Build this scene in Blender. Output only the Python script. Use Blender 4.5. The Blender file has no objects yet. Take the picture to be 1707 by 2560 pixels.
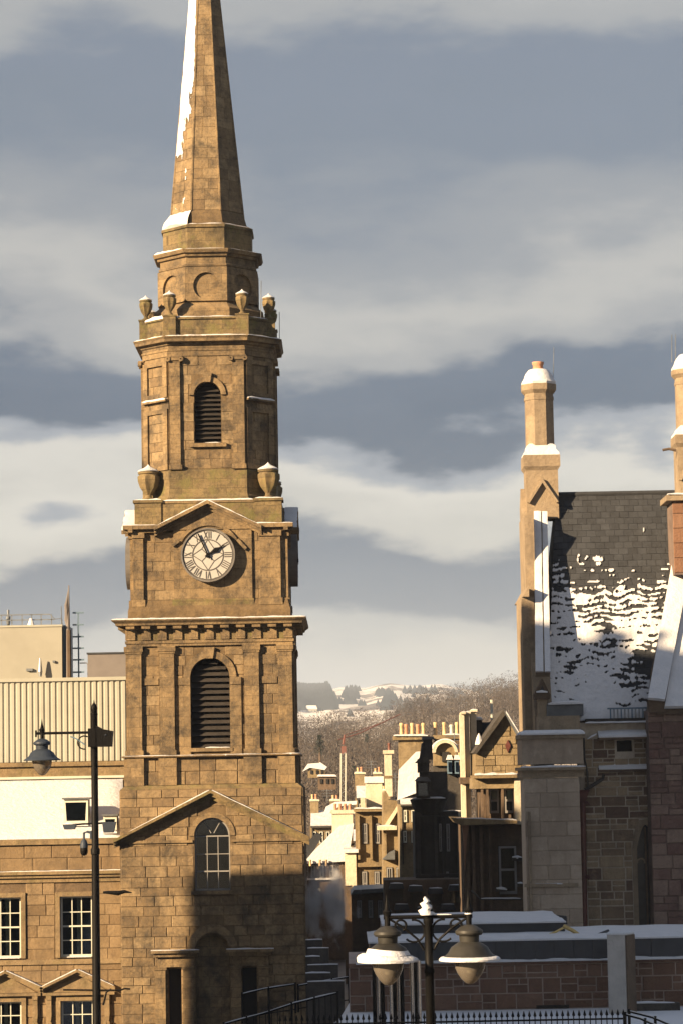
import bpy, bmesh, math, random
from mathutils import Matrix, Vector, noise
R = math.radians
random.seed(7)
scene = bpy.context.scene
C = scene.collection

# ------------------------------------------------------------------ camera
F, CX, CY, HZ = 6600.0, 853.5, 1280.0, 1950.0
CAM = Vector((0.0, 0.0, 10.5))
TILT = math.atan((HZ - CY) / F)
CM = Matrix.Rotation(R(90) + TILT, 3, 'X') @ Matrix.Rotation(R(-1.05), 3, 'Z')
cd = bpy.data.cameras.new('camera')
cd.sensor_fit = 'HORIZONTAL'
cd.sensor_width = 36.0
cd.lens = F / 1707.0 * 36.0
cd.clip_start, cd.clip_end = 0.5, 30000.0
cam = bpy.data.objects.new('camera', cd)
C.objects.link(cam)
cam.matrix_world = Matrix.Translation(CAM) @ CM.to_4x4()
scene.camera = cam

# ------------------------------------------------------------------ light
SUN_AZ, SUN_EL = R(52), R(19.5)          # azimuth: degrees left of straight behind the camera
sdir = Vector((-math.sin(SUN_AZ) * math.cos(SUN_EL), -math.cos(SUN_AZ) * math.cos(SUN_EL), math.sin(SUN_EL)))
sl = bpy.data.lights.new('sun', 'SUN')
sl.energy = 5.0
sl.angle = R(0.5)
sl.color = (1.0, 0.725, 0.43)
so = bpy.data.objects.new('sun', sl)
C.objects.link(so)
so.rotation_euler = sdir.to_track_quat('Z', 'Y').to_euler()
so.location = sdir * 200

w = bpy.data.worlds.new('World')
scene.world = w
w.use_nodes = True
nt = w.node_tree
for n_ in list(nt.nodes):
    nt.nodes.remove(n_)
def N(kind, **kw):
    n_ = nt.nodes.new(kind)
    for k, v in kw.items():
        setattr(n_, k, v)
    return n_
def LK(a, b):
    nt.links.new(a, b)
def MATH(op, a, b=None, clamp=False):
    m = N('ShaderNodeMath', operation=op, use_clamp=clamp)
    for i, v in enumerate((a, b)):
        if v is None:
            continue
        if isinstance(v, (int, float)):
            m.inputs[i].default_value = v
        else:
            LK(v, m.inputs[i])
    return m.outputs[0]
SKY_GAIN = 0.325
tc = N('ShaderNodeTexCoord')
sep = N('ShaderNodeSeparateXYZ')
LK(tc.outputs['Generated'], sep.inputs[0])
elev = MATH('MULTIPLY', MATH('ARCSINE', sep.outputs[2]), 57.2958)
def NOISE(scale_xyz, scale, detail, rough, off=(0, 0, 0)):
    mp = N('ShaderNodeMapping')
    mp.inputs['Scale'].default_value = scale_xyz
    mp.inputs['Location'].default_value = off
    LK(tc.outputs['Generated'], mp.inputs[0])
    nn = N('ShaderNodeTexNoise')
    nn.inputs['Scale'].default_value = scale
    nn.inputs['Detail'].default_value = detail
    nn.inputs['Roughness'].default_value = rough
    LK(mp.outputs[0], nn.inputs['Vector'])
    return nn.outputs['Fac']
n1 = NOISE((1, 1, 2.6), 5.5, 5, 0.5, (3.1, 0.4, 1.7))
n2 = NOISE((1, 1, 2.7), 10, 7, 0.55, (0.3, 4.2, 9.0))
n3 = NOISE((1, 1, 3.4), 3.2, 7, 0.55, (7.7, 1.1, 2.0))
warp = MATH('ADD', MATH('MULTIPLY', MATH('SUBTRACT', n1, 0.5), 6.0), MATH('MULTIPLY', MATH('SUBTRACT', n2, 0.5), 4.2))
band = MATH('DIVIDE', MATH('ADD', elev, warp), 20.0, True)
rb = N('ShaderNodeValToRGB')
LK(band, rb.inputs[0])
CLOUD = [(0.00, (0.50, 0.49, 0.46)), (0.10, (0.52, 0.505, 0.475)), (0.150, (0.42, 0.425, 0.425)), (0.185, (0.14, 0.178, 0.245)),
         (0.240, (0.118, 0.155, 0.225)), (0.278, (0.57, 0.545, 0.495)), (0.325, (0.68, 0.645, 0.58)), (0.353, (0.33, 0.355, 0.40)),
         (0.380, (0.058, 0.092, 0.160)), (0.452, (0.085, 0.12, 0.188)), (0.497, (0.38, 0.38, 0.38)), (0.54, (0.50, 0.485, 0.455)),
         (0.60, (0.31, 0.325, 0.345)), (0.67, (0.20, 0.235, 0.29)), (0.735, (0.205, 0.24, 0.30)), (0.79, (0.41, 0.415, 0.41)),
         (0.86, (0.47, 0.47, 0.455)), (1.0, (0.40, 0.41, 0.42))]
CLOUD = [(p, tuple(v * SKY_GAIN for v in c)) for p, c in CLOUD]
el_ = rb.color_ramp.elements
while len(el_) > 1:
    el_.remove(el_[-1])
el_[0].position = CLOUD[0][0]
el_[0].color = CLOUD[0][1] + (1,)
for p_, c_ in CLOUD[1:]:
    e_ = el_.new(p_)
    e_.color = c_ + (1,)
rb.color_ramp.interpolation = 'EASE'
ru = N('ShaderNodeValToRGB')                      # the broken cloud deck overhead
LK(n3, ru.inputs[0])
ru.color_ramp.elements[0].position = 0.38
ru.color_ramp.elements[0].color = (0.064, 0.086, 0.132, 1)
ru.color_ramp.elements[1].position = 0.64
ru.color_ramp.elements[1].color = (0.115, 0.124, 0.14, 1)
mixu = N('ShaderNodeMix', data_type='RGBA')
up = N('ShaderNodeMapRange')
up.inputs['From Min'].default_value, up.inputs['From Max'].default_value = 17.5, 26.0
LK(elev, up.inputs['Value'])
LK(up.outputs[0], mixu.inputs['Factor'])
LK(rb.outputs[0], mixu.inputs['A'])
LK(ru.outputs[0], mixu.inputs['B'])
sky = N('ShaderNodeTexSky', sky_type='NISHITA')
sky.sun_disc = False
sky.sun_elevation = SUN_EL
sky.sun_rotation = math.pi + SUN_AZ          # sun stands behind the camera, to the left
bg1 = N('ShaderNodeBackground')
LK(sky.outputs[0], bg1.inputs[0])
bg1.inputs[1].default_value = 0.05
bg2 = N('ShaderNodeBackground')
LK(mixu.outputs['Result'], bg2.inputs[0])
bg2.inputs[1].default_value = 1.0
ms = N('ShaderNodeMixShader')
ms.inputs[0].default_value = 0.9
LK(bg1.outputs[0], ms.inputs[1])
LK(bg2.outputs[0], ms.inputs[2])
wo = N('ShaderNodeOutputWorld')
LK(ms.outputs[0], wo.inputs[0])

vs = scene.view_settings
vs.view_transform = 'Standard'
vs.look = 'None'
vs.exposure = 1.62
vs.gamma = 1.0
vs.use_curve_mapping = False
scene.cycles.max_bounces = 6
scene.cycles.diffuse_bounces = 3
scene.cycles.transparent_max_bounces = 12
scene.cycles.volume_bounces = 1

# ------------------------------------------------------------------ pixel geometry of the photograph
CMI = CM.transposed()
def at(px, py, Y):
    d = CM @ Vector(((px - CX) / F, -(py - CY) / F, -1.0))
    return CAM + d * (Y / d.y)
def proj(P):
    v = CMI @ (Vector(P) - CAM)
    return CX + F * v.x / -v.z, CY - F * v.y / -v.z
def zrow(row, x, Y):
    z = 10.0
    for _ in range(6):
        z += (proj((x, Y, z))[1] - row) * Y / F
    return z

# ------------------------------------------------------------------ materials
def mat(name, build):
    m = bpy.data.materials.new(name)
    m.use_nodes = True
    t = m.node_tree
    for n_ in list(t.nodes):
        t.nodes.remove(n_)
    out = t.nodes.new('ShaderNodeOutputMaterial')
    build(t, out)
    return m
def pos_noise(t, scale, detail=4, rough=0.6, stretch=(1, 1, 1)):
    g = t.nodes.new('ShaderNodeNewGeometry')
    mp = t.nodes.new('ShaderNodeMapping')
    mp.inputs['Scale'].default_value = stretch
    t.links.new(g.outputs['Position'], mp.inputs[0])
    n_ = t.nodes.new('ShaderNodeTexNoise')
    n_.inputs['Scale'].default_value = scale
    n_.inputs['Detail'].default_value = detail
    n_.inputs['Roughness'].default_value = rough
    t.links.new(mp.outputs[0], n_.inputs['Vector'])
    return n_.outputs['Fac']
def ramp(t, fac, stops):
    r = t.nodes.new('ShaderNodeValToRGB')
    e = r.color_ramp.elements
    while len(e) > 1:
        e.remove(e[-1])
    e[0].position = stops[0][0]
    e[0].color = tuple(stops[0][1]) + (1,)
    for p_, c_ in stops[1:]:
        q = e.new(p_)
        q.color = tuple(c_) + (1,)
    t.links.new(fac, r.inputs[0])
    return r.outputs[0]
def mixc(t, fac, a, b, mode='MIX'):
    m = t.nodes.new('ShaderNodeMix')
    m.data_type = 'RGBA'
    m.blend_type = mode
    if isinstance(fac, (int, float)):
        m.inputs['Factor'].default_value = fac
    else:
        t.links.new(fac, m.inputs['Factor'])
    for nm, v in (('A', a), ('B', b)):
        if isinstance(v, (tuple, list)):
            m.inputs[nm].default_value = tuple(v) + (1,)
        else:
            t.links.new(v, m.inputs[nm])
    return m.outputs['Result']
def fmath(t, op, a, b):
    m = t.nodes.new('ShaderNodeMath')
    m.operation = op
    for i, v in enumerate((a, b)):
        if isinstance(v, (int, float)):
            m.inputs[i].default_value = v
        else:
            t.links.new(v, m.inputs[i])
    return m.outputs[0]
def piece_random(t):
    oi = t.nodes.new('ShaderNodeObjectInfo')
    g = t.nodes.new('ShaderNodeNewGeometry')
    return fmath(t, 'FRACT', fmath(t, 'ADD', oi.outputs['Random'], g.outputs['Random Per Island']), 0.0)
def bumped(t, p, h, dist, strength=1.0):
    b = t.nodes.new('ShaderNodeBump')
    b.inputs['Distance'].default_value = dist
    b.inputs['Strength'].default_value = strength
    t.links.new(h, b.inputs['Height'])
    t.links.new(b.outputs[0], p.inputs['Normal'])
def stone_mat(name, cols, stain=(0.06, 0.045, 0.03), stain_amt=0.75, var=True, moss=0.0, bump=0.03, streak=0.42, gain=0.495, pv=0.44, courses=0.0):
    """cols: dark, mid, light of single stones; soot stains and rain streaks over them"""
    tone = (gain * 1.02, gain * 1.07, gain * 1.17)          # greyer than it looks in the low warm sun
    cols = [tuple(v * k for v, k in zip(c, tone)) for c in cols]
    stain = tuple(v * k for v, k in zip(stain, tone))
    def b(t, out):
        p = t.nodes.new('ShaderNodeBsdfPrincipled')
        n_small = pos_noise(t, 3.5, 6, 0.7)
        if var:
            f = fmath(t, 'ADD', fmath(t, 'MULTIPLY', piece_random(t), pv), fmath(t, 'MULTIPLY', n_small, 1 - pv))
        else:
            f = n_small
        col = ramp(t, f, [(0.15, cols[0]), (0.5, cols[1]), (0.85, cols[2])])
        blot = ramp(t, pos_noise(t, 1.1, 8, 0.74), [(0.46, (0, 0, 0)), (0.66, (1, 1, 1))])
        stk = ramp(t, pos_noise(t, 1.0, 5, 0.6, (2.4, 2.4, 0.28)), [(0.52, (0, 0, 0)), (0.72, (1, 1, 1))])
        col = mixc(t, fmath(t, 'MULTIPLY', blot, stain_amt), col, stain)
        col = mixc(t, fmath(t, 'MULTIPLY', stk, streak), col, stain)
        if courses:
            g_ = t.nodes.new('ShaderNodeNewGeometry')
            sx_ = t.nodes.new('ShaderNodeSeparateXYZ')
            t.links.new(g_.outputs['Position'], sx_.inputs[0])
            cb = t.nodes.new('ShaderNodeCombineXYZ')
            t.links.new(fmath(t, 'ADD', sx_.outputs[0], fmath(t, 'MULTIPLY', sx_.outputs[1], .83)), cb.inputs[0])
            t.links.new(sx_.outputs[2], cb.inputs[1])
            bk = t.nodes.new('ShaderNodeTexBrick')
            bk.inputs['Scale'].default_value = 1.0
            bk.inputs['Brick Width'].default_value = .85
            bk.inputs['Row Height'].default_value = courses
            bk.inputs['Mortar Size'].default_value = .009
            bk.inputs['Mortar Smooth'].default_value = .4
            bk.inputs['Color1'].default_value = (.78, .78, .80, 1)
            bk.inputs['Color2'].default_value = (1.16, 1.14, 1.10, 1)
            bk.inputs['Mortar'].default_value = (.50, .48, .46, 1)
            t.links.new(cb.outputs[0], bk.inputs['Vector'])
            col = mixc(t, 1.0, col, bk.outputs['Color'], 'MULTIPLY')
        fleck = ramp(t, pos_noise(t, 5.5, 8, 0.8, (1, 1, 1.8)), [(0.50, (0, 0, 0)), (0.63, (1, 1, 1))])
        col = mixc(t, fmath(t, 'MULTIPLY', fleck, stain_amt * .55), col, stain)
        pale = ramp(t, pos_noise(t, 2.3, 7, 0.7, (1.4, 1.4, .8)), [(0.56, (0, 0, 0)), (0.72, (1, 1, 1))])
        col = mixc(t, fmath(t, 'MULTIPLY', pale, .35), col, tuple(min(1, v * 1.45) for v in cols[2]))
        if moss:
            mm = ramp(t, pos_noise(t, 1.6, 6, 0.7), [(0.5, (0, 0, 0)), (0.62, (1, 1, 1))])
            col = mixc(t, fmath(t, 'MULTIPLY', mm, moss), col, (0.13, 0.12, 0.035))
        t.links.new(col, p.inputs['Base Color'])
        p.inputs['Roughness'].default_value = 0.92
        bumped(t, p, pos_noise(t, 9, 6, 0.7), bump)
        t.links.new(p.outputs[0], out.inputs[0])
    return mat(name, b)
def plain_mat(name, col, rough=0.6, metal=0.0, var=0.12, scale=2.0, bump=0.0, spec=0.5):
    def b(t, out):
        p = t.nodes.new('ShaderNodeBsdfPrincipled')
        c2 = tuple(max(0, v * (1 - 2.2 * var)) for v in col)
        c3 = tuple(min(1, v * (1 + var)) for v in col)
        t.links.new(ramp(t, pos_noise(t, scale, 6, 0.65), [(0.25, c2), (0.55, col), (0.8, c3)]), p.inputs['Base Color'])
        p.inputs['Roughness'].default_value = rough
        p.inputs['Metallic'].default_value = metal
        p.inputs['Specular IOR Level'].default_value = spec
        if bump:
            bumped(t, p, pos_noise(t, 12, 5, 0.6), bump)
        t.links.new(p.outputs[0], out.inputs[0])
    return mat(name, b)
def glass_mat(name, tint, refl=0.12):
    def b(t, out):
        tr = t.nodes.new('ShaderNodeBsdfTransparent')
        tr.inputs[0].default_value = tuple(tint) + (1,)
        gl = t.nodes.new('ShaderNodeBsdfGlossy')
        gl.inputs['Roughness'].default_value = 0.06
        fr = t.nodes.new('ShaderNodeFresnel')
        fr.inputs[0].default_value = 1.5
        mx = t.nodes.new('ShaderNodeMixShader')
        t.links.new(fmath(t, 'ADD', fr.outputs[0], refl), mx.inputs[0])
        t.links.new(tr.outputs[0], mx.inputs[1])
        t.links.new(gl.outputs[0], mx.inputs[2])
        t.links.new(mx.outputs[0], out.inputs[0])
    return mat(name, b)
def snow_mat():
    def b(t, out):
        p = t.nodes.new('ShaderNodeBsdfPrincipled')
        t.links.new(ramp(t, pos_noise(t, 2.5, 5, 0.6), [(0.3, (0.52, 0.53, 0.55)), (0.7, (0.60, 0.60, 0.61))]), p.inputs['Base Color'])
        p.inputs['Roughness'].default_value = 0.75
        p.inputs['Specular IOR Level'].default_value = 0.3
        bumped(t, p, pos_noise(t, 5, 6, 0.65), 0.05)
        t.links.new(p.outputs[0], out.inputs[0])
    return mat('snow', b)
def globe_mat():
    def b(t, out):
        p = t.nodes.new('ShaderNodeBsdfPrincipled')
        p.inputs['Base Color'].default_value = (0.17, 0.15, 0.125, 1)
        p.inputs['Roughness'].default_value = 0.25
        tr = t.nodes.new('ShaderNodeBsdfTransparent')
        tr.inputs[0].default_value = (0.75, 0.70, 0.64, 1)
        mx = t.nodes.new('ShaderNodeMixShader')
        mx.inputs[0].default_value = 0.35
        t.links.new(p.outputs[0], mx.inputs[1])
        t.links.new(tr.outputs[0], mx.inputs[2])
        t.links.new(mx.outputs[0], out.inputs[0])
    return mat('lamp_glass', b)

M = {}
M['tower'] = stone_mat('steeple_sandstone', ((0.21, 0.135, 0.068), (0.40, 0.265, 0.125), (0.54, 0.38, 0.195)), stain=(0.075, 0.058, 0.038), stain_amt=0.85)
M['tower_core'] = stone_mat('steeple_sandstone_joint', ((0.20, 0.125, 0.055), (0.27, 0.175, 0.08), (0.34, 0.22, 0.10)), stain=(0.09, 0.06, 0.03), var=False)
M['tower_trim'] = stone_mat('steeple_dressed_stone', ((0.29, 0.19, 0.09), (0.41, 0.275, 0.13), (0.52, 0.365, 0.185)), stain=(0.068, 0.054, 0.038), stain_amt=0.88, var=False, courses=.37)
M['tower_moss'] = stone_mat('steeple_weathered_stone', ((0.22, 0.15, 0.07), (0.33, 0.23, 0.10), (0.43, 0.31, 0.15)), stain=(0.07, 0.055, 0.03), stain_amt=0.85, var=False, moss=0.55, courses=.36)
M['left_stone'] = stone_mat('townhouse_sandstone', ((0.27, 0.17, 0.08), (0.38, 0.25, 0.12), (0.47, 0.32, 0.165)), stain=(0.11, 0.075, 0.04), stain_amt=0.5)
M['left_core'] = stone_mat('townhouse_joint', ((0.20, 0.13, 0.065), (0.26, 0.17, 0.09), (0.32, 0.21, 0.11)), stain=(0.09, 0.06, 0.035), var=False)
M['left_trim'] = stone_mat('townhouse_dressed_stone', ((0.30, 0.20, 0.095), (0.42, 0.285, 0.14), (0.48, 0.34, 0.18)), stain=(0.10, 0.07, 0.04), stain_amt=0.6, var=False, moss=0.2)
M['hall_stone'] = stone_mat('gothic_hall_ashlar', gain=0.72, cols= ((0.36, 0.27, 0.18), (0.47, 0.36, 0.25), (0.56, 0.44, 0.31)), stain=(0.20, 0.15, 0.10), stain_amt=0.4, bump=0.012)
M['hall_trim'] = stone_mat('gothic_hall_dressed', ((0.40, 0.29, 0.175), (0.50, 0.37, 0.225), (0.57, 0.43, 0.27)), stain=(0.18, 0.13, 0.085), stain_amt=0.5, var=False)
M['rubble'] = stone_mat('gothic_hall_rubble', gain=0.68, pv=0.8, cols= ((0.17, 0.10, 0.065), (0.33, 0.23, 0.135), (0.47, 0.34, 0.20)), stain=(0.12, 0.085, 0.055), stain_amt=0.45, bump=0.06)
M['mortar_pale'] = stone_mat('pale_mortar', gain=0.85, cols= ((0.42, 0.34, 0.24), (0.50, 0.41, 0.30), (0.56, 0.47, 0.35)), stain=(0.25, 0.19, 0.13), stain_amt=0.4, var=False)
M['wing'] = stone_mat('red_sandstone_wing', gain=0.6, pv=0.75, cols= ((0.22, 0.115, 0.085), (0.32, 0.20, 0.145), (0.40, 0.27, 0.19)), stain=(0.13, 0.085, 0.065), stain_amt=0.45, bump=0.05)
M['wing_core'] = stone_mat('red_sandstone_joint', ((0.25, 0.17, 0.13), (0.31, 0.215, 0.16), (0.36, 0.25, 0.19)), stain=(0.14, 0.09, 0.07), var=False)
M['redblock'] = stone_mat('orange_sandstone', ((0.30, 0.145, 0.075), (0.37, 0.185, 0.10), (0.42, 0.23, 0.13)), stain=(0.20, 0.085, 0.045), stain_amt=0.4)
M['pink'] = stone_mat('pink_block', gain=0.56, pv=0.7, cols= ((0.20, 0.10, 0.058), (0.29, 0.15, 0.088), (0.36, 0.20, 0.125)), stain=(0.13, 0.072, 0.045), stain_amt=0.35, bump=0.06)
M['pink_mortar'] = plain_mat('pink_wall_mortar', (0.42, 0.33, 0.28), 0.9)
M['slate'] = stone_mat('slate', ((0.040, 0.042, 0.046), (0.066, 0.070, 0.076), (0.10, 0.104, 0.11)), stain=(0.03, 0.03, 0.03), stain_amt=0.5, bump=0.01, gain=0.42)
M['snow'] = snow_mat()
M['black'] = plain_mat('black_painted_iron', (0.005, 0.005, 0.0055), 0.55, 0.0, 0.25, spec=0.10)
M['lampgrey'] = plain_mat('lamp_grey_sky_sheen', (0.035, 0.046, 0.066), 0.5, 0.0, 0.2, spec=0.2)  # bluish tint paints the sky's reflection on the black lamp shade
M['lampdark'] = plain_mat('lamp_shade_weathered', (0.034, 0.033, 0.030), 0.5, 0.0, 0.35, spec=0.2)
M['globe'] = globe_mat()
M['glass'] = glass_mat('window_glass', (0.80, 0.85, 0.84), 0.03)
M['glass_dark'] = plain_mat('leaded_glass', (0.018, 0.02, 0.022), 0.3, 0.0, 0.4, 5)
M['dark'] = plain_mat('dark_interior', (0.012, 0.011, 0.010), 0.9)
M['room'] = plain_mat('room_interior', (0.05, 0.045, 0.04), 0.9)
M['louvre'] = plain_mat('weathered_louvre_timber', (0.026, 0.021, 0.018), 0.8, 0.0, 0.3, 6)
M['white_paint'] = plain_mat('white_window_paint', (0.50, 0.51, 0.44), 0.5, 0.0, 0.06)
M['grey_paint'] = plain_mat('grey_window_paint', (0.20, 0.195, 0.19), 0.6, 0.0, 0.1)
M['curtain'] = plain_mat('cream_curtain', (0.62, 0.52, 0.37), 0.9, 0.0, 0.15, 8)
M['cladding'] = plain_mat('cream_metal_cladding', (0.315, 0.315, 0.27), 0.5, 0.0, 0.05, 1.0)
M['render'] = plain_mat('cream_render', (0.275, 0.268, 0.228), 0.85, 0.0, 0.06, 0.8)
M['greybox'] = plain_mat('grey_plant_cladding', (0.15, 0.135, 0.13), 0.7, 0.0, 0.08)
M['steel'] = plain_mat('galvanised_steel', (0.22, 0.24, 0.26), 0.45, 0.6, 0.2)
M['steel_shiny'] = plain_mat('brushed_steel', (0.50, 0.47, 0.44), 0.22, 1.0, 0.1)
M['blue_steel'] = plain_mat('blue_grey_paint', (0.10, 0.16, 0.22), 0.5)
M['dial'] = plain_mat('opal_dial', (0.37, 0.362, 0.342), 0.45, 0.0, 0.05, 4)
M['dialframe'] = plain_mat('dial_iron', (0.06, 0.055, 0.05), 0.6)
M['bezel'] = plain_mat('dial_rim_lead', (0.13, 0.12, 0.11), 0.6, 0.0, 0.2)
M['redpipe'] = plain_mat('red_oxide_iron', (0.085, 0.024, 0.018), 0.5, 0.0, 0.25)
M['pot'] = plain_mat('terracotta_pot', (0.48, 0.24, 0.145), 0.85, 0.0, 0.2, 6)
M['buffpot'] = plain_mat('buff_clay_pot', (0.55, 0.40, 0.22), 0.85, 0.0, 0.2, 6)
M['fascia'] = plain_mat('dark_zinc_fascia', (0.028, 0.031, 0.038), 0.55, 0.0, 0.2)
M['concrete'] = plain_mat('pale_concrete', (0.42, 0.40, 0.37), 0.85, 0.0, 0.12, 3, 0.02)
M['pale_stone'] = stone_mat('pale_sunlit_stone', ((0.50, 0.42, 0.28), (0.62, 0.53, 0.37), (0.70, 0.61, 0.45)), stain=(0.36, 0.29, 0.19), stain_amt=0.3, var=False, gain=0.8)  # sunlight on the bright chimneys and fronts put into a paler stone colour
M['mid_stone'] = stone_mat('street_sandstone', ((0.29, 0.195, 0.09), (0.40, 0.285, 0.14), (0.50, 0.37, 0.20)), stain=(0.12, 0.085, 0.045), stain_amt=0.6)
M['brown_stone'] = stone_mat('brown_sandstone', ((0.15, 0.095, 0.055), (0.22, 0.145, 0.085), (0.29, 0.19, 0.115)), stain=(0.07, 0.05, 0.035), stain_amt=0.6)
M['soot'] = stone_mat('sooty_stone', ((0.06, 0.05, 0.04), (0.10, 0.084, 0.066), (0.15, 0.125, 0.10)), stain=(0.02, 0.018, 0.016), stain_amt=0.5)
M['lead'] = plain_mat('lead_sheet', (0.11, 0.12, 0.13), 0.55, 0.3, 0.2)
M['timber'] = plain_mat('yellow_timber', (0.50, 0.36, 0.13), 0.7)
M['red'] = plain_mat('red_paint', (0.15, 0.06, 0.045), 0.6)
M['asphalt'] = plain_mat('wet_street', (0.045, 0.044, 0.045), 0.55, 0.0, 0.3, 0.5)

# ------------------------------------------------------------------ scene helpers
WORLD_LOC = {}
def link(o, parent):
    C.objects.link(o)
    WORLD_LOC[o.name] = Vector(o.location)
    if parent is not None:
        o.parent = parent
        o.matrix_parent_inverse = Matrix.Translation(-WORLD_LOC[parent.name])
    return o
def tag(o, label=None, cat=None, group=None, kind=None):
    if label: o['label'] = label
    if cat: o['category'] = cat
    if group: o['group'] = group
    if kind: o['kind'] = kind
    return o
def thing(name, label, cat, loc, group=None):
    o = bpy.data.objects.new(name, None)
    o.location = loc
    o.empty_display_size = 0.3
    link(o, None)
    return tag(o, label, cat, group)

class MB:
    def __init__(s, Mx=None):
        s.v, s.f = [], []
        s.M = Mx or Matrix.Identity(4)
    def add(s, vs_, fs):
        b = len(s.v)
        s.v += [s.M @ Vector(q) for q in vs_]
        s.f += [tuple(b + i for i in f) for f in fs]
        return s
    def box(s, x0, x1, y0, y1, z0, z1):
        return s.add([(x0, y0, z0), (x1, y0, z0), (x1, y1, z0), (x0, y1, z0), (x0, y0, z1), (x1, y0, z1), (x1, y1, z1), (x0, y1, z1)],
                     [(0, 3, 2, 1), (4, 5, 6, 7), (0, 1, 5, 4), (1, 2, 6, 5), (2, 3, 7, 6), (3, 0, 4, 7)])
    def prism(s, poly, y0, y1):
        """polygon in (x, z), counter-clockwise seen from -Y, extruded from y0 (front) to y1"""
        n_ = len(poly)
        return s.add([(x, y0, z) for x, z in poly] + [(x, y1, z) for x, z in poly],
                     [tuple(range(n_)), tuple(range(2 * n_ - 1, n_ - 1, -1))] + [(i, i + n_, (i + 1) % n_ + n_, (i + 1) % n_) for i in range(n_)])
    def loft(s, rings, cap=True):
        n_ = len(rings[0])
        vs_ = [q for r in rings for q in r]
        fs = []
        for k in range(len(rings) - 1):
            for i in range(n_):
                j = (i + 1) % n_
                fs.append((k * n_ + i, k * n_ + j, (k + 1) * n_ + j, (k + 1) * n_ + i))
        if cap:
            fs.append(tuple(range(n_ - 1, -1, -1)))
            fs.append(tuple((len(rings) - 1) * n_ + i for i in range(n_)))
        return s.add(vs_, fs)
    def lathe(s, prof, n_=16, c=(0, 0, 0)):
        return s.loft([[(c[0] + r * math.cos(2 * math.pi * i / n_), c[1] + r * math.sin(2 * math.pi * i / n_), c[2] + z) for i in range(n_)] for r, z in prof])
    def oct(s, prof):
        """prof: list of (half width, half front face, z)"""
        return s.loft([[(-a, -h, z), (a, -h, z), (h, -a, z), (h, a, z), (a, h, z), (-a, h, z), (-h, a, z), (-h, -a, z)] for h, a, z in prof])
    def sq(s, prof):
        return s.loft([[(-h, -h, z), (h, -h, z), (h, h, z), (-h, h, z)] for h, z in prof])
    def tube(s, path, r, n_=8, closed=False):
        path = [Vector(p) for p in path]
        rings = []
        for i, p in enumerate(path):
            a = path[max(0, i - 1)]
            b = path[min(len(path) - 1, i + 1)]
            d = (b - a).normalized()
            u = d.cross(Vector((0, 0, 1)) if abs(d.z) < 0.9 else Vector((0, 1, 0))).normalized()
            v_ = u.cross(d)
            rr = r[i] if isinstance(r, (list, tuple)) else r
            rings.append([p + (u * math.cos(2 * math.pi * k / n_) + v_ * math.sin(2 * math.pi * k / n_)) * rr for k in range(n_)])
        return s.loft(rings)
    def bar(s, p, q, wd, y0, y1):
        """flat bar in the x-z plane from p to q"""
        p, q = Vector(p), Vector(q)
        d = (q - p).normalized()
        nrm = Vector((-d.y, d.x)) * wd / 2
        pts = [p - nrm, q - nrm, q + nrm, p + nrm]
        return s.prism([(a.x, a.y) for a in pts], y0, y1)
    def ring(s, cx, cz, r0, r1, y0, y1, a0=0.0, a1=2 * math.pi, n_=28):
        full = abs(a1 - a0 - 2 * math.pi) < 1e-6
        m = n_ if full else n_ + 1
        vs_, fs = [], []
        for i in range(m):
            a = a0 + (a1 - a0) * i / n_
            c_, s_ = math.cos(a), math.sin(a)
            vs_ += [(cx + r0 * c_, y0, cz + r0 * s_), (cx + r1 * c_, y0, cz + r1 * s_), (cx + r1 * c_, y1, cz + r1 * s_), (cx + r0 * c_, y1, cz + r0 * s_)]
        for i in range(n_):
            j = (i + 1) % m
            for k in range(4):
                l = (k + 1) % 4
                fs.append((i * 4 + k, j * 4 + k, j * 4 + l, i * 4 + l))
        if not full:
            fs += [(0, 1, 2, 3), (n_ * 4 + 3, n_ * 4 + 2, n_ * 4 + 1, n_ * 4)]
        return s.add(vs_, fs)
    def holes(s, outline, hs, y0, y1):
        """wall slab in x-z with holes"""
        bm = bmesh.new()
        ed, loops = [], [outline] + hs
        for lp in loops:
            vv = [bm.verts.new((x, 0, z)) for x, z in lp]
            for i in range(len(vv)):
                ed.append(bm.edges.new((vv[i], vv[(i + 1) % len(vv)])))
        bmesh.ops.triangle_fill(bm, use_beauty=True, use_dissolve=False, edges=ed, normal=(0, -1, 0))
        bm.verts.index_update()
        pts = [(q.co.x, q.co.z) for q in bm.verts]
        tri = []
        for f in bm.faces:
            idx = [q.index for q in f.verts]
            if f.normal.y > 0:
                idx.reverse()
            tri.append(idx)
        bm.free()
        n_ = len(pts)
        fs = [tuple(t_) for t_ in tri] + [tuple(i + n_ for i in reversed(t_)) for t_ in tri]
        k = 0
        for lp in loops:
            m = len(lp)
            for i in range(m):
                a, b = k + i, k + (i + 1) % m
                fs.append((a, b, b + n_, a + n_))
            k += m
        return s.add([(x, y0, z) for x, z in pts] + [(x, y1, z) for x, z in pts], fs)
    # ---- by photograph pixel at a known distance
    def pbox(s, x0, x1, r0, r1, Y, depth):
        xm, rm = (x0 + x1) / 2, (r0 + r1) / 2
        return s.box(at(x0, rm, Y).x, at(x1, rm, Y).x, Y, Y + depth, at(xm, max(r0, r1), Y).z, at(xm, min(r0, r1), Y).z)
    def pix(s, poly, Y, depth):
        pts = [at(a, b, Y) for a, b in poly]
        return s.prism([(q.x, q.z) for q in pts], Y, Y + depth)
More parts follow.
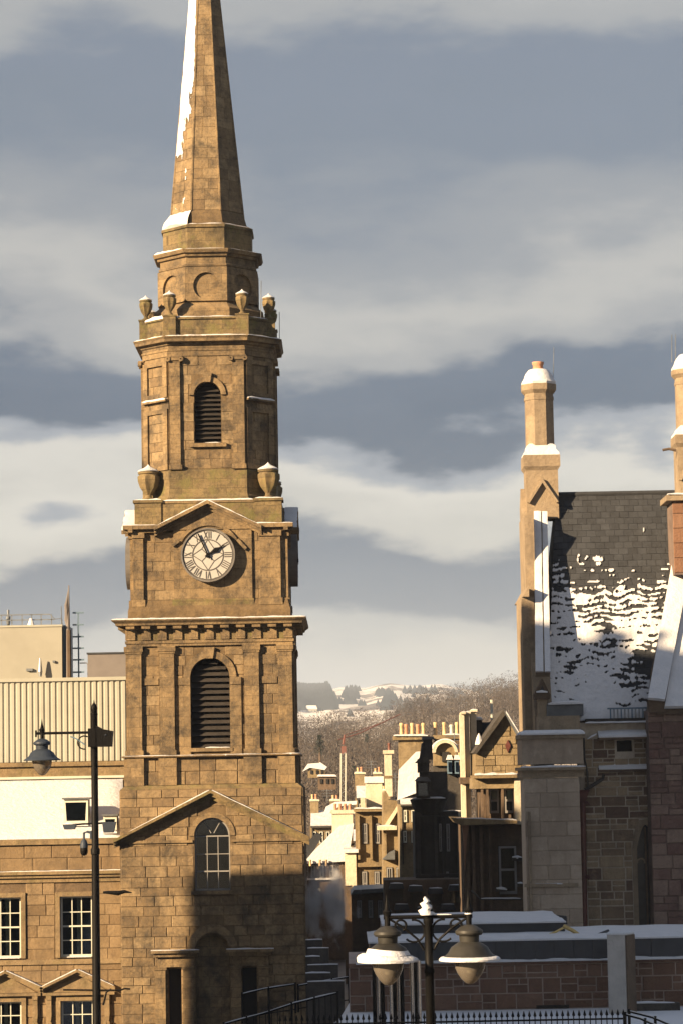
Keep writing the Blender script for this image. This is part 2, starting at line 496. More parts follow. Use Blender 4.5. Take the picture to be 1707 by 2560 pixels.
    def build(s, name, m, parent=None, smooth=False):
        me = bpy.data.meshes.new(name)
        xs = [q.x for q in s.v]; ys = [q.y for q in s.v]; zs = [q.z for q in s.v]
        o_ = Vector(((min(xs) + max(xs)) / 2, (min(ys) + max(ys)) / 2, min(zs)))
        me.from_pydata([q - o_ for q in s.v], [], s.f)
        bm = bmesh.new()
        bm.from_mesh(me)
        bmesh.ops.recalc_face_normals(bm, faces=bm.faces)
        bm.to_mesh(me)
        bm.free()
        me.materials.append(M[m] if isinstance(m, str) else m)
        if smooth:
            for p in me.polygons:
                p.use_smooth = True
            me.set_sharp_from_angle(angle=R(40))
        o = bpy.data.objects.new(name, me)
        o.location = o_
        return link(o, parent)

UNIT = {}
def unit_block(m):
    """shared stone: a unit block with slightly worn (chamfered) front edges, front at y=-0.5"""
    if m in UNIT:
        return UNIT[m]
    me = bpy.data.meshes.new('stone')
    e = 0.03
    vs_ = [(-.5, .5, -.5), (.5, .5, -.5), (.5, .5, .5), (-.5, .5, .5), (-.5, -.3, -.5), (.5, -.3, -.5), (.5, -.3, .5), (-.5, -.3, .5),
           (-.5 + e, -.5, -.5 + e), (.5 - e, -.5, -.5 + e), (.5 - e, -.5, .5 - e), (-.5 + e, -.5, .5 - e)]
    fs = [(8, 9, 10, 11), (4, 5, 9, 8), (5, 6, 10, 9), (6, 7, 11, 10), (7, 4, 8, 11), (0, 1, 5, 4), (1, 2, 6, 5), (2, 3, 7, 6), (3, 0, 4, 7), (3, 2, 1, 0)]
    me.from_pydata(vs_, [], fs)
    me.materials.append(M[m])
    UNIT[m] = me
    return me
def put_block(m, Mx, x0, x1, yf, yb, z0, z1, parent, name='stone'):
    o = bpy.data.objects.new(name, unit_block(m))
    o.scale = (x1 - x0, yb - yf, z1 - z0)
    o.location = Mx @ Vector(((x0 + x1) / 2, (yf + yb) / 2, (z0 + z1) / 2))
    o.rotation_euler = Mx.to_euler()
    return link(o, parent)
def ashlar(u0, u1, z0, z1, course, lmin, lmax, rnd, holes=(), joint=0.014, vary=0.0):
    """courses of blocks as (x0, x1, z0, z1); holes: functions (za, zb) -> (xa, xb) or None"""
    out = []
    nrow = max(1, round((z1 - z0) / course))
    hs = [course * (1 + rnd.uniform(-vary, vary)) for _ in range(nrow)]
    k = (z1 - z0) / sum(hs)
    z = z0
    for h in hs:
        h *= k
        segs = [(u0, u1)]
        for hf in holes:
            g = hf(z, z + h)
            if not g:
                continue
            ns = []
            for a, b in segs:
                if g[1] <= a or g[0] >= b:
                    ns.append((a, b))
                else:
                    if g[0] - a > 0.08: ns.append((a, g[0]))
                    if b - g[1] > 0.08: ns.append((g[1], b))
            segs = ns
        for a, b in segs:
            x = a
            first = True
            while x < b - 0.02:
                L = rnd.uniform(lmin, lmax)
                if first:
                    L *= rnd.uniform(0.5, 1.0)
                    first = False
                if b - (x + L) < lmin * 0.55:
                    L = b - x
                out.append((x + joint / 2, x + L - joint / 2, z + joint / 2, z + h - joint / 2))
                x += L
        z += h
    return out
def rect_hole(xa, xb, za, zb):
    return lambda a, b: (xa, xb) if (b > za + 0.02 and a < zb - 0.02) else None
def arch_hole(cx, hw, z0, zs, extra=0.0):
    def f(a, b):
        top = zs + hw + extra
        if b <= z0 + 0.02 or a >= top - 0.02:
            return None
        zz = max(a, zs)
        k = (zz - zs) / (hw + extra)
        ww = (hw + (extra if b > zs else 0)) * math.sqrt(max(0.0, 1 - k * k)) if zz > zs else hw + (extra if b > zs else 0)
        return (cx - ww, cx + ww)
    return f
def arch_poly(cx, hw, z0, zs, n_=14):
    return [(cx - hw, z0), (cx + hw, z0)] + [(cx + hw * math.cos(math.pi * i / n_), zs + hw * math.sin(math.pi * i / n_)) for i in range(n_ + 1)]
def snow_along(mb, pts, side, wd, h, seed=0, step=0.16, drop=0.015):
    """a soft ridge of lying snow along a line; side = horizontal unit vector across it"""
    pts = [Vector(p) for p in pts]
    side = Vector(side)
    path = []
    for a, b in zip(pts[:-1], pts[1:]):
        k = max(2, int((b - a).length / step))
        path += [a.lerp(b, i / k) for i in range(k)]
    path.append(pts[-1])
    rings = []
    for i, p in enumerate(path):
        nz = noise.noise(Vector((p.x * 1.9 + seed, p.y * 1.9, p.z * 1.9)))
        nz2 = noise.noise(Vector((p.x * 5 + seed, p.y * 5 + 7, p.z * 5)))
        hh = h * (0.72 + 0.55 * nz + 0.25 * nz2)
        if i in (0, len(path) - 1):
            hh *= 0.45
        hh = max(hh, h * 0.12)
        w0 = wd * (0.5 + 0.10 * nz2)
        prof = [(-1.0, -drop), (-1.0, hh * 0.55), (-0.72, hh * 0.92), (0.0, hh), (0.72, hh * 0.92), (1.0, hh * 0.55), (1.0, -drop)]
        rings.append([p + side * (a * w0) + Vector((0, 0, b)) for a, b in prof])
    mb.loft(rings)
    return mb
def snow_cells(mb, P0, U, V, nu, nv, f, th, nrm):
    """snow lying in patches on a slope: grid cells where f(u, v) > 0, thickness th"""
    P0, U, V, nrm = Vector(P0), Vector(U), Vector(V), Vector(nrm).normalized()
    on = [[f((i + .5) / nu, (j + .5) / nv) > 0 for j in range(nv)] for i in range(nu)]
    top, bot, vs_, fs = {}, {}, [], []
    def vt(i, j, d, hgt):
        if (i, j) not in d:
            p = P0 + U * (i / nu) + V * (j / nv)
            nz = noise.noise(p * 2.3) * 0.35 + noise.noise(p * 7) * 0.2
            d[(i, j)] = len(vs_)
            vs_.append(p + nrm * (hgt * (1 + nz) if hgt else 0.002))
        return d[(i, j)]
    g = lambda i, j: 0 <= i < nu and 0 <= j < nv and on[i][j]
    for i in range(nu):
        for j in range(nv):
            if not on[i][j]:
                continue
            fs.append((vt(i, j, top, th), vt(i + 1, j, top, th), vt(i + 1, j + 1, top, th), vt(i, j + 1, top, th)))
            for (di, dj, a, b) in ((-1, 0, (i, j), (i, j + 1)), (1, 0, (i + 1, j + 1), (i + 1, j)), (0, -1, (i + 1, j), (i, j)), (0, 1, (i, j + 1), (i + 1, j + 1))):
                if not g(i + di, j + dj):
                    fs.append((vt(*a, top, th), vt(*b, top, th), vt(*b, bot, 0), vt(*a, bot, 0)))
    return mb.add(vs_, fs)

def sash(parent, Mx, x0, x1, z0, z1, yf, nx, nz, frame_mat='white_paint', bw=0.035, fr=0.07, rail=None, arch=False, curtains=(), room=True, name='window'):
    """a window: frame with glazing bars, one object for each pane, a dark room behind"""
    wroot = bpy.data.objects.new(name, None)
    wroot.location = Mx @ Vector(((x0 + x1) / 2, yf, z0))
    link(wroot, parent)
    fb = MB(Mx)
    fb.box(x0, x0 + fr, yf, yf + 0.09, z0, z1).box(x1 - fr, x1, yf, yf + 0.09, z0, z1)
    fb.box(x0 + fr, x1 - fr, yf, yf + 0.09, z0, z0 + fr * 1.4).box(x0 + fr, x1 - fr, yf, yf + 0.09, z1 - fr, z1)
    cw, ch = (x1 - x0 - 2 * fr) / nx, (z1 - z0 - 2.4 * fr) / nz
    for i in range(1, nx):
        xc = x0 + fr + cw * i
        fb.box(xc - bw / 2, xc + bw / 2, yf + 0.01, yf + 0.07, z0 + fr, z1 - fr)
    for j in range(1, nz):
        zc = z0 + 1.4 * fr + ch * j
        b2 = bw * (1.7 if rail == j else 1)
        fb.box(x0 + fr, x1 - fr, yf + (-0.01 if rail == j else 0.013), yf + 0.073, zc - b2 / 2, zc + b2 / 2)
    fb.build('frame', frame_mat, wroot)
    for i in range(nx):
        for j in range(nz):
            MB(Mx).box(x0 + fr + cw * i, x0 + fr + cw * (i + 1), yf + 0.035, yf + 0.041, z0 + 1.4 * fr + ch * j, z0 + 1.4 * fr + ch * (j + 1)).build('pane', 'glass', wroot)
    if room:
        rb_ = MB(Mx)
        rb_.box(x0 - .02, x1 + .02, yf + 0.95, yf + 1.0, z0 - .02, z1 + .02)
        rb_.box(x0 - .05, x0 - .02, yf + 0.1, yf + 1.0, z0, z1).box(x1 + .02, x1 + .05, yf + 0.1, yf + 1.0, z0, z1)
        rb_.box(x0 - .05, x1 + .05, yf + 0.1, yf + 1.0, z1 + .02, z1 + .05).box(x0 - .05, x1 + .05, yf + 0.1, yf + 1.0, z0 - .05, z0 - .02)
        rb_.build('room', 'room', wroot)
    for (ca, cb, za, zb) in curtains:
        cbm = MB(Mx)
        n_ = 14
        pts = [(x0 + (x1 - x0) * (ca + (cb - ca) * i / n_), yf + 0.085 + 0.012 * math.sin(i * 2.1)) for i in range(n_ + 1)]
        for i in range(n_):
            (xa, ya), (xb, yb) = pts[i], pts[i + 1]
            ze, zt = z0 + (z1 - z0) * za, z0 + (z1 - z0) * zb
            cbm.add([(xa, ya, ze), (xb, yb, ze), (xb, yb, zt), (xa, ya, zt), (xa, ya + .008, ze), (xb, yb + .008, ze), (xb, yb + .008, zt), (xa, ya + .008, zt)],
                    [(0, 1, 2, 3), (7, 6, 5, 4), (0, 4, 5, 1), (3, 2, 6, 7)])
        cbm.build('curtain', 'curtain', wroot)
    return wroot
def chimney_pot(px, r_top, r_bot, Y, wpx, m, parent, snow=False):
    b_ = at(px, r_bot, Y)
    h = at(px, r_top, Y).z - b_.z
    r = wpx / 2 * Y / F
    o = MB().lathe([(r * 1.05, 0), (r * 0.95, h * .15), (r * 0.85, h * .75), (r * 1.08, h * .82), (r * 1.05, h * .95), (r * .8, h), (r * .7, h), (r * .7, h * .6)], 12, (b_.x, b_.y, b_.z)).build('chimney_pot', m, parent, True)
    return o

# ================================================================== ground
def gz(x, y):
    k_ = min(1.0, max(0.0, (x + 1.5) / 1.5))
    y0_, l_ = 64.0 + 15.0 * k_, 26.0 - 14.0 * k_
    t_ = min(1.0, max(0.0, (y - y0_) / l_))
    z = 4.0 * (1 - t_)
    if y > 300:
        z -= min(30, (y - 300) * 0.01)
    return z
def make_ground():
    xs = [-4000, -2500, -1000, -400, -150, -60, -40, -25, -15, -8, -4, -1.5, -.75, 0, 4, 8, 15, 25, 40, 60, 150, 400, 1000, 2500, 4000]
    ys = [-300, -60, 0, 40, 60, 64, 66, 68, 70, 73, 76, 79] + [79 + i for i in range(1, 13)] + [95, 100, 120, 160, 220, 300, 400, 600, 1000, 2000, 4000, 7000]
    vs_ = [(x, y, gz(x, y)) for y in ys for x in xs]
    n_ = len(xs)
    fs = [(j * n_ + i, j * n_ + i + 1, (j + 1) * n_ + i + 1, (j + 1) * n_ + i) for j in range(len(ys) - 1) for i in range(n_ - 1)]
    me = bpy.data.meshes.new('ground')
    me.from_pydata(vs_, [], fs)
    def town(t, out):
        p = t.nodes.new('ShaderNodeBsdfPrincipled')
        g = t.nodes.new('ShaderNodeNewGeometry')
        sx = t.nodes.new('ShaderNodeSeparateXYZ')
        t.links.new(g.outputs['Position'], sx.inputs[0])
        ab = t.nodes.new('ShaderNodeMath')
        ab.operation = 'ABSOLUTE'
        t.links.new(sx.outputs[0], ab.inputs[0])
        far = fmath(t, 'MAXIMUM', fmath(t, 'GREATER_THAN', sx.outputs[1], 91.0), fmath(t, 'MAXIMUM', fmath(t, 'GREATER_THAN', ab.outputs[0], 13.0), fmath(t, 'LESS_THAN', sx.outputs[1], 45.0)))
        roofs = ramp(t, pos_noise(t, .08, 5, .6), [(.42, (.03, .026, .024)), (.54, (.06, .055, .05)), (.68, (.18, .18, .18))])
        t.links.new(mixc(t, far, (.60, .61, .63), roofs), p.inputs['Base Color'])
        p.inputs['Roughness'].default_value = .85
        bumped(t, p, pos_noise(t, 2.5, 6, .6), .06)
        t.links.new(p.outputs[0], out.inputs[0])
    me.materials.append(mat('snowy_ground', town))
    o = bpy.data.objects.new('ground', me)
    link(o, None)
    tag(o, 'snow covered ground falling from the terrace to the street', kind='structure')
make_ground()
st = MB().box(-30, 12, 92.5, 260, 0.004, 0.012).build('street', 'asphalt')
tag(st, 'dark wet street running between the buildings', kind='structure')

# ================================================================== the steeple
X0, Y0 = -5.03, 102.0
TM = Matrix.Translation((X0, Y0, 0))
def face(k):
    return TM @ Matrix.Rotation(R(45 * k), 4, 'Z')
def tz(row, h):
    return zrow(row, X0, Y0 - h)
PX = 1 / 66.9
steeple = thing('clock_steeple', 'tall honey sandstone clock steeple with octagonal spire and snow on its ledges', 'steeple', (X0, Y0, 0))
rnd = random.Random(3)
class SnowMB(MB):
    """every loft becomes a snow part of its own"""
    def __init__(s, parent, Mx=None):
        MB.__init__(s, Mx)
        s.parent = parent
    def loft(s, rings, cap=True):
        MB(s.M).loft(rings, cap).build('snow', 'snow', s.parent, True)
        return s
tower_snow = SnowMB(steeple, TM)
stone_count = [0]
def stones(blocks, Mx, yf, mat_, parent, depth=0.10, limit=290, proud=0.012, joined=None):
    for (a, b, c, d) in blocks:
        if b - a < 0.04 or d - c < 0.04:
            continue
        pr = rnd.uniform(-proud, proud)
        if joined is None and stone_count[0] < limit:
            put_block(mat_, Mx, a, b, yf + pr, yf + depth, c, d, parent)
            stone_count[0] += 1
        else:
            j = joined if joined is not None else extra_stones
            sv = j.M
            j.M = Mx
            j.box(a, b, yf + pr, yf + depth, c, d)
            j.M = sv
extra_stones = MB()

# ---- base storey
hb = 3.38
z1972, z1890 = tz(1972, hb), tz(1890, 3.2)
zb0 = 0.0
winc, wzs, wz0 = 0.02, tz(2090, hb), tz(2228, hb)
whw = 0.66
dz = tz(2422, hb)
nz_s = tz(2375, hb)
base_holes = [arch_poly(winc, whw, wz0, wzs), [(-1.66, 0.02), (-1.18, 0.02), (-1.18, dz), (-1.66, dz)], [(1.06, 0.02), (1.60, 0.02), (1.60, dz), (1.06, dz)],
              arch_poly(-0.02, 0.62, 0.02, nz_s)]
fb = MB(TM)
fb.holes([(-hb, 0), (hb, 0), (hb, z1972), (-hb, z1972)], base_holes, -hb, -hb + 0.45)
fb.build('front_wall', 'tower_core', steeple)
MB(TM).box(-hb + .004, hb - .004, -hb + 0.46, hb, 0, z1972 - .01).build('base_wall', 'tower_core', steeple)
hl = [arch_hole(winc, whw + .02, wz0 - .12, wzs, 0.22), rect_hole(-1.66, -1.18, 0, dz), rect_hole(1.06, 1.60, 0, dz), arch_hole(-0.02, 0.64, 0, nz_s, 0.32)]
stones(ashlar(-hb, hb, 1.0, z1972 - 0.02, 0.36, 0.45, 1.05, rnd, hl, vary=0.18), TM, -hb - 0.03, 'tower', steeple)
sidest = MB()
for k in (2, 6):
    stones(ashlar(-hb, hb, 0.2, z1972 - 0.02, 0.36, 0.5, 1.1, rnd, vary=0.18), face(k), -hb - 0.03, 'tower', steeple, joined=sidest)
# recess of the blind niche and the two narrow doorways
MB(TM).box(-0.66, 0.62, -hb + 0.30, -hb + 0.44, 0.02, nz_s + 0.62).build('niche_back', 'tower_trim', steeple)
for xa, xb in ((-1.66, -1.18), (1.06, 1.60)):
    d = MB(TM).box(xa, xb, -hb + .36, -hb + .42, 0.02, dz).build('door', 'dark', steeple)
    MB(TM).box(xa + .02, xa + .06, -hb + .34, -hb + .36, 1.0, 1.2).build('handle', 'steel', d)
# archivolts of niche and window
MB(TM).ring(-0.02, nz_s, 0.63, 0.93, -hb - 0.14, -hb + .02, 0, math.pi).build('archivolt', 'tower_trim', steeple)
MB(TM).ring(winc, wzs, whw + .005, whw + .2, -hb - 0.045, -hb + .02, 0, math.pi).build('archivolt', 'tower_trim', steeple)
MB(TM).box(winc - .8, winc + .8, -hb - .14, -hb + .3, wz0 - .12, wz0 - .004).build('sill', 'tower_trim', steeple)
# hoods over the side doors, with frieze and pilasters
for s_, (xa, xb) in ((-1, (-2.28, -0.50)), (1, (0.50, 2.25))):
    zt = tz(2376, hb + .4)
    MB(TM).box(xa, xb, -hb - .42, -hb, zt - .10, zt).box(xa + .1, xb - .1, -hb - .30, -hb, zt - .24, zt - .101).build('door_hood', 'tower_trim', steeple)
    MB(TM).box(xa + .25, xb - .2, -hb - .14, -hb, zt - .62, zt - .241).build('frieze', 'tower_trim', steeple)
    snow_along(tower_snow, [(xa, -hb - .2, zt), (xb, -hb - .2, zt)], (0, 1, 0), 0.40, 0.035, 5 + s_)
    for xc in ((-1.95, -0.92) if s_ < 0 else (0.84, 1.86)):
        q = MB(TM)
        q.box(xc - .19, xc + .19, -hb - .17, -hb, 0, zt - .72).box(xc - .24, xc + .24, -hb - .21, -hb, zt - .719, zt - .621)
        q.build('pilaster', 'tower_trim', steeple)
# arched sash window: lower sash lights, fanlight
wr = sash(steeple, TM, winc - whw, winc + whw, wz0, wzs, -hb + 0.28, 3, 3, 'grey_paint', 0.03, 0.05, rail=1, room=False)
fl = MB(TM).ring(winc, wzs + .01, whw - .07, whw - .002, -hb + .28, -hb + .36, 0, math.pi)
for a_ in (60, 120):
    fl.bar((winc + .1 * math.cos(R(a_)), wzs + .1 * math.sin(R(a_))), (winc + .6 * math.cos(R(a_)), wzs + .6 * math.sin(R(a_))), .03, -hb + .29, -hb + .34)
fl.build('fanlight_frame', 'grey_paint', wr)
MB(TM).prism([(winc + (whw - .03) * math.cos(math.pi * i / 16), wzs + .02 + (whw - .03) * math.sin(math.pi * i / 16)) for i in range(17)], -hb + .31, -hb + .317).build('pane', 'glass', wr)
MB(TM).box(winc - whw, winc + whw, -hb + .44, -hb + .4595, wz0, wzs + whw).build('room', 'dark', wr)
# pediment on the base front: two raking cornices and a thin string
fz, az = tz(2096, hb + .3), tz(1976, hb + .3)
ped = MB(TM)
for s_ in (-1, 1):
    for (t0, t1, pr) in ((0.0, 0.11, .42), (0.11, 0.21, .30), (0.21, 0.33, .16)):
        poly = [(s_ * 3.62, fz - t0), (0, az - t0), (0, az - t1), (s_ * 3.62, fz - t1)]
        if s_ > 0:
            poly.reverse()
        q = MB(TM).prism(poly, -hb - pr, -hb + .05)
        ped.v += q.v
        ped.f += [tuple(i + len(ped.v) - len(q.v) for i in f) for f in q.f]
ped.build('pediment', 'tower_moss', steeple)
for s_ in (-1, 1):
    snow_along(tower_snow, [(s_ * 3.5, -hb - .2, fz + .035), (s_ * .05, -hb - .2, az + .002)], (0, 1, 0), 0.34, 0.035, 9)
MB(TM).box(-3.5, winc - whw - .06, -hb - .10, -hb - .005, fz - .16, fz - .06).build('string_course', 'tower_trim', steeple)
MB(TM).box(winc + whw + .06, 3.5, -hb - .10, -hb - .005, fz - .16, fz - .06).build('string_course', 'tower_trim', steeple)
# weathering slope and pedestal zone above
MB(TM).sq([(hb, z1972), (3.22, z1972 + .14), (3.2, z1972 + .15)]).build('weathering', 'tower_moss', steeple)
zp0 = z1972 + .15
MB(TM).sq([(3.08, zp0 - .02), (3.08, z1890 - .06)]).build('pedestal_wall', 'tower_core', steeple)
stones(ashlar(-3.08, 3.08, zp0, z1890 - .07, 0.5, .5, .95, rnd), TM, -3.11, 'tower', steeple)
for k in (2, 6):
    stones(ashlar(-3.08, 3.08, zp0, z1890 - .07, 0.5, .5, .95, rnd), face(k), -3.11, 'tower', steeple, joined=sidest)
MB(TM).sq([(3.2, z1890 - .06), (3.32, z1890 - .02), (3.32, z1890 + .03), (3.1, z1890 + .06)]).build('ledge', 'tower_trim', steeple)
snow_along(tower_snow, [(-3.3, -3.24, z1890 + .02), (3.3, -3.24, z1890 + .02)], (0, 1, 0), 0.15, 0.04, 1)
snow_along(tower_snow, [(3.24, -3.2, z1890 + .02), (3.24, 3.2, z1890 + .02)], (1, 0, 0), 0.15, 0.04, 1)

# ---- lower belfry stage
hs = 3.0
zs0, zs1 = z1890 + .06, tz(1614, hs)
zsp, zbo, btop = tz(1694, hs), tz(1870, hs), tz(1644, hs)
bhw = 0.735
MB(TM).holes([(-hs, zs0), (hs, zs0), (hs, zs1), (-hs, zs1)], [arch_poly(0, bhw, zbo, zsp)], -hs, -hs + .5).build('belfry_front', 'tower_core', steeple)
MB(TM).box(-hs + .004, hs - .004, -hs + .9, hs, zs0, zs1 - .01).box(-hs + .004, -bhw - .01, -hs + .51, -hs + .9, zs0, zs1 - .01).box(bhw + .01, hs - .004, -hs + .51, -hs + .9, zs0, zs1 - .01).build('belfry_wall', 'tower_core', steeple)
PIL = [(-206, -171), (-126, -89), (86, 123), (171, 206)]
imp_lo, imp_hi = tz(1712, hs), zsp
def belfry_side(Mx, joined):
    if joined is None:
        for x0_, x1_ in ((-206, -126), (-89, 86), (123, 206)):
            stones(ashlar(x0_ * PX, x1_ * PX, zs0, zs1, .37, .4, .9, rnd, [arch_hole(0, bhw + .02, zbo - .1, zsp, .26)]), Mx, -hs - .02, 'tower', steeple)
    else:
        stones(ashlar(-206 * PX, 206 * PX, zs0, zs1, .37, .4, .9, rnd), Mx, -hs - .02, 'tower', steeple, joined=joined)
    for a, b in PIL:
        q = MB(Mx)
        a, b = a * PX, b * PX
        q.box(a, b, -hs - .15, -hs + .02, zs0 + .18, zs1 - .28)
        q.box(a - .05, b + .05, -hs - .20, -hs + .02, zs0, zs0 + .18)
        q.box(a - .03, b + .03, -hs - .18, -hs + .02, zs1 - .28, zs1 - .20).box(a - .06, b + .06, -hs - .21, -hs + .02, zs1 - .20, zs1 - .002)
        q.build('pilaster', 'tower_trim', steeple)
        p2 = MB(Mx)
        p2.box(a - .06, b + .06, -3.08 - .17, -3.08, zp0, z1890 - .062)
        p2.build('pilaster_pedestal', 'tower_trim', steeple)
    for a, b in ((-168, -129), (126, 168)):
        MB(Mx).box(a * PX, b * PX, -hs - .06, -hs, imp_lo + .02, imp_hi).build('string_course', 'tower_trim', steeple)
belfry_side(TM, None)
for k in (2, 6):
    belfry_side(face(k), sidest)
for s_ in (-1, 1):
    q = MB(TM)
    a, b = sorted((s_ * (bhw + .003), s_ * (bhw + .43)))
    q.box(a, b, -hs - .09, -hs - .001, zs0, imp_lo).box(a - .04 * (s_ > 0) * 0, b, -hs - .13, -hs - .001, imp_lo, imp_hi)
    q.build('impost', 'tower_trim', steeple)
def louvred(Mx, hw, z0, zs_, yfront, n_, parent, key, oring):
    MB(Mx).ring(0, zs_, hw + .004, hw + oring, yfront - .09, yfront + .02, 0, math.pi).build('archivolt', 'tower_trim', parent)
    MB(Mx).prism([(-key * .75, zs_ + hw - .03), (key * .75, zs_ + hw - .03), (key * 1.15, zs_ + hw + oring + .13), (-key * 1.15, zs_ + hw + oring + .13)], yfront - .17, yfront - .002).build('keystone', 'tower_trim', parent)
    wroot = bpy.data.objects.new('louvred_window', None)
    wroot.location = Mx @ Vector((0, yfront, z0))
    link(wroot, parent)
    top = zs_ + hw
    stp = (top - z0) / n_
    for i in range(n_):
        zc = z0 + stp * (i + .45)
        ww = hw - .005
        if zc > zs_:
            ww = math.sqrt(max(.01, hw * hw - (zc + .05 - zs_) ** 2)) - .005
        q = MB(Mx)
        tl = random.uniform(-.012, .012)
        q.add([(-ww, yfront + .16, zc - stp * .42), (ww, yfront + .16, zc - stp * .42 + tl), (ww, yfront + .19, zc - stp * .30 + tl), (-ww, yfront + .19, zc - stp * .30),
               (-ww, yfront + .38, zc + stp * .42), (ww, yfront + .38, zc + stp * .42), (ww, yfront + .41, zc + stp * .54), (-ww, yfront + .41, zc + stp * .54)],
              [(0, 1, 2, 3), (7, 6, 5, 4), (3, 2, 6, 7), (1, 0, 4, 5), (0, 3, 7, 4), (2, 1, 5, 6)])
        q.build('louvre', 'louvre', wroot)
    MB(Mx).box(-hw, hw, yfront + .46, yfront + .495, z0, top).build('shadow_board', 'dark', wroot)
    return wroot
louvred(TM, bhw, zbo, zsp, -hs, 15, steeple, .17, .26)
MB(TM).box(-.82, .82, -hs - .12, -hs + .16, zbo - .14, zbo - .003).build('sill', 'tower_trim', steeple)
snow_along(tower_snow, [(-.2, -hs + .04, zbo), (.72, -hs + .04, zbo)], (0, 1, 0), 0.22, 0.06, 2)

# entablature with frieze blocks and modillion cornice
ce = tz(1546, 3.6)
fr0, fr1 = tz(1600, 3.1), tz(1572, 3.1)
MB(TM).sq([(3.12, zs1), (3.12, zs1 + .10), (3.16, zs1 + .10), (3.16, fr0)]).build('architrave', 'tower_trim', steeple)
MB(TM).sq([(3.08, fr0), (3.08, fr1)]).build('frieze', 'tower_moss', steeple)
for Mx in (TM, face(2), face(6)):
    for i in range(11):
        xc = -2.95 + i * 0.59
        MB(Mx).box(xc - .17, xc + .17, -3.15, -3.07, fr0 + .03, fr1).build('frieze_block', 'tower_trim', steeple)
        MB(Mx).box(xc - .16, xc + .16, -3.42, -3.1, fr1 + .02, fr1 + .14).build('modillion', 'tower_trim', steeple)
MB(TM).sq([(3.14, fr1), (3.2, fr1 + .02), (3.2, fr1 + .145), (3.48, fr1 + .146), (3.5, ce - .14), (3.62, ce - .05), (3.64, ce), (3.2, ce + .05)]).build('cornice', 'tower_trim', steeple)
for (a, b, sd) in (((-3.6, -3.5, 0), (3.6, -3.5, 0), (0, 1, 0)), ((3.5, -3.5, 0), (3.5, 3.5, 0), (1, 0, 0)), ((-3.5, -3.5, 0), (-3.5, 3.5, 0), (1, 0, 0))):
    snow_along(tower_snow, [(a[0], a[1], ce + .01), (b[0], b[1], ce + .01)], sd, 0.26, 0.06, 3)

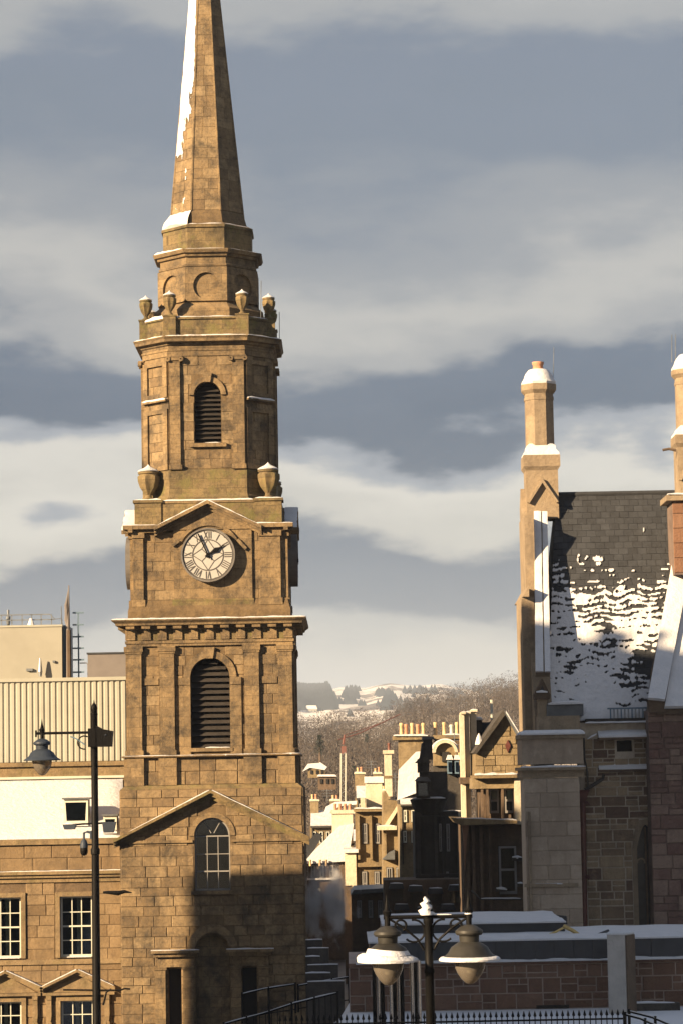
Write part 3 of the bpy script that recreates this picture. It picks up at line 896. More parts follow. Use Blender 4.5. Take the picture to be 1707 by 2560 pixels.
# ---- clock stage
hc = 2.85
zc0, zc1, zc2 = ce + .05, tz(1500, hc), tz(1330, hc)
MB(TM).sq([(3.05, zc0), (3.05, zc0 + .28), (2.95, zc1), (hc, zc1 + .02), (hc, zc2)]).build('clock_stage_wall', 'tower_core', steeple)
PXC = Y0 and 1 / 67.2
clock_z = tz(1388, hc + .3)
stones(ashlar(-hc, hc, zc1 + .03, zc2, .36, .45, 1.0, rnd), TM, -hc - .02, 'tower', steeple)
for k in (2, 6):
    stones(ashlar(-hc, hc, zc1 + .03, zc2, .36, .45, 1.0, rnd), face(k), -hc - .02, 'tower', steeple, joined=sidest)
tb1, tb0 = tz(1247, hc), tz(1330, hc)
zped0, zpeda = tz(1316, 3.2), tz(1251, 3.2)
def clock_side(k):
    Mx = face(k)
    # pilasters and centre bay
    for a, b, pr in ((-190, -165, .13), (130, 182, .13)):
        q = MB(Mx).box(a * PXC, b * PXC, -hc - pr, -hc, zc1 + .03, zc2 - .2)
        q.box(a * PXC - .05, b * PXC + .05, -hc - pr - .06, -hc, zc2 - .2, zc2 - .002).box(a * PXC - .06, b * PXC + .06, -hc - pr - .05, -hc - .001, zc1 - .22, zc1 + .03)
        q.build('pilaster', 'tower_trim', steeple)
    MB(Mx).box(-88 * PXC, 110 * PXC, -hc - .11, -hc, zc1 + .03, zc2 + .25).build('clock_panel', 'tower_trim', steeple)
    MB(Mx).box(-92 * PXC, 114 * PXC, -hc - .15, -hc - .001, zc1 - .26, zc1 + .03).build('panel_plinth', 'tower_moss', steeple)
    # broken cornice either side
    for a, b in ((-3.2, -1.9), (1.75, 3.2)):
        MB(Mx).box(a, b, -hc - .16, -hc + .01, zc2, zc2 + .12).box(a, b, -hc - .34, -hc + .01, zc2 + .12, zc2 + .27).build('cornice', 'tower_trim', steeple)
        if k != 0: continue
        snow_along(tower_snow, [(a, -hc - .18, zc2 + .27), (b, -hc - .18, zc2 + .27)], (0, 1, 0), 0.26, 0.05, 4)
    # pediment with tympanum and raking cornices
    MB(Mx).prism([(-2.0, zped0 - .1), (2.0, zped0 - .1), (0, zpeda - .1)], -hc - .15, -hc + .3).build('tympanum', 'tower_trim', steeple)
    for s_ in (-1, 1):
        for (t0, t1, pr) in ((0.0, .13, .50), (.13, .22, .36), (.22, .33, .24)):
            poly = [(s_ * 2.02, zped0 - t0), (0, zpeda - t0), (0, zpeda - t1), (s_ * 2.02, zped0 - t1)]
            if s_ > 0: poly.reverse()
            MB(Mx).prism(poly, -hc - pr, -hc + .3).build('raking_cornice', 'tower_trim', steeple)
        sn = SnowMB(steeple, Mx)
        snow_along(sn, [(s_ * 1.95, -hc - .24, zped0 + .03), (s_ * .04, -hc - .24, zpeda + .002)], (0, 1, 0), 0.5, 0.05, 6 + k)
    # hood moulding curving over the dial
    MB(Mx).ring(0.0, clock_z, 1.13, 1.25, -hc - .22, -hc - .05, R(28), R(152), 20).build('hood_mould', 'tower_trim', steeple)
    MB(Mx).bar((-1.10, clock_z + .58), (-1.35, clock_z + .40), .12, -hc - .22, -hc - .05).build('hood_mould', 'tower_trim', steeple)
    MB(Mx).bar((1.10, clock_z + .58), (1.42, clock_z + .22), .12, -hc - .22, -hc - .05).build('hood_mould', 'tower_trim', steeple)
    # the clock itself
    ck = bpy.data.objects.new('clock', None)
    ck.location = Mx @ Vector((0, -hc - .2, clock_z))
    link(ck, steeple)
    RD = 1.0
    yd = -hc - .40
    MB(Mx).ring(0, clock_z, RD * .96, RD * 1.02, yd - .05, -hc - .05, n_=40).build('rim', 'bezel', ck)
    n_ = 40
    MB(Mx).prism([(RD * .97 * math.cos(2 * math.pi * i / n_), clock_z + RD * .97 * math.sin(2 * math.pi * i / n_)) for i in range(n_)], yd, -hc - .06).build('dial', 'dial', ck)
    fr_ = MB(Mx)
    fr_.ring(0, clock_z, RD * .56, RD * .60, yd - .012, yd + .002, n_=36).ring(0, clock_z, RD * .91, RD * .95, yd - .012, yd + .002, n_=40)
    for i in range(12):
        a = R(30 * i)
        fr_.bar((.93 * math.sin(a + .09), clock_z + .93 * math.cos(a + .09)), (.90 * math.sin(a + .26), clock_z + .90 * math.cos(a + .26)), .018, yd - .01, yd + .002)
    for i in range(4):
        a = R(90 * i)
        b = R(90 * i + 45)
        p1 = (.33 * math.sin(b), clock_z + .33 * math.cos(b))
        fr_.bar((0, clock_z), p1, .028, yd - .010, yd + .002)
        fr_.bar((.58 * math.sin(a), clock_z + .58 * math.cos(a)), p1, .028, yd - .011, yd + .002)
        fr_.bar((.58 * math.sin(a + R(90)), clock_z + .58 * math.cos(a + R(90))), p1, .028, yd - .009, yd + .002)
    fr_.build('dial_tracery', 'dialframe', ck)
    def glyph(s_, ang):
        q = MB(Mx)
        wds = {'I': .075, 'V': .15, 'X': .16}
        tot = sum(wds[c] for c in s_)
        t_ = -tot / 2
        r0, r1 = .62, .89
        def P(t, r):
            return (t * math.cos(ang) + r * math.sin(ang), clock_z - t * math.sin(ang) + r * math.cos(ang))
        y_ = yd - .014
        for c in s_:
            wc = wds[c]
            m_ = t_ + wc / 2
            if c == 'I':
                q.bar(P(m_, r0), P(m_, r1), .034, y_, yd + .002)
            elif c == 'V':
                q.bar(P(t_ + .02, r1), P(m_, r0), .040, y_, yd + .002).bar(P(t_ + wc - .02, r1), P(m_, r0), .022, y_ + .001, yd + .002)
            else:
                q.bar(P(t_ + .02, r1), P(t_ + wc - .02, r0), .040, y_, yd + .002).bar(P(t_ + wc - .02, r1), P(t_ + .02, r0), .022, y_ + .001, yd + .002)
            t_ += wc
        q.build('numeral', 'dialframe', ck)
    for i, s_ in enumerate(['XII', 'I', 'II', 'III', 'IIII', 'V', 'VI', 'VII', 'VIII', 'IX', 'X', 'XI']):
        glyph(s_, R(30 * i))
    ma, ha = R(-24), R(60)
    q = MB(Mx)
    q.bar((-.16 * math.sin(ma), clock_z - .16 * math.cos(ma)), (.86 * math.sin(ma), clock_z + .86 * math.cos(ma)), .055, yd - .085, yd - .065)
    q.build('minute_hand', 'black', ck)
    q = MB(Mx)
    hd = Vector((math.sin(ha), math.cos(ha)))
    hn = Vector((hd.y, -hd.x))
    pts = [hd * -.12 + hn * .03, hd * .2 + hn * .035, hd * .36 + hn * .10, hd * .5 + hn * .035, hd * .72 + hn * .01, hd * .72 - hn * .01, hd * .5 - hn * .035, hd * .36 - hn * .10, hd * .2 - hn * .035, hd * -.12 - hn * .03]
    q.prism([(p.x, clock_z + p.y) for p in reversed(pts)], yd - .06, yd - .04)
    q.build('hour_hand', 'black', ck)
    MB(Mx).prism([(.07 * math.cos(2 * math.pi * i / 12), clock_z + .07 * math.sin(2 * math.pi * i / 12)) for i in range(12)], yd - .095, yd - .005).build('hub', 'black', ck)
for k in (0, 2, 6):
    clock_side(k)
# attic block behind the pediment, with corner pedestals
MB(TM).sq([(2.72, zc2 - .01), (2.72, tb1 - .13)]).build('attic_wall', 'tower_moss', steeple)
for sx in (-1, 1):
    for sy in (-1, 1):
        xc, yc = sx * 2.28, sy * 2.28
        MB(TM @ Matrix.Translation((xc, yc, 0))).sq([(.5, zc2 + .272), (.5, tb1 - .1), (.56, tb1 - .1), (.56, tb1)]).build('urn_pedestal', 'tower_moss', steeple)
MB(TM).sq([(2.76, tb1 - .13), (2.76, tb1 - .03), (2.4, tb1 + .0)]).build('attic_coping', 'tower_trim', steeple)
snow_along(tower_snow, [(-1.7, -2.66, tb1 - .03), (1.7, -2.66, tb1 - .03)], (0, 1, 0), .22, .06, 8)
snow_along(tower_snow, [(-2.6, 1.7, tb1 - .03), (-2.6, -1.7, tb1 - .03)], (1, 0, 0), .22, .10, 8)

# ---- carved urns
def urn(x, y, z, h, rr, parent, capsnow=True, lobes=7):
    Mx = TM @ Matrix.Translation((x, y, z))
    prof = [(.55, 0), (.55, .07), (.34, .10), (.30, .17), (.42, .22), (.80, .38), (.98, .55), (1.0, .68), (.86, .74), (.98, .76), (1.0, .80), (.80, .82)]
    q = MB(Mx)
    n_ = 28
    rings = []
    for i_, (r, zz) in enumerate(prof):
        ring = []
        for i in range(n_):
            a = 2 * math.pi * i / n_
            fl_ = 1 + (.10 * math.cos(a * lobes) if 4 <= i_ <= 7 else 0)
            ring.append((rr * r * fl_ * math.cos(a), rr * r * fl_ * math.sin(a), zz * h))
        rings.append(ring)
    q.loft(rings)
    u = q.build('urn', 'tower_moss', parent, True)
    MB(Mx).lathe([(rr * .9, .815 * h), (rr * .72, .86 * h), (rr * .3, .92 * h), (rr * .12, .96 * h), (rr * .02, h * .985)], 16).build('lid', 'tower_moss', u, True)
    if capsnow:
        MB(Mx).lathe([(rr * .97, .82 * h), (rr * 1.02, .845 * h), (rr * .74, .89 * h), (rr * .36, .94 * h), (rr * .15, .985 * h), (rr * .02, 1.03 * h)], 16).build('snow_cap', 'snow', u, True)
uz = tb1
uh = tz(1153, 2.28) - tz(1243, 2.28)
for sx in (-1, 1):
    for sy in (-1, 1):
        urn(sx * 2.28, sy * 2.28, uz, uh, .40, steeple)
        for (a, b, sd) in (((-.5, -.36), (.5, -.36), (0, 1, 0)),):
            snow_along(tower_snow, [(sx * 2.28 - .5, sy * 2.28 - .42, uz), (sx * 2.28 + .5, sy * 2.28 - .42, uz)], (0, 1, 0), .2, .07, sx + 3)

# ---- octagonal upper belfry
ho, ao = 2.46, 1.44
zo0, zo1, zo2 = tb1 - .02, tz(1172, ho), tz(889, ho)
ho2, ao2 = ho + .10, ao + .10 * .41421
MB(TM).oct([(ho2 + .08, ao2 + .08, zo0), (ho2 + .06, ao2 + .03, zo0 + .15), (ho2, ao2, zo0 + .25), (ho2, ao2, zo1 - .08), (ho, ao, zo1)]).build('octagon_plinth', 'tower_moss', steeple)
owh = 34 * PX
ozs, ozb = tz(987, ho), tz(1108, ho)
MB(TM).holes([(-ao, zo1 - .01), (ao, zo1 - .01), (ao, zo2), (-ao, zo2)], [arch_poly(.02, owh, ozb, ozs)], -ho, -ho + .5).build('octagon_front', 'tower_core', steeple)
rings_ = []
for z_ in (zo1 - .01, zo2 - .004):
    rings_.append([(-ao + .003, -ho + .51, z_), (ao - .003, -ho + .51, z_), (ao - .002, -ho + .003, z_), (ho, -ao, z_), (ho, ao, z_), (ao, ho, z_), (-ao, ho, z_), (-ho, ao, z_), (-ho, -ao, z_), (-ao + .002, -ho + .003, z_)])
MB(TM).loft(rings_).build('octagon_wall', 'tower_core', steeple)
stones(ashlar(-ao, ao, zo1 + .02, zo2, .36, .4, .85, rnd, [arch_hole(.02, owh + .02, ozb - .14, ozs, .2)]), TM, -ho - .02, 'tower', steeple)
dch, hch = (ho + ao) / math.sqrt(2), (ho - ao) / math.sqrt(2)
for k in (1, 7):
    stones(ashlar(-hch, hch, zo1 + .02, zo2, .36, .4, .85, rnd), face(k), -dch - .02, 'tower', steeple, joined=sidest)
for k in (2, 6):
    stones(ashlar(-ao, ao, zo1 + .02, zo2, .36, .4, .85, rnd), face(k), -ho - .02, 'tower', steeple, joined=sidest)
for k in (0, 2, 4, 6):
    for a, b in ((-ao + .02, -ao + .42), (ao - .46, ao - .02)):
        q = MB(face(k)).box(a, b, -ho - .13, -ho, zo1 + .16, zo2 - .24).box(a - .05, b + .05, -ho - .18, -ho, zo1 - .02, zo1 + .16)
        q.box(a - .02, b + .02, -ho - .15, -ho, zo2 - .24, zo2 - .18).box(a - .06, b + .06, -ho - .20, -ho, zo2 - .18, zo2 - .06).box(a - .09, b + .09, -ho - .22, -ho, zo2 - .06, zo2 - .002)
        q.build('pilaster', 'tower_trim', steeple)
        for xv in (a - .05, b + .05):
            MB(face(k)).ring(xv, zo2 - .13, .03, .10, -ho - .235, -ho - .1, n_=12).build('volute', 'tower_trim', steeple)
for k in (1, 3, 5, 7):
    pr0, pr1 = tz(980, ho), tz(910, ho)
    pq0, pq1 = tz(1162, ho), tz(1030, ho)
    hw_ = .44
    for z0_, z1_ in ((pr0, pr1), (pq0, pq1)):
        fm = MB(face(k)).holes([(-hch + .03, z0_ - .16), (hch - .03, z0_ - .16), (hch - .03, z1_ + .16), (-hch + .03, z1_ + .16)], [[(-hw_, z0_), (hw_, z0_), (hw_, z1_), (-hw_, z1_)]], -dch - .10, -dch)
        fm.build('panel_frame', 'tower_trim', steeple)
    zl = tz(996, ho)
    MB(face(k)).box(-hch + .02, hch - .02, -dch - .18, -dch, zl - .08, zl).build('string_course', 'tower_trim', steeple)
    if k in (7, 1):
        sn = SnowMB(steeple, face(k))
        snow_along(sn, [(-hch + .05, -dch - .08, zl), (hch - .05, -dch - .08, zl)], (0, 1, 0), .2, .09, 4)
louvred(TM @ Matrix.Translation((.02, 0, 0)), owh, ozb, ozs, -ho, 13, steeple, .16, .2)
MB(TM).box(-.66, .72, -ho - .16, -ho + .16, ozb - .15, ozb - .003).build('sill', 'tower_trim', steeple)
snow_along(tower_snow, [(-.1, -ho + .04, ozb), (.5, -ho + .04, ozb)], (0, 1, 0), 0.2, 0.05, 12)
zk = tz(838, 2.8)
g_ = lambda d: (ho + d, ao + d * .41421)
MB(TM).oct([(*g_(.06), zo2), (*g_(.06), zo2 + .2), (*g_(.09), zo2 + .2), (*g_(.09), zo2 + .27), (*g_(.05), zo2 + .28), (*g_(.05), zk - .34), (*g_(.12), zk - .30), (*g_(.14), zk - .22), (*g_(.32), zk - .20), (*g_(.34), zk - .10), (*g_(.40), zk - .02), (*g_(.40), zk), (*g_(.0), zk + .03)]).build('cornice', 'tower_trim', steeple)
def oct_snow(hh, aa, z_, wd, h_, ks, seed, trim=0.0):
    for k in ks:
        d_ = hh if k % 2 == 0 else (hh + aa) / math.sqrt(2)
        l_ = aa if k % 2 == 0 else (hh - aa) / math.sqrt(2)
        sn = SnowMB(steeple, face(k))
        snow_along(sn, [(-l_ + trim, -d_, z_), (l_ - trim, -d_, z_)], (0, 1, 0), wd, h_, seed + k)
oct_snow(*g_(.26), zk + .0, .26, .06, (0, 1, 2, 6, 7), 20)
zpar = tz(791, 2.5)
MB(TM).oct([(*g_(.02), zk + .02), (*g_(.02), zpar - .1), (*g_(.08), zpar - .08), (*g_(.08), zpar), (*g_(-.3), zpar + .01)]).build('parapet', 'tower_moss', steeple)
oct_snow(*g_(-.05), zpar - .01, .24, .06, (0, 1, 2, 6), 30)
oct_snow(*g_(-.05), zpar - .01, .3, .16, (7,), 30)
for k in range(8):
    ang = [(-ao, -ho), (ao, -ho), (ho, -ao), (ho, ao), (ao, ho), (-ao, ho), (-ho, ao), (-ho, -ao)][k]
    xx, yy = ang[0] * .965, ang[1] * .965
    MB(TM @ Matrix.Translation((xx, yy, 0))).sq([(.24, zk + .03), (.24, zpar + .02), (.27, zpar + .03), (.27, zpar + .08)]).build('urn_pedestal', 'tower_moss', steeple)
    urn(xx, yy, zpar + .08, .96, .245, steeple)

# ---- drum, attic and spire
hd = 1.84
t8 = .41421
zd0, zd1 = zpar - .1, tz(641, hd)
MB(TM).oct([(hd + .32, (hd + .32) * t8, zd0), (hd + .30, (hd + .30) * t8, tz(772, hd)), (hd + .04, (hd + .04) * t8, tz(757, hd)), (hd, hd * t8, tz(754, hd)), (hd, hd * t8, zd1)]).build('drum_wall', 'tower_trim', steeple)
zst = tz(662, hd)
MB(TM).oct([(hd + .005, hd * t8, zst - .07), (hd + .06, (hd + .06) * t8, zst - .03), (hd + .06, (hd + .06) * t8, zst + .04), (hd + .005, hd * t8, zst + .07)]).build('string_course', 'tower_trim', steeple)
for k in range(8):
    zc_ = tz(714, hd)
    wp = (hd + .10) * t8 - .004
    MB(face(k)).holes([(-wp, tz(752, hd)), (wp, tz(752, hd)), (wp, zst - .08), (-wp, zst - .08)], [[(.50 * math.cos(2 * math.pi * i / 28), zc_ + .52 * math.sin(2 * math.pi * i / 28)) for i in range(28)]], -hd - .10, -hd + .01).build('roundel_panel', 'tower_trim', steeple)
zcr = tz(620, 2.1)
o8 = lambda h_, z_: (h_, h_ * t8, z_)
MB(TM).oct([o8(hd + .01, zd1), o8(hd + .1, zd1 + .02), o8(hd + .12, zd1 + .12), o8(2.06, zd1 + .14), o8(2.1, zcr - .06), o8(2.12, zcr), o8(1.8, zcr + .04)]).build('cornice', 'tower_trim', steeple)
oct_snow(1.98, 1.98 * t8, zcr + .0, .22, .10, (6, 7), 40)
oct_snow(1.98, 1.98 * t8, zcr + .0, .18, .035, (0, 1, 2), 40)
zat = tz(560, 1.75)
MB(TM).oct([o8(1.72, zcr + .0), o8(1.72, zat - .12), o8(1.78, zat - .1), o8(1.78, zat)]).build('spire_attic', 'tower_moss', steeple)
zsb = tz(525, 1.38)
ztip = zsb + (zsb - tz(0, 0.6)) * 1.38 / (0.595 - 1.38)
MB(TM).oct([o8(1.77, zat), o8(1.55, zat + .12), o8(1.43, zsb - .06), o8(1.38, zsb), o8(.02, ztip)]).build('spire', 'tower_core', steeple)
# courses of facing stones up the visible spire faces
spst = MB()
def spire_face(k):
    z = zsb + .03
    while z < ztip - 3:
        h_ = .42
        r0 = 1.38 * (ztip - z) / (ztip - zsb)
        r1 = 1.38 * (ztip - z - h_ + .012) / (ztip - zsb)
        sv = spst.M
        spst.M = face(k)
        n_ = 2 if r0 > .7 else 1
        sp = rnd.uniform(.35, .65)
        cuts = [-1] + ([2 * sp - 1] if n_ == 2 else []) + [1]
        for a, b in zip(cuts[:-1], cuts[1:]):
            pr = .018 + rnd.uniform(-.006, .006)
            e = .006
            spst.add([(a * r0 * t8 * .985 + e, -r0 - pr, z), (b * r0 * t8 * .985 - e, -r0 - pr, z), (b * r1 * t8 * .985 - e, -r1 - pr, z + h_ - .012), (a * r1 * t8 * .985 + e, -r1 - pr, z + h_ - .012),
                      (a * r0 * t8 + e, -r0 + .05, z), (b * r0 * t8 - e, -r0 + .05, z), (b * r1 * t8 - e, -r1 + .05, z + h_ - .012), (a * r1 * t8 + e, -r1 + .05, z + h_ - .012)],
                     [(0, 1, 2, 3), (0, 4, 5, 1), (1, 5, 6, 2), (2, 6, 7, 3), (3, 7, 4, 0), (7, 6, 5, 4)])
        spst.M = sv
        z += h_
for k in (0, 1, 2, 6, 7):
    spire_face(k)
q = spst.build('spire_stones', 'tower', steeple)
q['kind'] = 'stuff'
# roll mouldings on the spire edges
for k in range(8):
    a = R(45 * k + 22.5)
    c_ = 1 / math.cos(R(22.5))
    p0 = Vector((1.38 * c_ * math.sin(a), -1.38 * c_ * math.cos(a), zsb))
    p1 = Vector((0, 0, ztip))
    p1 = p0.lerp(p1, .97)
    MB(TM).tube([p0, p1], [.055, .02], 6).build('spire_rib', 'tower_trim', steeple)
MB(TM).lathe([(.05, 0), (.16, .1), (.2, .25), (.1, .4), (.03, .5), (.03, 1.3), (.001, 1.35)], 12, (0, 0, ztip - .35)).build('weathervane_ball', 'black', steeple)
# snow plastered on the spire's windward face
snw = MB(face(7))
def spire_snow(u, v):
    x = 2 * u - 1
    n_a = noise.noise(Vector((x * 1.3, v * 16, 3.3))) * .75 + noise.noise(Vector((x * 4, v * 44, 1.3))) * .6 + noise.noise(Vector((x * 9, v * 110, 7.3))) * .25
    edge = max(0, (x - .72)) * 6 + max(0, -x - .86) * 6
    if v > .36:
        return .95 - x * .55 + n_a - edge * .6
    if v > .17:
        k_ = (.36 - v) / .19
        return .80 - k_ * 1.25 - x * (.7 + .5 * k_) + n_a * 1.2 - edge * .6
    return -.62 + n_a * 1.45 - x * .2 - edge * .5
nu, nv = 44, 520
zt2 = ztip - 1.2
vs2, fs2, idx = [], [], {}
def sp_pt(i, j, lift):
    z = zsb + .02 + (zt2 - zsb) * j / nv
    r = 1.38 * (ztip - z) / (ztip - zsb)
    x = (2 * i / nu - 1) * r * t8 * .98
    nz = noise.noise(Vector((x * 4, z * 2, 5)))
    return (x, -r - (.028 + .02 * (1 + nz) if lift else .0), z)
on = [[spire_snow((i + .5) / nu, (j + .5) / nv) > 0 for j in range(nv)] for i in range(nu)]
def spv(i, j, l):
    if (i, j, l) not in idx:
        idx[(i, j, l)] = len(vs2)
        vs2.append(sp_pt(i, j, l))
    return idx[(i, j, l)]
for i in range(nu):
    for j in range(nv):
        if not on[i][j]: continue
        fs2.append((spv(i, j, 1), spv(i + 1, j, 1), spv(i + 1, j + 1, 1), spv(i, j + 1, 1)))
        for di, dj, a, b in ((-1, 0, (i, j), (i, j + 1)), (1, 0, (i + 1, j + 1), (i + 1, j)), (0, -1, (i + 1, j), (i, j)), (0, 1, (i, j + 1), (i + 1, j + 1))):
            ii, jj = i + di, j + dj
            if not (0 <= ii < nu and 0 <= jj < nv and on[ii][jj]):
                fs2.append((spv(*a, 1), spv(*b, 1), spv(*b, 0), spv(*a, 0)))
snw.add(vs2, fs2)
snw.build('spire_snow', 'snow', steeple, True)
# snow bank on the flared foot of the spire
for k, h_ in ((7, .34), (6, .26)):
    d0, d1 = 1.68, 1.44
    sn = MB(face(k))
    n_ = 12
    rows_ = []
    for tt in range(6):
        u = tt / 5
        dd = d0 + (1.42 - d0) * u
        zz = zat + (zsb - zat) * u
        up_ = h_ * math.sin(math.pi * min(1, .25 + u * .75)) + .02
        wn = lambda i: max(.06, math.sin(math.pi * (i + .6) / (n_ + 1.2))) ** .6
        rows_.append([((2 * i / n_ - 1) * dd * t8 * 1.03, -dd - up_ * wn(i) * .55, zz + up_ * wn(i) * .45 + .03 * noise.noise(Vector((i * .6, tt, k)))) for i in range(n_ + 1)])
    fs_ = []
    vv = [p for r in rows_ for p in r]
    for tt in range(5):
        for i in range(n_):
            fs_.append((tt * 13 + i, tt * 13 + i + 1, tt * 13 + 14 + i, tt * 13 + 13 + i))
    b0 = len(vv)
    vv += [((2 * i / n_ - 1) * 1.74 * t8 * .97, -1.70, zat - .02) for i in range(n_ + 1)]
    fs_ += [(b0 + i, b0 + i + 1, i + 1, i) for i in range(n_)]
    sn.add(vv, fs_)
    sn.build('snow', 'snow', steeple, True)
oct_snow(1.62, 1.62 * t8, zat + .04, .12, .05, (0, 1), 60)
# lightning conductor
MB(TM).tube([(2.05, -1.2, zpar - .2), (2.1, -1.2, zpar + 1.6)], .015, 5).build('lightning_rod', 'steel', steeple)
MB(TM).tube([(2.75, -.3, zk), (2.76, -.3, zk + 1.3)], .014, 5).build('lightning_rod', 'steel', steeple)
sidest.build('side_stones', 'tower', steeple)['kind'] = 'stuff'
if extra_stones.v:
    extra_stones.build('upper_stones', 'tower', steeple)['kind'] = 'stuff'

# ================================================================== the sandstone townhouse beside the steeple
YL = 99.6
SL = YL / F
LX0, LX1 = at(-620, 2200, YL).x, X0 - hb + .02
zl = lambda row: zrow(row, -10.5, YL)
xl = lambda px, row=2300: at(px, row, YL).x
LI = Matrix.Identity(4)
town = thing('townhouse', 'brown sandstone townhouse with sash windows and triangular pediments beside the clock steeple', 'house', ((LX0 + LX1) / 2, YL + 3, 0))
lr = random.Random(11)
zpar1, zcor, zc_lo = zl(2098), zl(2178), zl(2206)
wins = [-167, 12, 191]
up0, up1 = zl(2395), zl(2242)
lo1 = zl(2503)
hls = []
for c in wins:
    a, b = xl(c - 41), xl(c + 41)
    hls += [[(a, up0), (b, up0), (b, up1), (a, up1)], [(a, .9), (b, .9), (b, lo1), (a, lo1)]]
MB().holes([(LX0, 0), (LX1, 0), (LX1, zc_lo), (LX0, zc_lo)], hls, YL, YL + .4).build('wall', 'left_core', town)
MB().box(LX0, LX1, YL + 1.6, YL + 7.0, 0, zpar1 - .3).build('rear_wall', 'left_core', town)
bh = []
for c in wins:
    a, b = xl(c - 53), xl(c + 53)
    bh += [rect_hole(a, b, up0, up1 + .17), rect_hole(a, b, 0, lo1 + .15)]
bl = ashlar(xl(-330), LX1, zl(2600), zc_lo - .02, .40, .55, 1.15, lr, bh, vary=.12)
for (a, b, c, d) in bl:
    put_block('left_stone', LI, a, b, YL - .03 + lr.uniform(-.008, .008), YL + .06, c, d, town)
bl = ashlar(xl(-330), LX1, zcor + .02, zpar1 - .22, .39, .7, 1.3, lr, vary=.1)
MB().box(LX0, LX1, YL + .02, YL + .5, zcor, zpar1 - .21).build('parapet', 'left_core', town)
for (a, b, c, d) in bl:
    put_block('left_stone', LI, a, b, YL - .01 + lr.uniform(-.008, .008), YL + .06, c, d, town)
MB().box(LX0, LX1 - .003, YL - .12, YL + .56, zpar1 - .2, zpar1).build('coping', 'left_trim', town)
snow_along(SnowMB(town), [(xl(-330), YL - .1, zcor + .005), (LX1, YL - .1, zcor + .005)], (0, 1, 0), .2, .03, 2)
cq = MB().box(LX0, LX1 - .004, YL - .30, YL + .02, zcor - .12, zcor).box(LX0, LX1 - .005, YL - .20, YL + .02, zcor - .24, zcor - .121).box(LX0, LX1 - .006, YL - .09, YL + .02, zc_lo, zcor - .241)
cq.build('cornice', 'left_trim', town)
MB().box(LX0, LX1 - .004, YL - .11, YL, up0 - .24, up0 - .06).build('sill_band', 'left_trim', town)
for i, c in enumerate(wins):
    a, b = xl(c - 41), xl(c + 41)
    for (z0_, z1_) in ((up0, up1), (zl(2640), lo1)):
        e = .17
        MB().holes([(a - e, z0_), (b + e, z0_), (b + e, z1_ + e), (a - e, z1_ + e)], [[(a, z0_ + .001), (b, z0_ + .001), (b, z1_), (a, z1_)]], YL - .09, YL).build('architrave', 'left_trim', town)
    cur = [[(0.46, .62, 0, 1)], [(.0, .2, 0, 1), (0.50, .66, 0, 1)], [(0.50, .62, 0, 1)]][i]
    sash(town, LI, a + .01, b - .01, up0, up1, YL + .17, 3, 4, 'white_paint', .035, .07, rail=2, curtains=cur)
    sash(town, LI, a + .01, b - .01, zl(2640), lo1, YL + .17, 3, 4, 'white_paint', .035, .07, rail=2, curtains=[(.44, .56, 0, 1), (.60, .66, 0, .9)])
    MB().box(a, b, YL + .0, YL + .22, up0 - .05, up0 - .002).build('sill', 'left_trim', town)
    snow_along(SnowMB(town), [(a + .25, YL + .08, up0), (b - .06, YL + .08, up0)], (0, 1, 0), .16, .05, 3 + i)
    # pedimented head over the lower window
    zf, za = zl(2468), zl(2424)
    xm, hw_ = xl(c + 3), 1.40
    for s_ in (-1, 1):
        for (t0, t1, pr) in ((0, .10, .36), (.10, .20, .24)):
            poly = [(xm + s_ * hw_, zf - t0), (xm, za - t0), (xm, za - t1), (xm + s_ * hw_, zf - t1)]
            if s_ > 0: poly.reverse()
            MB().prism(poly, YL - pr, YL).build('raking_cornice', 'left_trim', town)
        snow_along(SnowMB(town), [(xm + s_ * (hw_ - .05), YL - .18, zf + .03), (xm + s_ * .04, YL - .18, za)], (0, 1, 0), .26, .03, 3)
        xc = xm + s_ * 1.08
        q = MB().box(xc - .10, xc + .10, YL - .22, YL, zf - .46, zf - .305)
        q.prism([(xc - .09, zf - 1.5), (xc + .05, zf - 1.5), (xc + .10, zf - 1.0), (xc + .09, zf - .461), (xc - .10, zf - .461)], YL - .17, YL)
        q.build('console', 'left_trim', town)
        MB().ring(xc - .01, zf - 1.35, .02, .12, YL - .22, YL - .16, n_=14).build('scroll', 'left_trim', town)
    MB().prism([(xm - hw_ + .25, zf - .19), (xm + hw_ - .25, zf - .19), (xm, za - .19)], YL - .10, YL).build('tympanum', 'left_trim', town)
    MB().box(xm - hw_ + .03, xm + hw_ - .03, YL - .24, YL, zf - .30, zf - .201).build('cornice', 'left_trim', town)
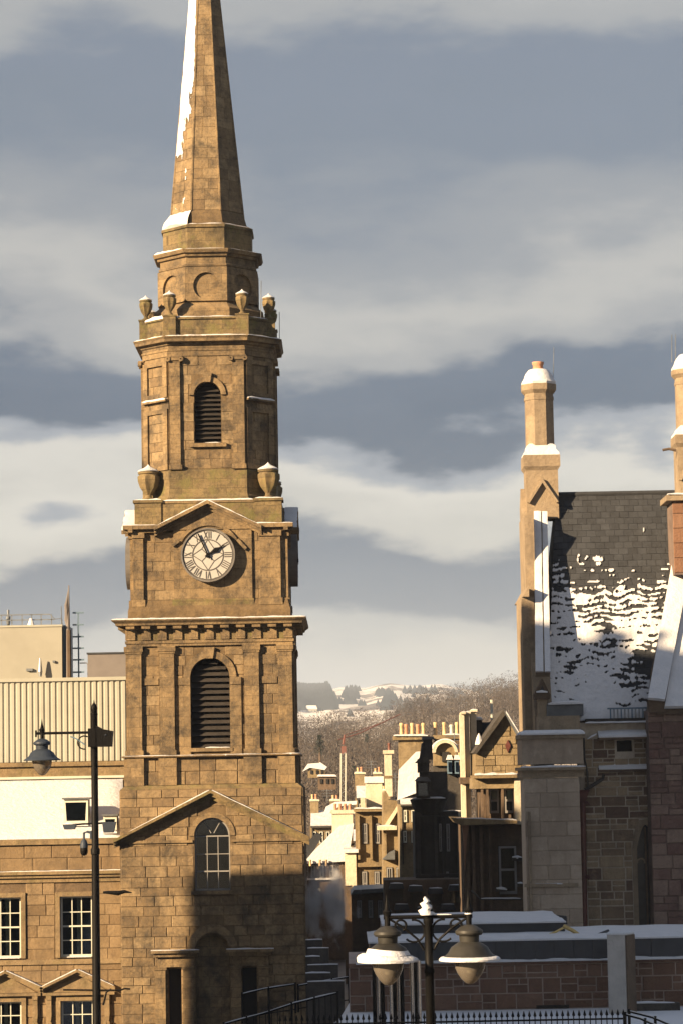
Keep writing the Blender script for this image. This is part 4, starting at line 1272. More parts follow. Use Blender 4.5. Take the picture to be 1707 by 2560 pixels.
# low snow-covered roof behind the parapet
YR0, YR1 = YL + .6, YL + 6.4
zr0 = zpar1 - .15
zr1 = zrow(1951, -10.5, YR1)
xr1 = at(307, 1960, YR1).x
roof = MB()
roof.add([(LX0, YR0, zr0), (LX1, YR0, zr0), (xr1, YR1, zr1), (LX0, YR1, zr1), (LX0, YR0, zr0 - .2), (LX1, YR0, zr0 - .2), (xr1, YR1, zr1 - .2), (LX0, YR1, zr1 - .2)],
         [(0, 1, 2, 3), (7, 6, 5, 4), (0, 4, 5, 1), (1, 5, 6, 2), (2, 6, 7, 3), (3, 7, 4, 0)])
rf = roof.build('roof', 'slate', town)
MB().box(LX0, xr1 + .05, YR1 - .05, YR1 + .45, zr1 - 3.2, zr1 - .02).build('rear_wall', 'left_core', town)
n_x, n_y = 60, 26
vs_, fs_ = [], []
for j in range(n_y + 1):
    v = j / n_y
    y = YR0 + (YR1 - YR0) * v
    xr = LX1 + (xr1 - LX1) * v
    for i in range(n_x + 1):
        u = i / n_x
        x = LX0 + (xr - LX0) * u
        edge = min(1, (1 - u) * 24) * min(1, (1 - v) * 14) * min(1, v * 30 + .3)
        z = zr0 + (zr1 - zr0) * v + .02 + .13 * math.sqrt(max(0, edge)) + .018 * noise.noise(Vector((x * 1.3, y * 1.3, 0)))
        vs_.append((x, y, z))
for j in range(n_y):
    for i in range(n_x):
        k = j * (n_x + 1) + i
        fs_.append((k, k + 1, k + n_x + 2, k + n_x + 1))
MB().add(vs_, fs_).build('snow', 'snow', rf, True)
def roof_pt(px, row):
    d = at(px, row, YR0) - CAM
    nrm = Vector((0, -(zr1 - zr0), YR1 - YR0))
    t_ = nrm.dot(Vector((0, YR0, zr0 + .15)) - CAM) / nrm.dot(d)
    return CAM + d * t_
def rooflight(px0, px1, r0, r1, name):
    a, b = roof_pt(px0, r1), roof_pt(px1, r1)
    c = roof_pt(px1, r0)
    root = bpy.data.objects.new(name, None)
    root.location = a
    link(root, town)
    zt = c.z + .25
    # upright glazed front, cheeks sloping back, snow on its lid
    MB().holes([(a.x, a.z - .2), (b.x, a.z - .2), (b.x, zt), (a.x, zt)], [[(a.x + .10, a.z + .16), (b.x - .10, a.z + .16), (b.x - .06, zt - .12), (a.x + .06, zt - .12)]], a.y, a.y + .08).build('frame', 'white_paint', root)
    MB().box(a.x + .04, b.x - .04, a.y + .03, a.y + .04, a.z + .08, zt - .06).build('pane', 'glass', root)
    MB().box(a.x + .02, b.x - .02, a.y + .085, a.y + 1.0, a.z - .3, zt - .01).build('box', 'lead', root)
    MB().box(a.x - .06, b.x + .06, a.y - .10, a.y + 1.1, zt, zt + .06).build('lid', 'lead', root)
    sm = SnowMB(root)
    snow_along(sm, [(a.x - .03, a.y - .12, a.z - .02), (b.x + .03, a.y - .12, a.z - .02)], (0, 1, 0), .3, .16, 2)
rooflight(160, 220, 2014, 2064, 'rooflight')
rooflight(259, 292, 2056, 2082, 'rooflight')

# ================================================================== clad building behind the townhouse
YB = 107.2
zb = lambda row: zrow(row, -11, YB)
xb_ = lambda px, row=1800: at(px, row, YB).x
clad = thing('clad_building', 'pale building with ribbed cream metal cladding above a stone band behind the snowy roof', 'building', (xb_(100), YB + 1.6, 0))
BX0, BX1 = xb_(-560), xb_(318)
MB().box(BX0, BX1 - .05, YB + .06, YB + 3.4, 0, zb(1700)).build('wall', 'render', clad)
MB().box(BX0, BX1, YB - .02, YB + .055, 0, zb(1916)).build('stone_band', 'left_trim', clad)
MB().box(BX0, BX1 + .03, YB - .14, YB + .055, zb(1916) + .002, zb(1905)).build('band_cornice', 'left_trim', clad)
MB().box(BX0, BX1 - .06, YB - .10, YB + .055, zb(1947), zb(1941)).build('flashing', 'white_paint', clad)
# trapezoid cladding sheets, one object for each rib
pitch = 14.6 * YB / F
sheet = bpy.data.meshes.new('cladding_rib')
zc_a, zc_b = zb(1904), zb(1703)
hh = zc_b - zc_a
prof = [(0, .022), (pitch * .10, .022), (pitch * .22, -.022), (pitch * .70, -.022), (pitch * .82, .022), (pitch * .995, .022)]
vv = [(x, y, 0) for x, y in prof] + [(x, y, hh) for x, y in prof] + [(x, y + .012, 0) for x, y in prof] + [(x, y + .012, hh) for x, y in prof]
ff = []
for i in range(5):
    ff += [(i, i + 1, i + 7, i + 6), (i + 12, i + 18, i + 19, i + 13), (i + 6, i + 7, i + 19, i + 18)]
sheet.from_pydata(vv, [], ff)
sheet.materials.append(M['cladding'])
x = BX1 - pitch
while x > xb_(-330):
    o = bpy.data.objects.new('cladding_rib', sheet)
    o.location = (x, YB, zc_a)
    link(o, clad)
    x -= pitch
MB().box(xb_(-330), BX1 + .02, YB - .10, YB + .1, zc_b + .002, zc_b + .14).build('capping', 'cladding', clad)
# rooftop plant room, stair guard rail and its services
YP = YB + .7
zp = lambda row: zrow(row, -11, YP)
xp = lambda px, row=1620: at(px, row, YP).x
ztop = zb(1700)
plant = thing('plant_room', 'cream rendered rooftop plant room with a guard rail on top', 'plant room', (xp(0), YP + 1, ztop))
MB().box(xp(-520), xp(155), YP, YP + 2.6, ztop + .002, zp(1566)).build('wall', 'render', plant)
MB().box(xp(-520), xp(156.5), YP - .04, YP + 2.64, zp(1566) + .001, zp(1561)).build('coping', 'cladding', plant)
MB().box(xp(155) + .003, xp(166), YP + .3, YP + 2.6, ztop + .002, zp(1562)).build('dark_side', 'blue_steel', plant)
rl = MB()
zt0, zt1, ztm = zp(1561), zp(1533), zp(1546)
for px in (-60, -30, 0, 26, 52, 76, 100, 126):
    MB().box(xp(px) - .02, xp(px) + .02, YP + .5, YP + .54, zt0, zt1).build('rail_post', 'steel', plant)
MB().box(xp(-80), xp(122), YP + .5, YP + .545, zt1 - .02, zt1 + .025).build('hand_rail', 'steel', plant)
MB().box(xp(-80), xp(134), YP + .5, YP + .545, ztm - .02, ztm + .02).build('mid_rail', 'steel', plant)
MB().tube([(xp(122), YP + .52, zt1), (xp(134), YP + .52, zp(1545)), (xp(152), YP + .52, zp(1544)), (xp(153), YP + .52, zt0)], .02, 6).build('hand_rail', 'steel', plant)
MB().lathe([(.05, 0), (.09, .25), (.09, .42), (.05, .45), (.05, .7)], 10, (xp(14), YP + .9, zt0)).build('vent', 'steel', plant)
MB().lathe([(.16, 0), (.12, .1), (.05, .3)], 8, (xp(75), YP + .4, zt0)).build('snow', 'snow', plant, True)
MB().box(xp(66), xp(82), YP - .12, YP, zp(1676), zp(1670)).build('wall_light', 'steel', plant)
MB().box(xp(132), xp(138), YP - .10, YP, zp(1656), zp(1651)).build('wall_light', 'steel', plant)
MB().lathe([(.06, 0), (.09, .2), (.05, .6), (.03, .75)], 8, (xp(102), YP - .25, zp(1691))).build('flue', 'steel', plant)
# antenna mast with cable bundle
ant = thing('antenna_mast', 'dark ragged antenna mast rising beside the rooftop plant room', 'mast', (xp(168), YP + .2, ztop))
MB().tube([(xp(168), YP + .2, ztop), (xp(169), YP + .2, zp(1570)), (xp(172), YP + .2, zp(1462))], [.10, .09, .02], 8).build('pole', 'greybox', ant)
MB().tube([(xp(172), YP + .1, ztop), (xp(172), YP + .1, zp(1575))], .09, 6).build('cable_bundle', 'brown_stone', ant)
for a, b in ((1560, 1476), (1540, 1486), (1552, 1500)):
    MB().tube([(xp(165 + lr.uniform(-3, 3)), YP + .2, zp(a)), (xp(163 + lr.uniform(-2, 4)), YP + .15, zp((a + b) / 2)), (xp(170 + lr.uniform(-3, 3)), YP + .2, zp(b))], [.07, .06, .015], 6).build('aerial', 'greybox', ant)
MB().tube([(xp(153), YP + .2, zt0), (xp(153), YP + .2, zp(1515))], .02, 5).build('aerial', 'steel', ant)
# open ladder frame beside it
lad = thing('roof_ladder', 'blue grey ladder shaped antenna standing between mast and dark box', 'ladder', (xp(194), YP + .4, ztop))
MB().box(xp(192), xp(195.5), YP + .4, YP + .46, ztop + .002, zp(1530)).build('post', 'blue_steel', lad)
for row in (1531, 1561, 1591, 1620, 1649, 1680):
    MB().box(xp(180), xp(208), YP + .36, YP + .40, zp(row + 2), zp(row - 2)).build('rung', 'blue_steel', lad)
gb = thing('roof_box', 'dark grey clad rooftop box beside the steeple', 'box', (xp(267), YP + 1, ztop))
MB().box(xp(218), xp(330), YP + .2, YP + 2.4, ztop + .002, zp(1636)).build('body', 'greybox', gb)
MB().box(xp(215.5), xp(331), YP + .15, YP + 2.45, zp(1636) + .002, zp(1632)).build('capping', 'fascia', gb)
MB().tube([(xp(196), YP + .5, zp(1657)), (xp(214), YP + .5, zp(1657)), (xp(216.5), YP + .5, zp(1662)), (xp(216.5), YP + .5, ztop)], .025, 6).build('conduit', 'greybox', gb)

# ================================================================== street lamps
def lantern(parent, c, rad, hglobe, shade_m, snow_amt, seed):
    """c = point on the arm that carries it; spigot, cap, skirted shade, tapered glass bowl"""
    Mx = Matrix.Translation(c)
    k = rad / .31
    Mx = Mx @ Matrix.Diagonal((1, 1, .86, 1))
    MB(Mx).lathe([(.035 * k, .02 * k), (.05 * k, .07 * k), (.03 * k, .1 * k), (.012 * k, .2 * k), (.002, .28 * k)], 12).build('finial', 'black', parent, True)
    MB(Mx).lathe([(.03 * k, -.13 * k), (.03 * k, .02 * k)], 10).build('spigot', 'black', parent, True)
    MB(Mx).lathe([(.03 * k, -.10 * k), (.08 * k, -.12 * k), (.14 * k, -.17 * k), (.145 * k, -.20 * k), (.13 * k, -.225 * k), (.105 * k, -.23 * k), (.10 * k, -.31 * k), (.06 * k, -.32 * k)], 24).build('cap', shade_m, parent, True)
    MB(Mx).lathe([(.09 * k, -.30 * k), (.12 * k, -.315 * k), (.19 * k, -.37 * k), (.225 * k, -.44 * k), (.26 * k, -.475 * k), (.31 * k, -.51 * k), (.308 * k, -.525 * k), (.25 * k, -.50 * k), (.17 * k, -.46 * k)], 32).build('shade', shade_m, parent, True)
    MB(Mx).lathe([(.165 * k, -.505 * k), (.163 * k, -.56 * k), (.152 * k, -.62 * k), (.13 * k, -.68 * k), (.09 * k, -.75 * k), (.045 * k, -.80 * k), (.004, -.812 * k)], 28).build('globe', 'globe', parent, True)
    MB(Mx).lathe([(.04 * k, -.50 * k), (.045 * k, -.60 * k), (.03 * k, -.68 * k), (.005, -.69 * k)], 12).build('bulb', 'white_paint', parent, True)
    if snow_amt:
        n_, rg = 28, []
        for i in range(n_):
            a = 2 * math.pi * i / n_
            wgt = max(0.0, math.cos(a - R(215)))        # blown on from the sunny side
            th = (.004 + .022 * snow_amt * (wgt if snow_amt > .5 else .08) + .008 * (noise.noise(Vector((math.cos(a), math.sin(a), seed))) + .4) * (1 if snow_amt > .5 else .4)) * k
            col_ = []
            for r_, z_, m_ in ((.205 if snow_amt > .5 else .272, -.40 if snow_amt > .5 else -.478, .0 if snow_amt < .5 else .6), (.235 if snow_amt > .5 else .28, -.455 if snow_amt > .5 else -.484, .25), (.262 if snow_amt > .5 else .29, -.475 if snow_amt > .5 else -.49, 1), (.30, -.495, 1), (.318, -.515, .8), (.318, -.528, .0), (.255, -.498, 0)):
                rr = r_ * k + (th * .3 * m_)
                col_.append((rr * math.cos(a), rr * math.sin(a), z_ * k + (th * m_ * (1 + 1.2 * wgt * snow_amt) if m_ else .0)))
            rg.append(col_)
        vv = [p for c_ in rg for p in c_]
        m_ = 7
        ff = [((i * m_ + j), ((i + 1) % n_) * m_ + j, ((i + 1) % n_) * m_ + (j + 1) % m_, i * m_ + (j + 1) % m_) for i in range(n_) for j in range(m_)]
        MB(Mx).add(vv, ff).build('snow', 'snow', parent, True)

YA = 44.0
pa = lambda px, row: at(px, row, YA)
base = pa(239, 2200)
lx = base.x
zA = lambda row: zrow(row, lx, YA)
lampA = thing('street_lamp', 'tall black street lamp with one hanging lantern, cameras and a box on its pole', 'street lamp', (lx, YA, gz(lx, YA)))
PI4 = Matrix.Translation((lx, YA, 0))
g0 = gz(lx, YA)
MB(PI4).lathe([(.16, g0), (.16, g0 + .1), (.12, g0 + .15), (.11, g0 + .9), (.075, g0 + 1.0), (.062, zA(2138)), (.075, zA(2136)), (.077, zA(2124)), (.058, zA(2120)), (.055, zA(1790)), (.06, zA(1788)), (.06, zA(1784)), (.045, zA(1782))], 18).build('pole', 'black', lampA, True)
MB(PI4).lathe([(.046, zA(1783)), (.05, zA(1776)), (.058, zA(1772)), (.04, zA(1764)), (.012, zA(1757)), (.002, zA(1750))], 14).build('finial', 'black', lampA, True)
c105 = pa(105, 1834)
MB().tube([(lx, YA, c105.z + .0), (c105.x - .10, YA, c105.z)], .022, 8).build('arm', 'black', lampA, True)
MB().tube([(c105.x - .10, YA, c105.z - .06), (c105.x - .10, YA, c105.z + .05)], .016, 6).build('arm_end', 'black', lampA, True)
sc = pa(211, 1848)
MB().tube([(sc.x + .11 * math.cos(R(a)), YA, sc.z - .06 + .11 * math.sin(R(a))) for a in range(60, 300, 20)], .013, 6).build('scroll', 'black', lampA, True)
MB().tube([pa(176, 1842), pa(190, 1847), pa(212, 1862)], .012, 6).build('scroll', 'blue_steel', lampA, True)
lantern(lampA, (c105.x, YA, c105.z), .31, .3, 'lampgrey', 0, 1)
bx0, bx1 = pa(222, 1840).x, pa(283, 1840).x
q = MB().box(bx0, bx0 + .13, YA - .16, YA + .12, zA(1868), zA(1822)).build('control_box', 'black', lampA)
q = MB()
q.prism([(bx0 + .131, zA(1868)), (bx1 - .02, zA(1868)), (bx1, zA(1829)), (bx0 + .24, zA(1824)), (bx0 + .131, zA(1815))], YA - .15, YA + .10)
q.build('floodlight_housing', 'black', lampA)
MB().tube([(bx0 + .28, YA - .155, zA(1840)), (bx1 - .1, YA - .155, zA(1838))], .012, 6).build('housing_clip', 'lampgrey', lampA)
# bracket with two small floodlights
zb2 = zA(2060)
MB().tube([pa(158, 2066), pa(205, 2061), (lx, YA - .02, zb2), pa(262, 2058)], .018, 6).build('bracket', 'black', lampA)
a_, b_ = pa(257, 2056), pa(291, 2082)
MB().prism([(a_.x + .02, b_.z), (b_.x - .04, b_.z - .0), (b_.x, a_.z), (a_.x, a_.z)], YA - .12, YA + .06).build('floodlight', 'lampgrey', lampA)
a_, b_ = pa(158, 2062), pa(192, 2074)
MB().prism([(a_.x + .03, b_.z), (b_.x - .03, b_.z), (b_.x, a_.z), (a_.x, a_.z)], YA - .12, YA + .06).build('floodlight', 'lampgrey', lampA)
# dome camera
cc = pa(210, 2100)
MB().tube([(lx, YA, zA(2086)), (cc.x + .06, YA, zA(2080)), (cc.x, YA, zA(2083)), (cc.x, YA, zA(2102))], .02, 8).build('camera_bracket', 'lampgrey', lampA, True)
MB().box(lx - .085, lx - .055, YA - .04, YA + .04, zA(2098), zA(2078)).build('camera_plate', 'lampgrey', lampA)
cam_ = MB(Matrix.Translation((cc.x, YA, 0))).lathe([(.02, zA(2098)), (.045, zA(2102)), (.062, zA(2110)), (.066, zA(2120)), (.05, zA(2121))], 16).build('dome_camera', 'lampgrey', lampA, True)
MB(Matrix.Translation((cc.x, YA, 0))).lathe([(.06, zA(2120)), (.064, zA(2126)), (.06, zA(2133)), (.04, zA(2138)), (.004, zA(2140))], 16).build('camera_dome', 'black', cam_, True)
# lower basket arms
MB().tube([pa(158, 2476), (lx, YA, zA(2477)), pa(300, 2477), pa(312, 2473), pa(326, 2474)], .016, 6).build('basket_arm', 'black', lampA, True)
MB().tube([pa(278, 2474), pa(266, 2482), pa(262, 2500), pa(258, 2514)], .016, 6).build('basket_bracket', 'black', lampA, True)
MB().tube([pa(258, 2232), pa(270, 2232), pa(296, 2234), pa(312, 2230), pa(330, 2233)], [.02, .03, .045, .03, .008], 6).build('bird_spike', 'black', lampA, True)

YC = 29.0
pc = lambda px, row: at(px, row, YC)
lx2 = pc(1072, 2400).x
zC = lambda row: zrow(row, lx2, YC)
lampB = thing('street_lamp', 'black double street lamp with two snow dusted hanging lanterns on scrolled arms', 'street lamp', (lx2, YC, gz(lx2, YC)))
g0 = gz(lx2, YC)
MB(Matrix.Translation((lx2, YC, 0))).lathe([(.17, g0), (.17, g0 + .1), (.12, g0 + .16), (.11, g0 + .9), (.06, g0 + 1.0), (.048, zC(2435)), (.056, zC(2432)), (.056, zC(2426)), (.046, zC(2422)), (.043, zC(2312)), (.055, zC(2308)), (.055, zC(2298)), (.045, zC(2296)), (.045, zC(2284)), (.02, zC(2282))], 18).build('pole', 'black', lampB, True)
zarm = zC(2293)
xA_, xB_ = pc(958, 2297).x, pc(1180, 2289).x
MB().tube([(xA_, YC, zarm), (lx2, YC, zarm), (xB_, YC, zarm)], .022, 8).build('arm', 'black', lampB, True)
MB(Matrix.Translation((lx2, YC, 0))).lathe([(.045, zC(2283)), (.06, zC(2279)), (.045, zC(2272)), (.05, zC(2266)), (.03, zC(2256)), (.008, zC(2246)), (.002, zC(2236))], 14).build('finial', 'black', lampB, True)
sn = []
for i in range(9):
    t_ = i / 8
    rr = .07 * (1 - t_) ** .6 + .006
    wob = .012 * math.sin(i * 2.3)
    sn.append([(lx2 - .025 + wob + (rr * math.cos(a * math.pi / 5)) * (1.0 + .25 * math.sin(i * 1.9 + a)), YC - .035 + rr * math.sin(a * math.pi / 5), zC(2288) + (zC(2242) - zC(2288)) * t_) for a in range(10)])
MB().loft(sn).build('snow', 'snow', lampB, True)
for s_, xx in ((-1, xA_ + .04), (1, xB_ - .04)):
    for (cx_, cz_, r_, a0, a1) in ((.16, -.15, .12, 80, 330), (.30, -.09, .06, -60, 260)):
        MB().tube([(lx2 + s_ * (cx_ + r_ * math.cos(R(a))), YC, zarm + cz_ + r_ * math.sin(R(a))) for a in range(a0, a1, 18)], .013, 6).build('scroll', 'black', lampB, True)
    MB().tube([(lx2 + s_ * .05, YC, zarm - .36), (lx2 + s_ * .12, YC, zarm - .24), (lx2 + s_ * .26, YC, zarm - .12), (lx2 + s_ * .42, YC, zarm - .02)], .014, 6).build('brace', 'black', lampB, True)
    lantern(lampB, (xx, YC, zarm), .325, .3, 'lampdark', 1.0 if s_ < 0 else .3, 4 + s_)
sc_ = pc(1172, 2270)
MB(Matrix.Translation((xB_ - .04, YC, zarm))).lathe([(.045, .02), (.04, .05), (.015, .09), (.003, .11)], 10).build('snow', 'snow', lampB, True)
snow_along(SnowMB(lampB), [(lx2 + .06, YC - .01, zarm + .02), (lx2 + .25, YC - .01, zarm + .02)], (0, 1, 0), .03, .012, 2, .04, .002)

# ================================================================== the building whose shadow falls over the lower street (left of the view)
su = Vector((math.sin(SUN_AZ) * -1, -math.cos(SUN_AZ), 0))       # towards the sun, on the ground
sp_ = Vector((math.cos(SUN_AZ), -math.sin(SUN_AZ), 0))            # across it
def shade_block(parent, s0, s1, ua, ub, uback, z1, name):
    """block between s0 and s1 across the light; its street front runs from ua to ub"""
    b_ = MB()
    ring = lambda z: [sp_ * s0 + su * ua + Vector((0, 0, z)), sp_ * s1 + su * ub + Vector((0, 0, z)), sp_ * s1 + su * uback + Vector((0, 0, z)), sp_ * s0 + su * uback + Vector((0, 0, z))]
    b_.loft([ring(0), ring(z1)])
    return b_.build(name, 'brown_stone', parent)
SH = [(-81.35, -77.6, -17.0, -21.8, 21.0), (-77.6, -68.5, -17, -17, 26.2), (-68.5, -40.0, -17, -17, 31.2)]
tl_ = Matrix.Identity(4)
p0 = sp_ * -60 + su * -14
castle = thing('castle_block', 'tall brown stone block with stepped roof standing left of the terrace', 'building', (p0.x, p0.y, 0))
for s0, s1, ua, ub, z1 in SH:
    shade_block(castle, s0 + .01, s1 - .01, ua, ub, -5, z1, 'wall')
    uu = lambda s_: ua + (ub - ua) * (s_ - s0) / (s1 - s0)
    if ua == ub:
        k = s0 + .6
        while k < s1 - .9:
            shade_block(castle, k, k + .8, ua + .1, ua + .1, ua + .8, z1 + .7, 'merlon')
            k += 1.7
    k = s0 + 1.0
    while k < s1 - 1.4:
        for zz in range(5, int(z1) - 3, 5):
            c0, c1 = sp_ * k + su * (uu(k) - .03), sp_ * (k + 1.1) + su * (uu(k + 1.1) - .03)
            q = MB()
            q.loft([[c0 + Vector((0, 0, z_)), c1 + Vector((0, 0, z_)), c1 + su * .08 + Vector((0, 0, z_)), c0 + su * .08 + Vector((0, 0, z_))] for z_ in (zz, zz + 2.2)])
            q.build('window', 'fascia', castle)
        k += 3.6

# ================================================================== the gothic hall on the right
hall = thing('gothic_hall', 'sandstone gothic hall with steep snow streaked slate roof and tall octagonal chimney', 'hall', (8.6, 91, 0))
hr = random.Random(21)
YE, YRG = 89.3, 93.5
E0, E1 = at(1366, 1806, YE), at(1760, 1806, YE)
R0_ = at(1388, 1238, YRG)
E1.z = E0.z
U, V = E1 - E0, R0_ - E0
U.y = 0
nrm = U.cross(V).normalized()
if nrm.y > 0: nrm = -nrm
back = R0_ + Vector((V.x, -V.y * -1, -V.z))
MB().add([E0, E0 + U, R0_ + U, R0_, E0 + Vector((0, 2 * V.y, 0)), E0 + U + Vector((0, 2 * V.y, 0))], [(0, 1, 2, 3), (3, 2, 5, 4), (0, 3, 4), (1, 5, 2), (0, 4, 5, 1)]).build('roof', 'slate', hall)
ridge = MB()
MB().tube([R0_ + Vector((0, 0, .02)), R0_ + U + Vector((0, 0, .02))], .09, 8).build('ridge_tile', 'slate', hall, True)
# slates: courses up the slope
vl, ul = V.length, U.length
Zd, Xd = V.normalized(), U.normalized()
Yd = -nrm
FMt = Matrix(((Xd.x, Yd.x, Zd.x, E0.x), (Xd.y, Yd.y, Zd.y, E0.y), (Xd.z, Yd.z, Zd.z, E0.z), (0, 0, 0, 1)))
# make the frame orthogonal (the slope leans a little sideways)
Zo = (Zd - Xd * Zd.dot(Xd)).normalized()
FMt = Matrix(((Xd.x, Yd.x, Zo.x, E0.x), (Xd.y, Yd.y, Zo.y, E0.y), (Xd.z, Yd.z, Zo.z, E0.z), (0, 0, 0, 1)))
shear = V.dot(Xd) / V.dot(Zo)
vo = V.dot(Zo)
ncs = 36
ch = vo / ncs
low_slates = MB(FMt)
cnt = 0
for r_ in range(ncs - 1, -1, -1):
    x = shear * (r_ * ch) - (.16 if r_ % 2 else 0)
    xe = ul + shear * r_ * ch
    x0r = shear * r_ * ch
    while x < xe:
        w_ = .33
        a, b = max(x, x0r) + .005, min(x + w_, xe) - .005
        px_, _ = proj(FMt @ Vector((a, 0, r_ * ch)))
        if b - a > .05 and px_ < 1712:
            pr = hr.uniform(-.006, .008)
            if cnt < 298:
                put_block('slate', FMt, a, b, -.022 + pr, -.001, r_ * ch + .006, (r_ + 1) * ch - .002, hall, 'slate')
                cnt += 1
            else:
                low_slates.box(a, b, -.022 + pr, -.001, r_ * ch + .006, (r_ + 1) * ch - .002)
        x += w_
q = low_slates.build('lower_slates', 'slate', hall)
q['kind'] = 'stuff'
def hall_snow(u, v):
    inc = (v * ncs + .9 * noise.noise(Vector((u * 7, v * 9, 6.6)))) % 1.0
    base = interp_([(0, 1.2), (.14, .62), (.24, .40), (.36, .34), (.46, .14), (.55, -.06), (.65, -.42), (.76, -.70), (1, -.82)], v)
    if v < .36:
        base -= max(0, (u - .46)) * 2.6 * min(1, v / .05) * (1 - max(0, v - .26) / .1 if v > .26 else 1)
    wob = .5 * noise.noise(Vector((u * 6, v * 5, 2.2)))
    st = noise.noise(Vector((u * 10.0 + wob, v * ncs * .8, 1.7))) * .95 + noise.noise(Vector((u * 34.0, v * ncs * 1.1 + wob * 3, 4.1))) * .65
    lump = noise.noise(Vector((u * 4.2, v * 6.0, 9.0))) * .65 + noise.noise(Vector((u * 60, v * 70, 3.0))) * .45
    edge = .26 * math.cos(inc * 6.283) - .06
    f = base + st * .72 + lump * .62 + edge * (1 if v < .7 else 0)
    if u < .05: f += .45 * (1 - v)
    return f
def interp_(pts, x):
    for (a, b), (c, d) in zip(pts[:-1], pts[1:]):
        if x <= c:
            return b + (d - b) * (x - a) / (c - a)
    return pts[-1][1]
sno = MB()
snow_cells(sno, E0 + nrm * .03, U * .86, V * .985, 230, 260, hall_snow, .045, nrm)
q = sno.build('roof_snow', 'snow', hall)
q['kind'] = 'stuff'
# left gable: wall, stepped buttress strip, skew coping with snow, kneeler
gx0, gx1 = at(1322, 1600, 91).x, at(1366, 1600, 91).x
zE = E0.z
Zs = R0_.z
gy = [(YE - .15, 0), (YE - .15, zE), (YRG, Zs + .25), (YRG + .6, Zs - .4), (YRG + .6, 0)]
MB().loft([[(gx0, a, b) for a, b in gy], [(gx1, a, b) for a, b in gy]]).build('gable_wall', 'hall_trim', hall)
tp0, bt0 = at(1333, 1292, YRG - .55), at(1337, 1692, YE - .15)
tp1, bt1 = at(1366, 1292, YRG - .55), at(1374, 1692, YE - .15)
def slab(p, th, up_):
    """p: four corners; thickness along up_"""
    up_ = Vector(up_)
    return MB().loft([[Vector(q) for q in p], [Vector(q) + up_ * th for q in p]])
upn = Vector((0, -V.z, V.y)).normalized()
slab([bt0, bt1, tp1, tp0], .30, upn).build('skew_coping', 'hall_trim', hall)
u_ = upn * .30
for (f0, f1, hgt) in ((-.02, .55, .09), (.60, 1.02, .07)):
    a0, a1 = bt0.lerp(bt1, f0) + u_, bt0.lerp(bt1, f1) + u_
    b0_, b1_ = tp0.lerp(tp1, f0) + u_, tp0.lerp(tp1, f1) + u_
    pr = []
    for i in range(41):
        t_ = i / 40
        l, r2 = a0.lerp(b0_, t_), a1.lerp(b1_, t_)
        wv = 1 + .25 * noise.noise(Vector((t_ * 9, f0 * 5, 0)))
        cut = .10 * noise.noise(Vector((t_ * 14, f1 * 7, 3)))
        l2, r3 = l.lerp(r2, .03 + cut * .3), l.lerp(r2, .97 - abs(cut) * .6)
        pr.append([l2 - upn * .01, l2 + upn * hgt * .8 * wv, l2.lerp(r3, .5) + upn * hgt * wv, r3 + upn * hgt * .8 * wv, r3 - upn * .01])
    MB().loft(pr).build('snow', 'snow', hall, True)
MB().pbox(1312, 1336, 1288, 1492, 91.4, 2.6).build('gable_buttress', 'hall_trim', hall)
MB().pbox(1308, 1338, 1492, 1830, 90.4, 3.0).build('gable_buttress', 'hall_trim', hall)
MB().pix([(1306, 1492), (1322, 1492), (1322, 1462)], 90.05, 4.5).build('buttress_weathering', 'hall_trim', hall)
MB().pix([(1334, 1736), (1376, 1736), (1374, 1748), (1336, 1748)], YE - .7, .7).pix([(1335, 1736), (1375, 1736), (1355, 1696)], YE - .7, .7).build('kneeler', 'brown_stone', hall)
MB().pix([(1347, 1732), (1363, 1732), (1355, 1714)], YE - .73, .1).build('kneeler_carving', 'soot', hall)
snow_along(SnowMB(hall), [at(1340, 1731, YE - .74), at(1368, 1731, YE - .74)], (0, 1, 0), .05, .12, 3)
MB().pbox(1345, 1368, 1748, 1795, YE - .55, .5).build('corbel', 'hall_trim', hall)
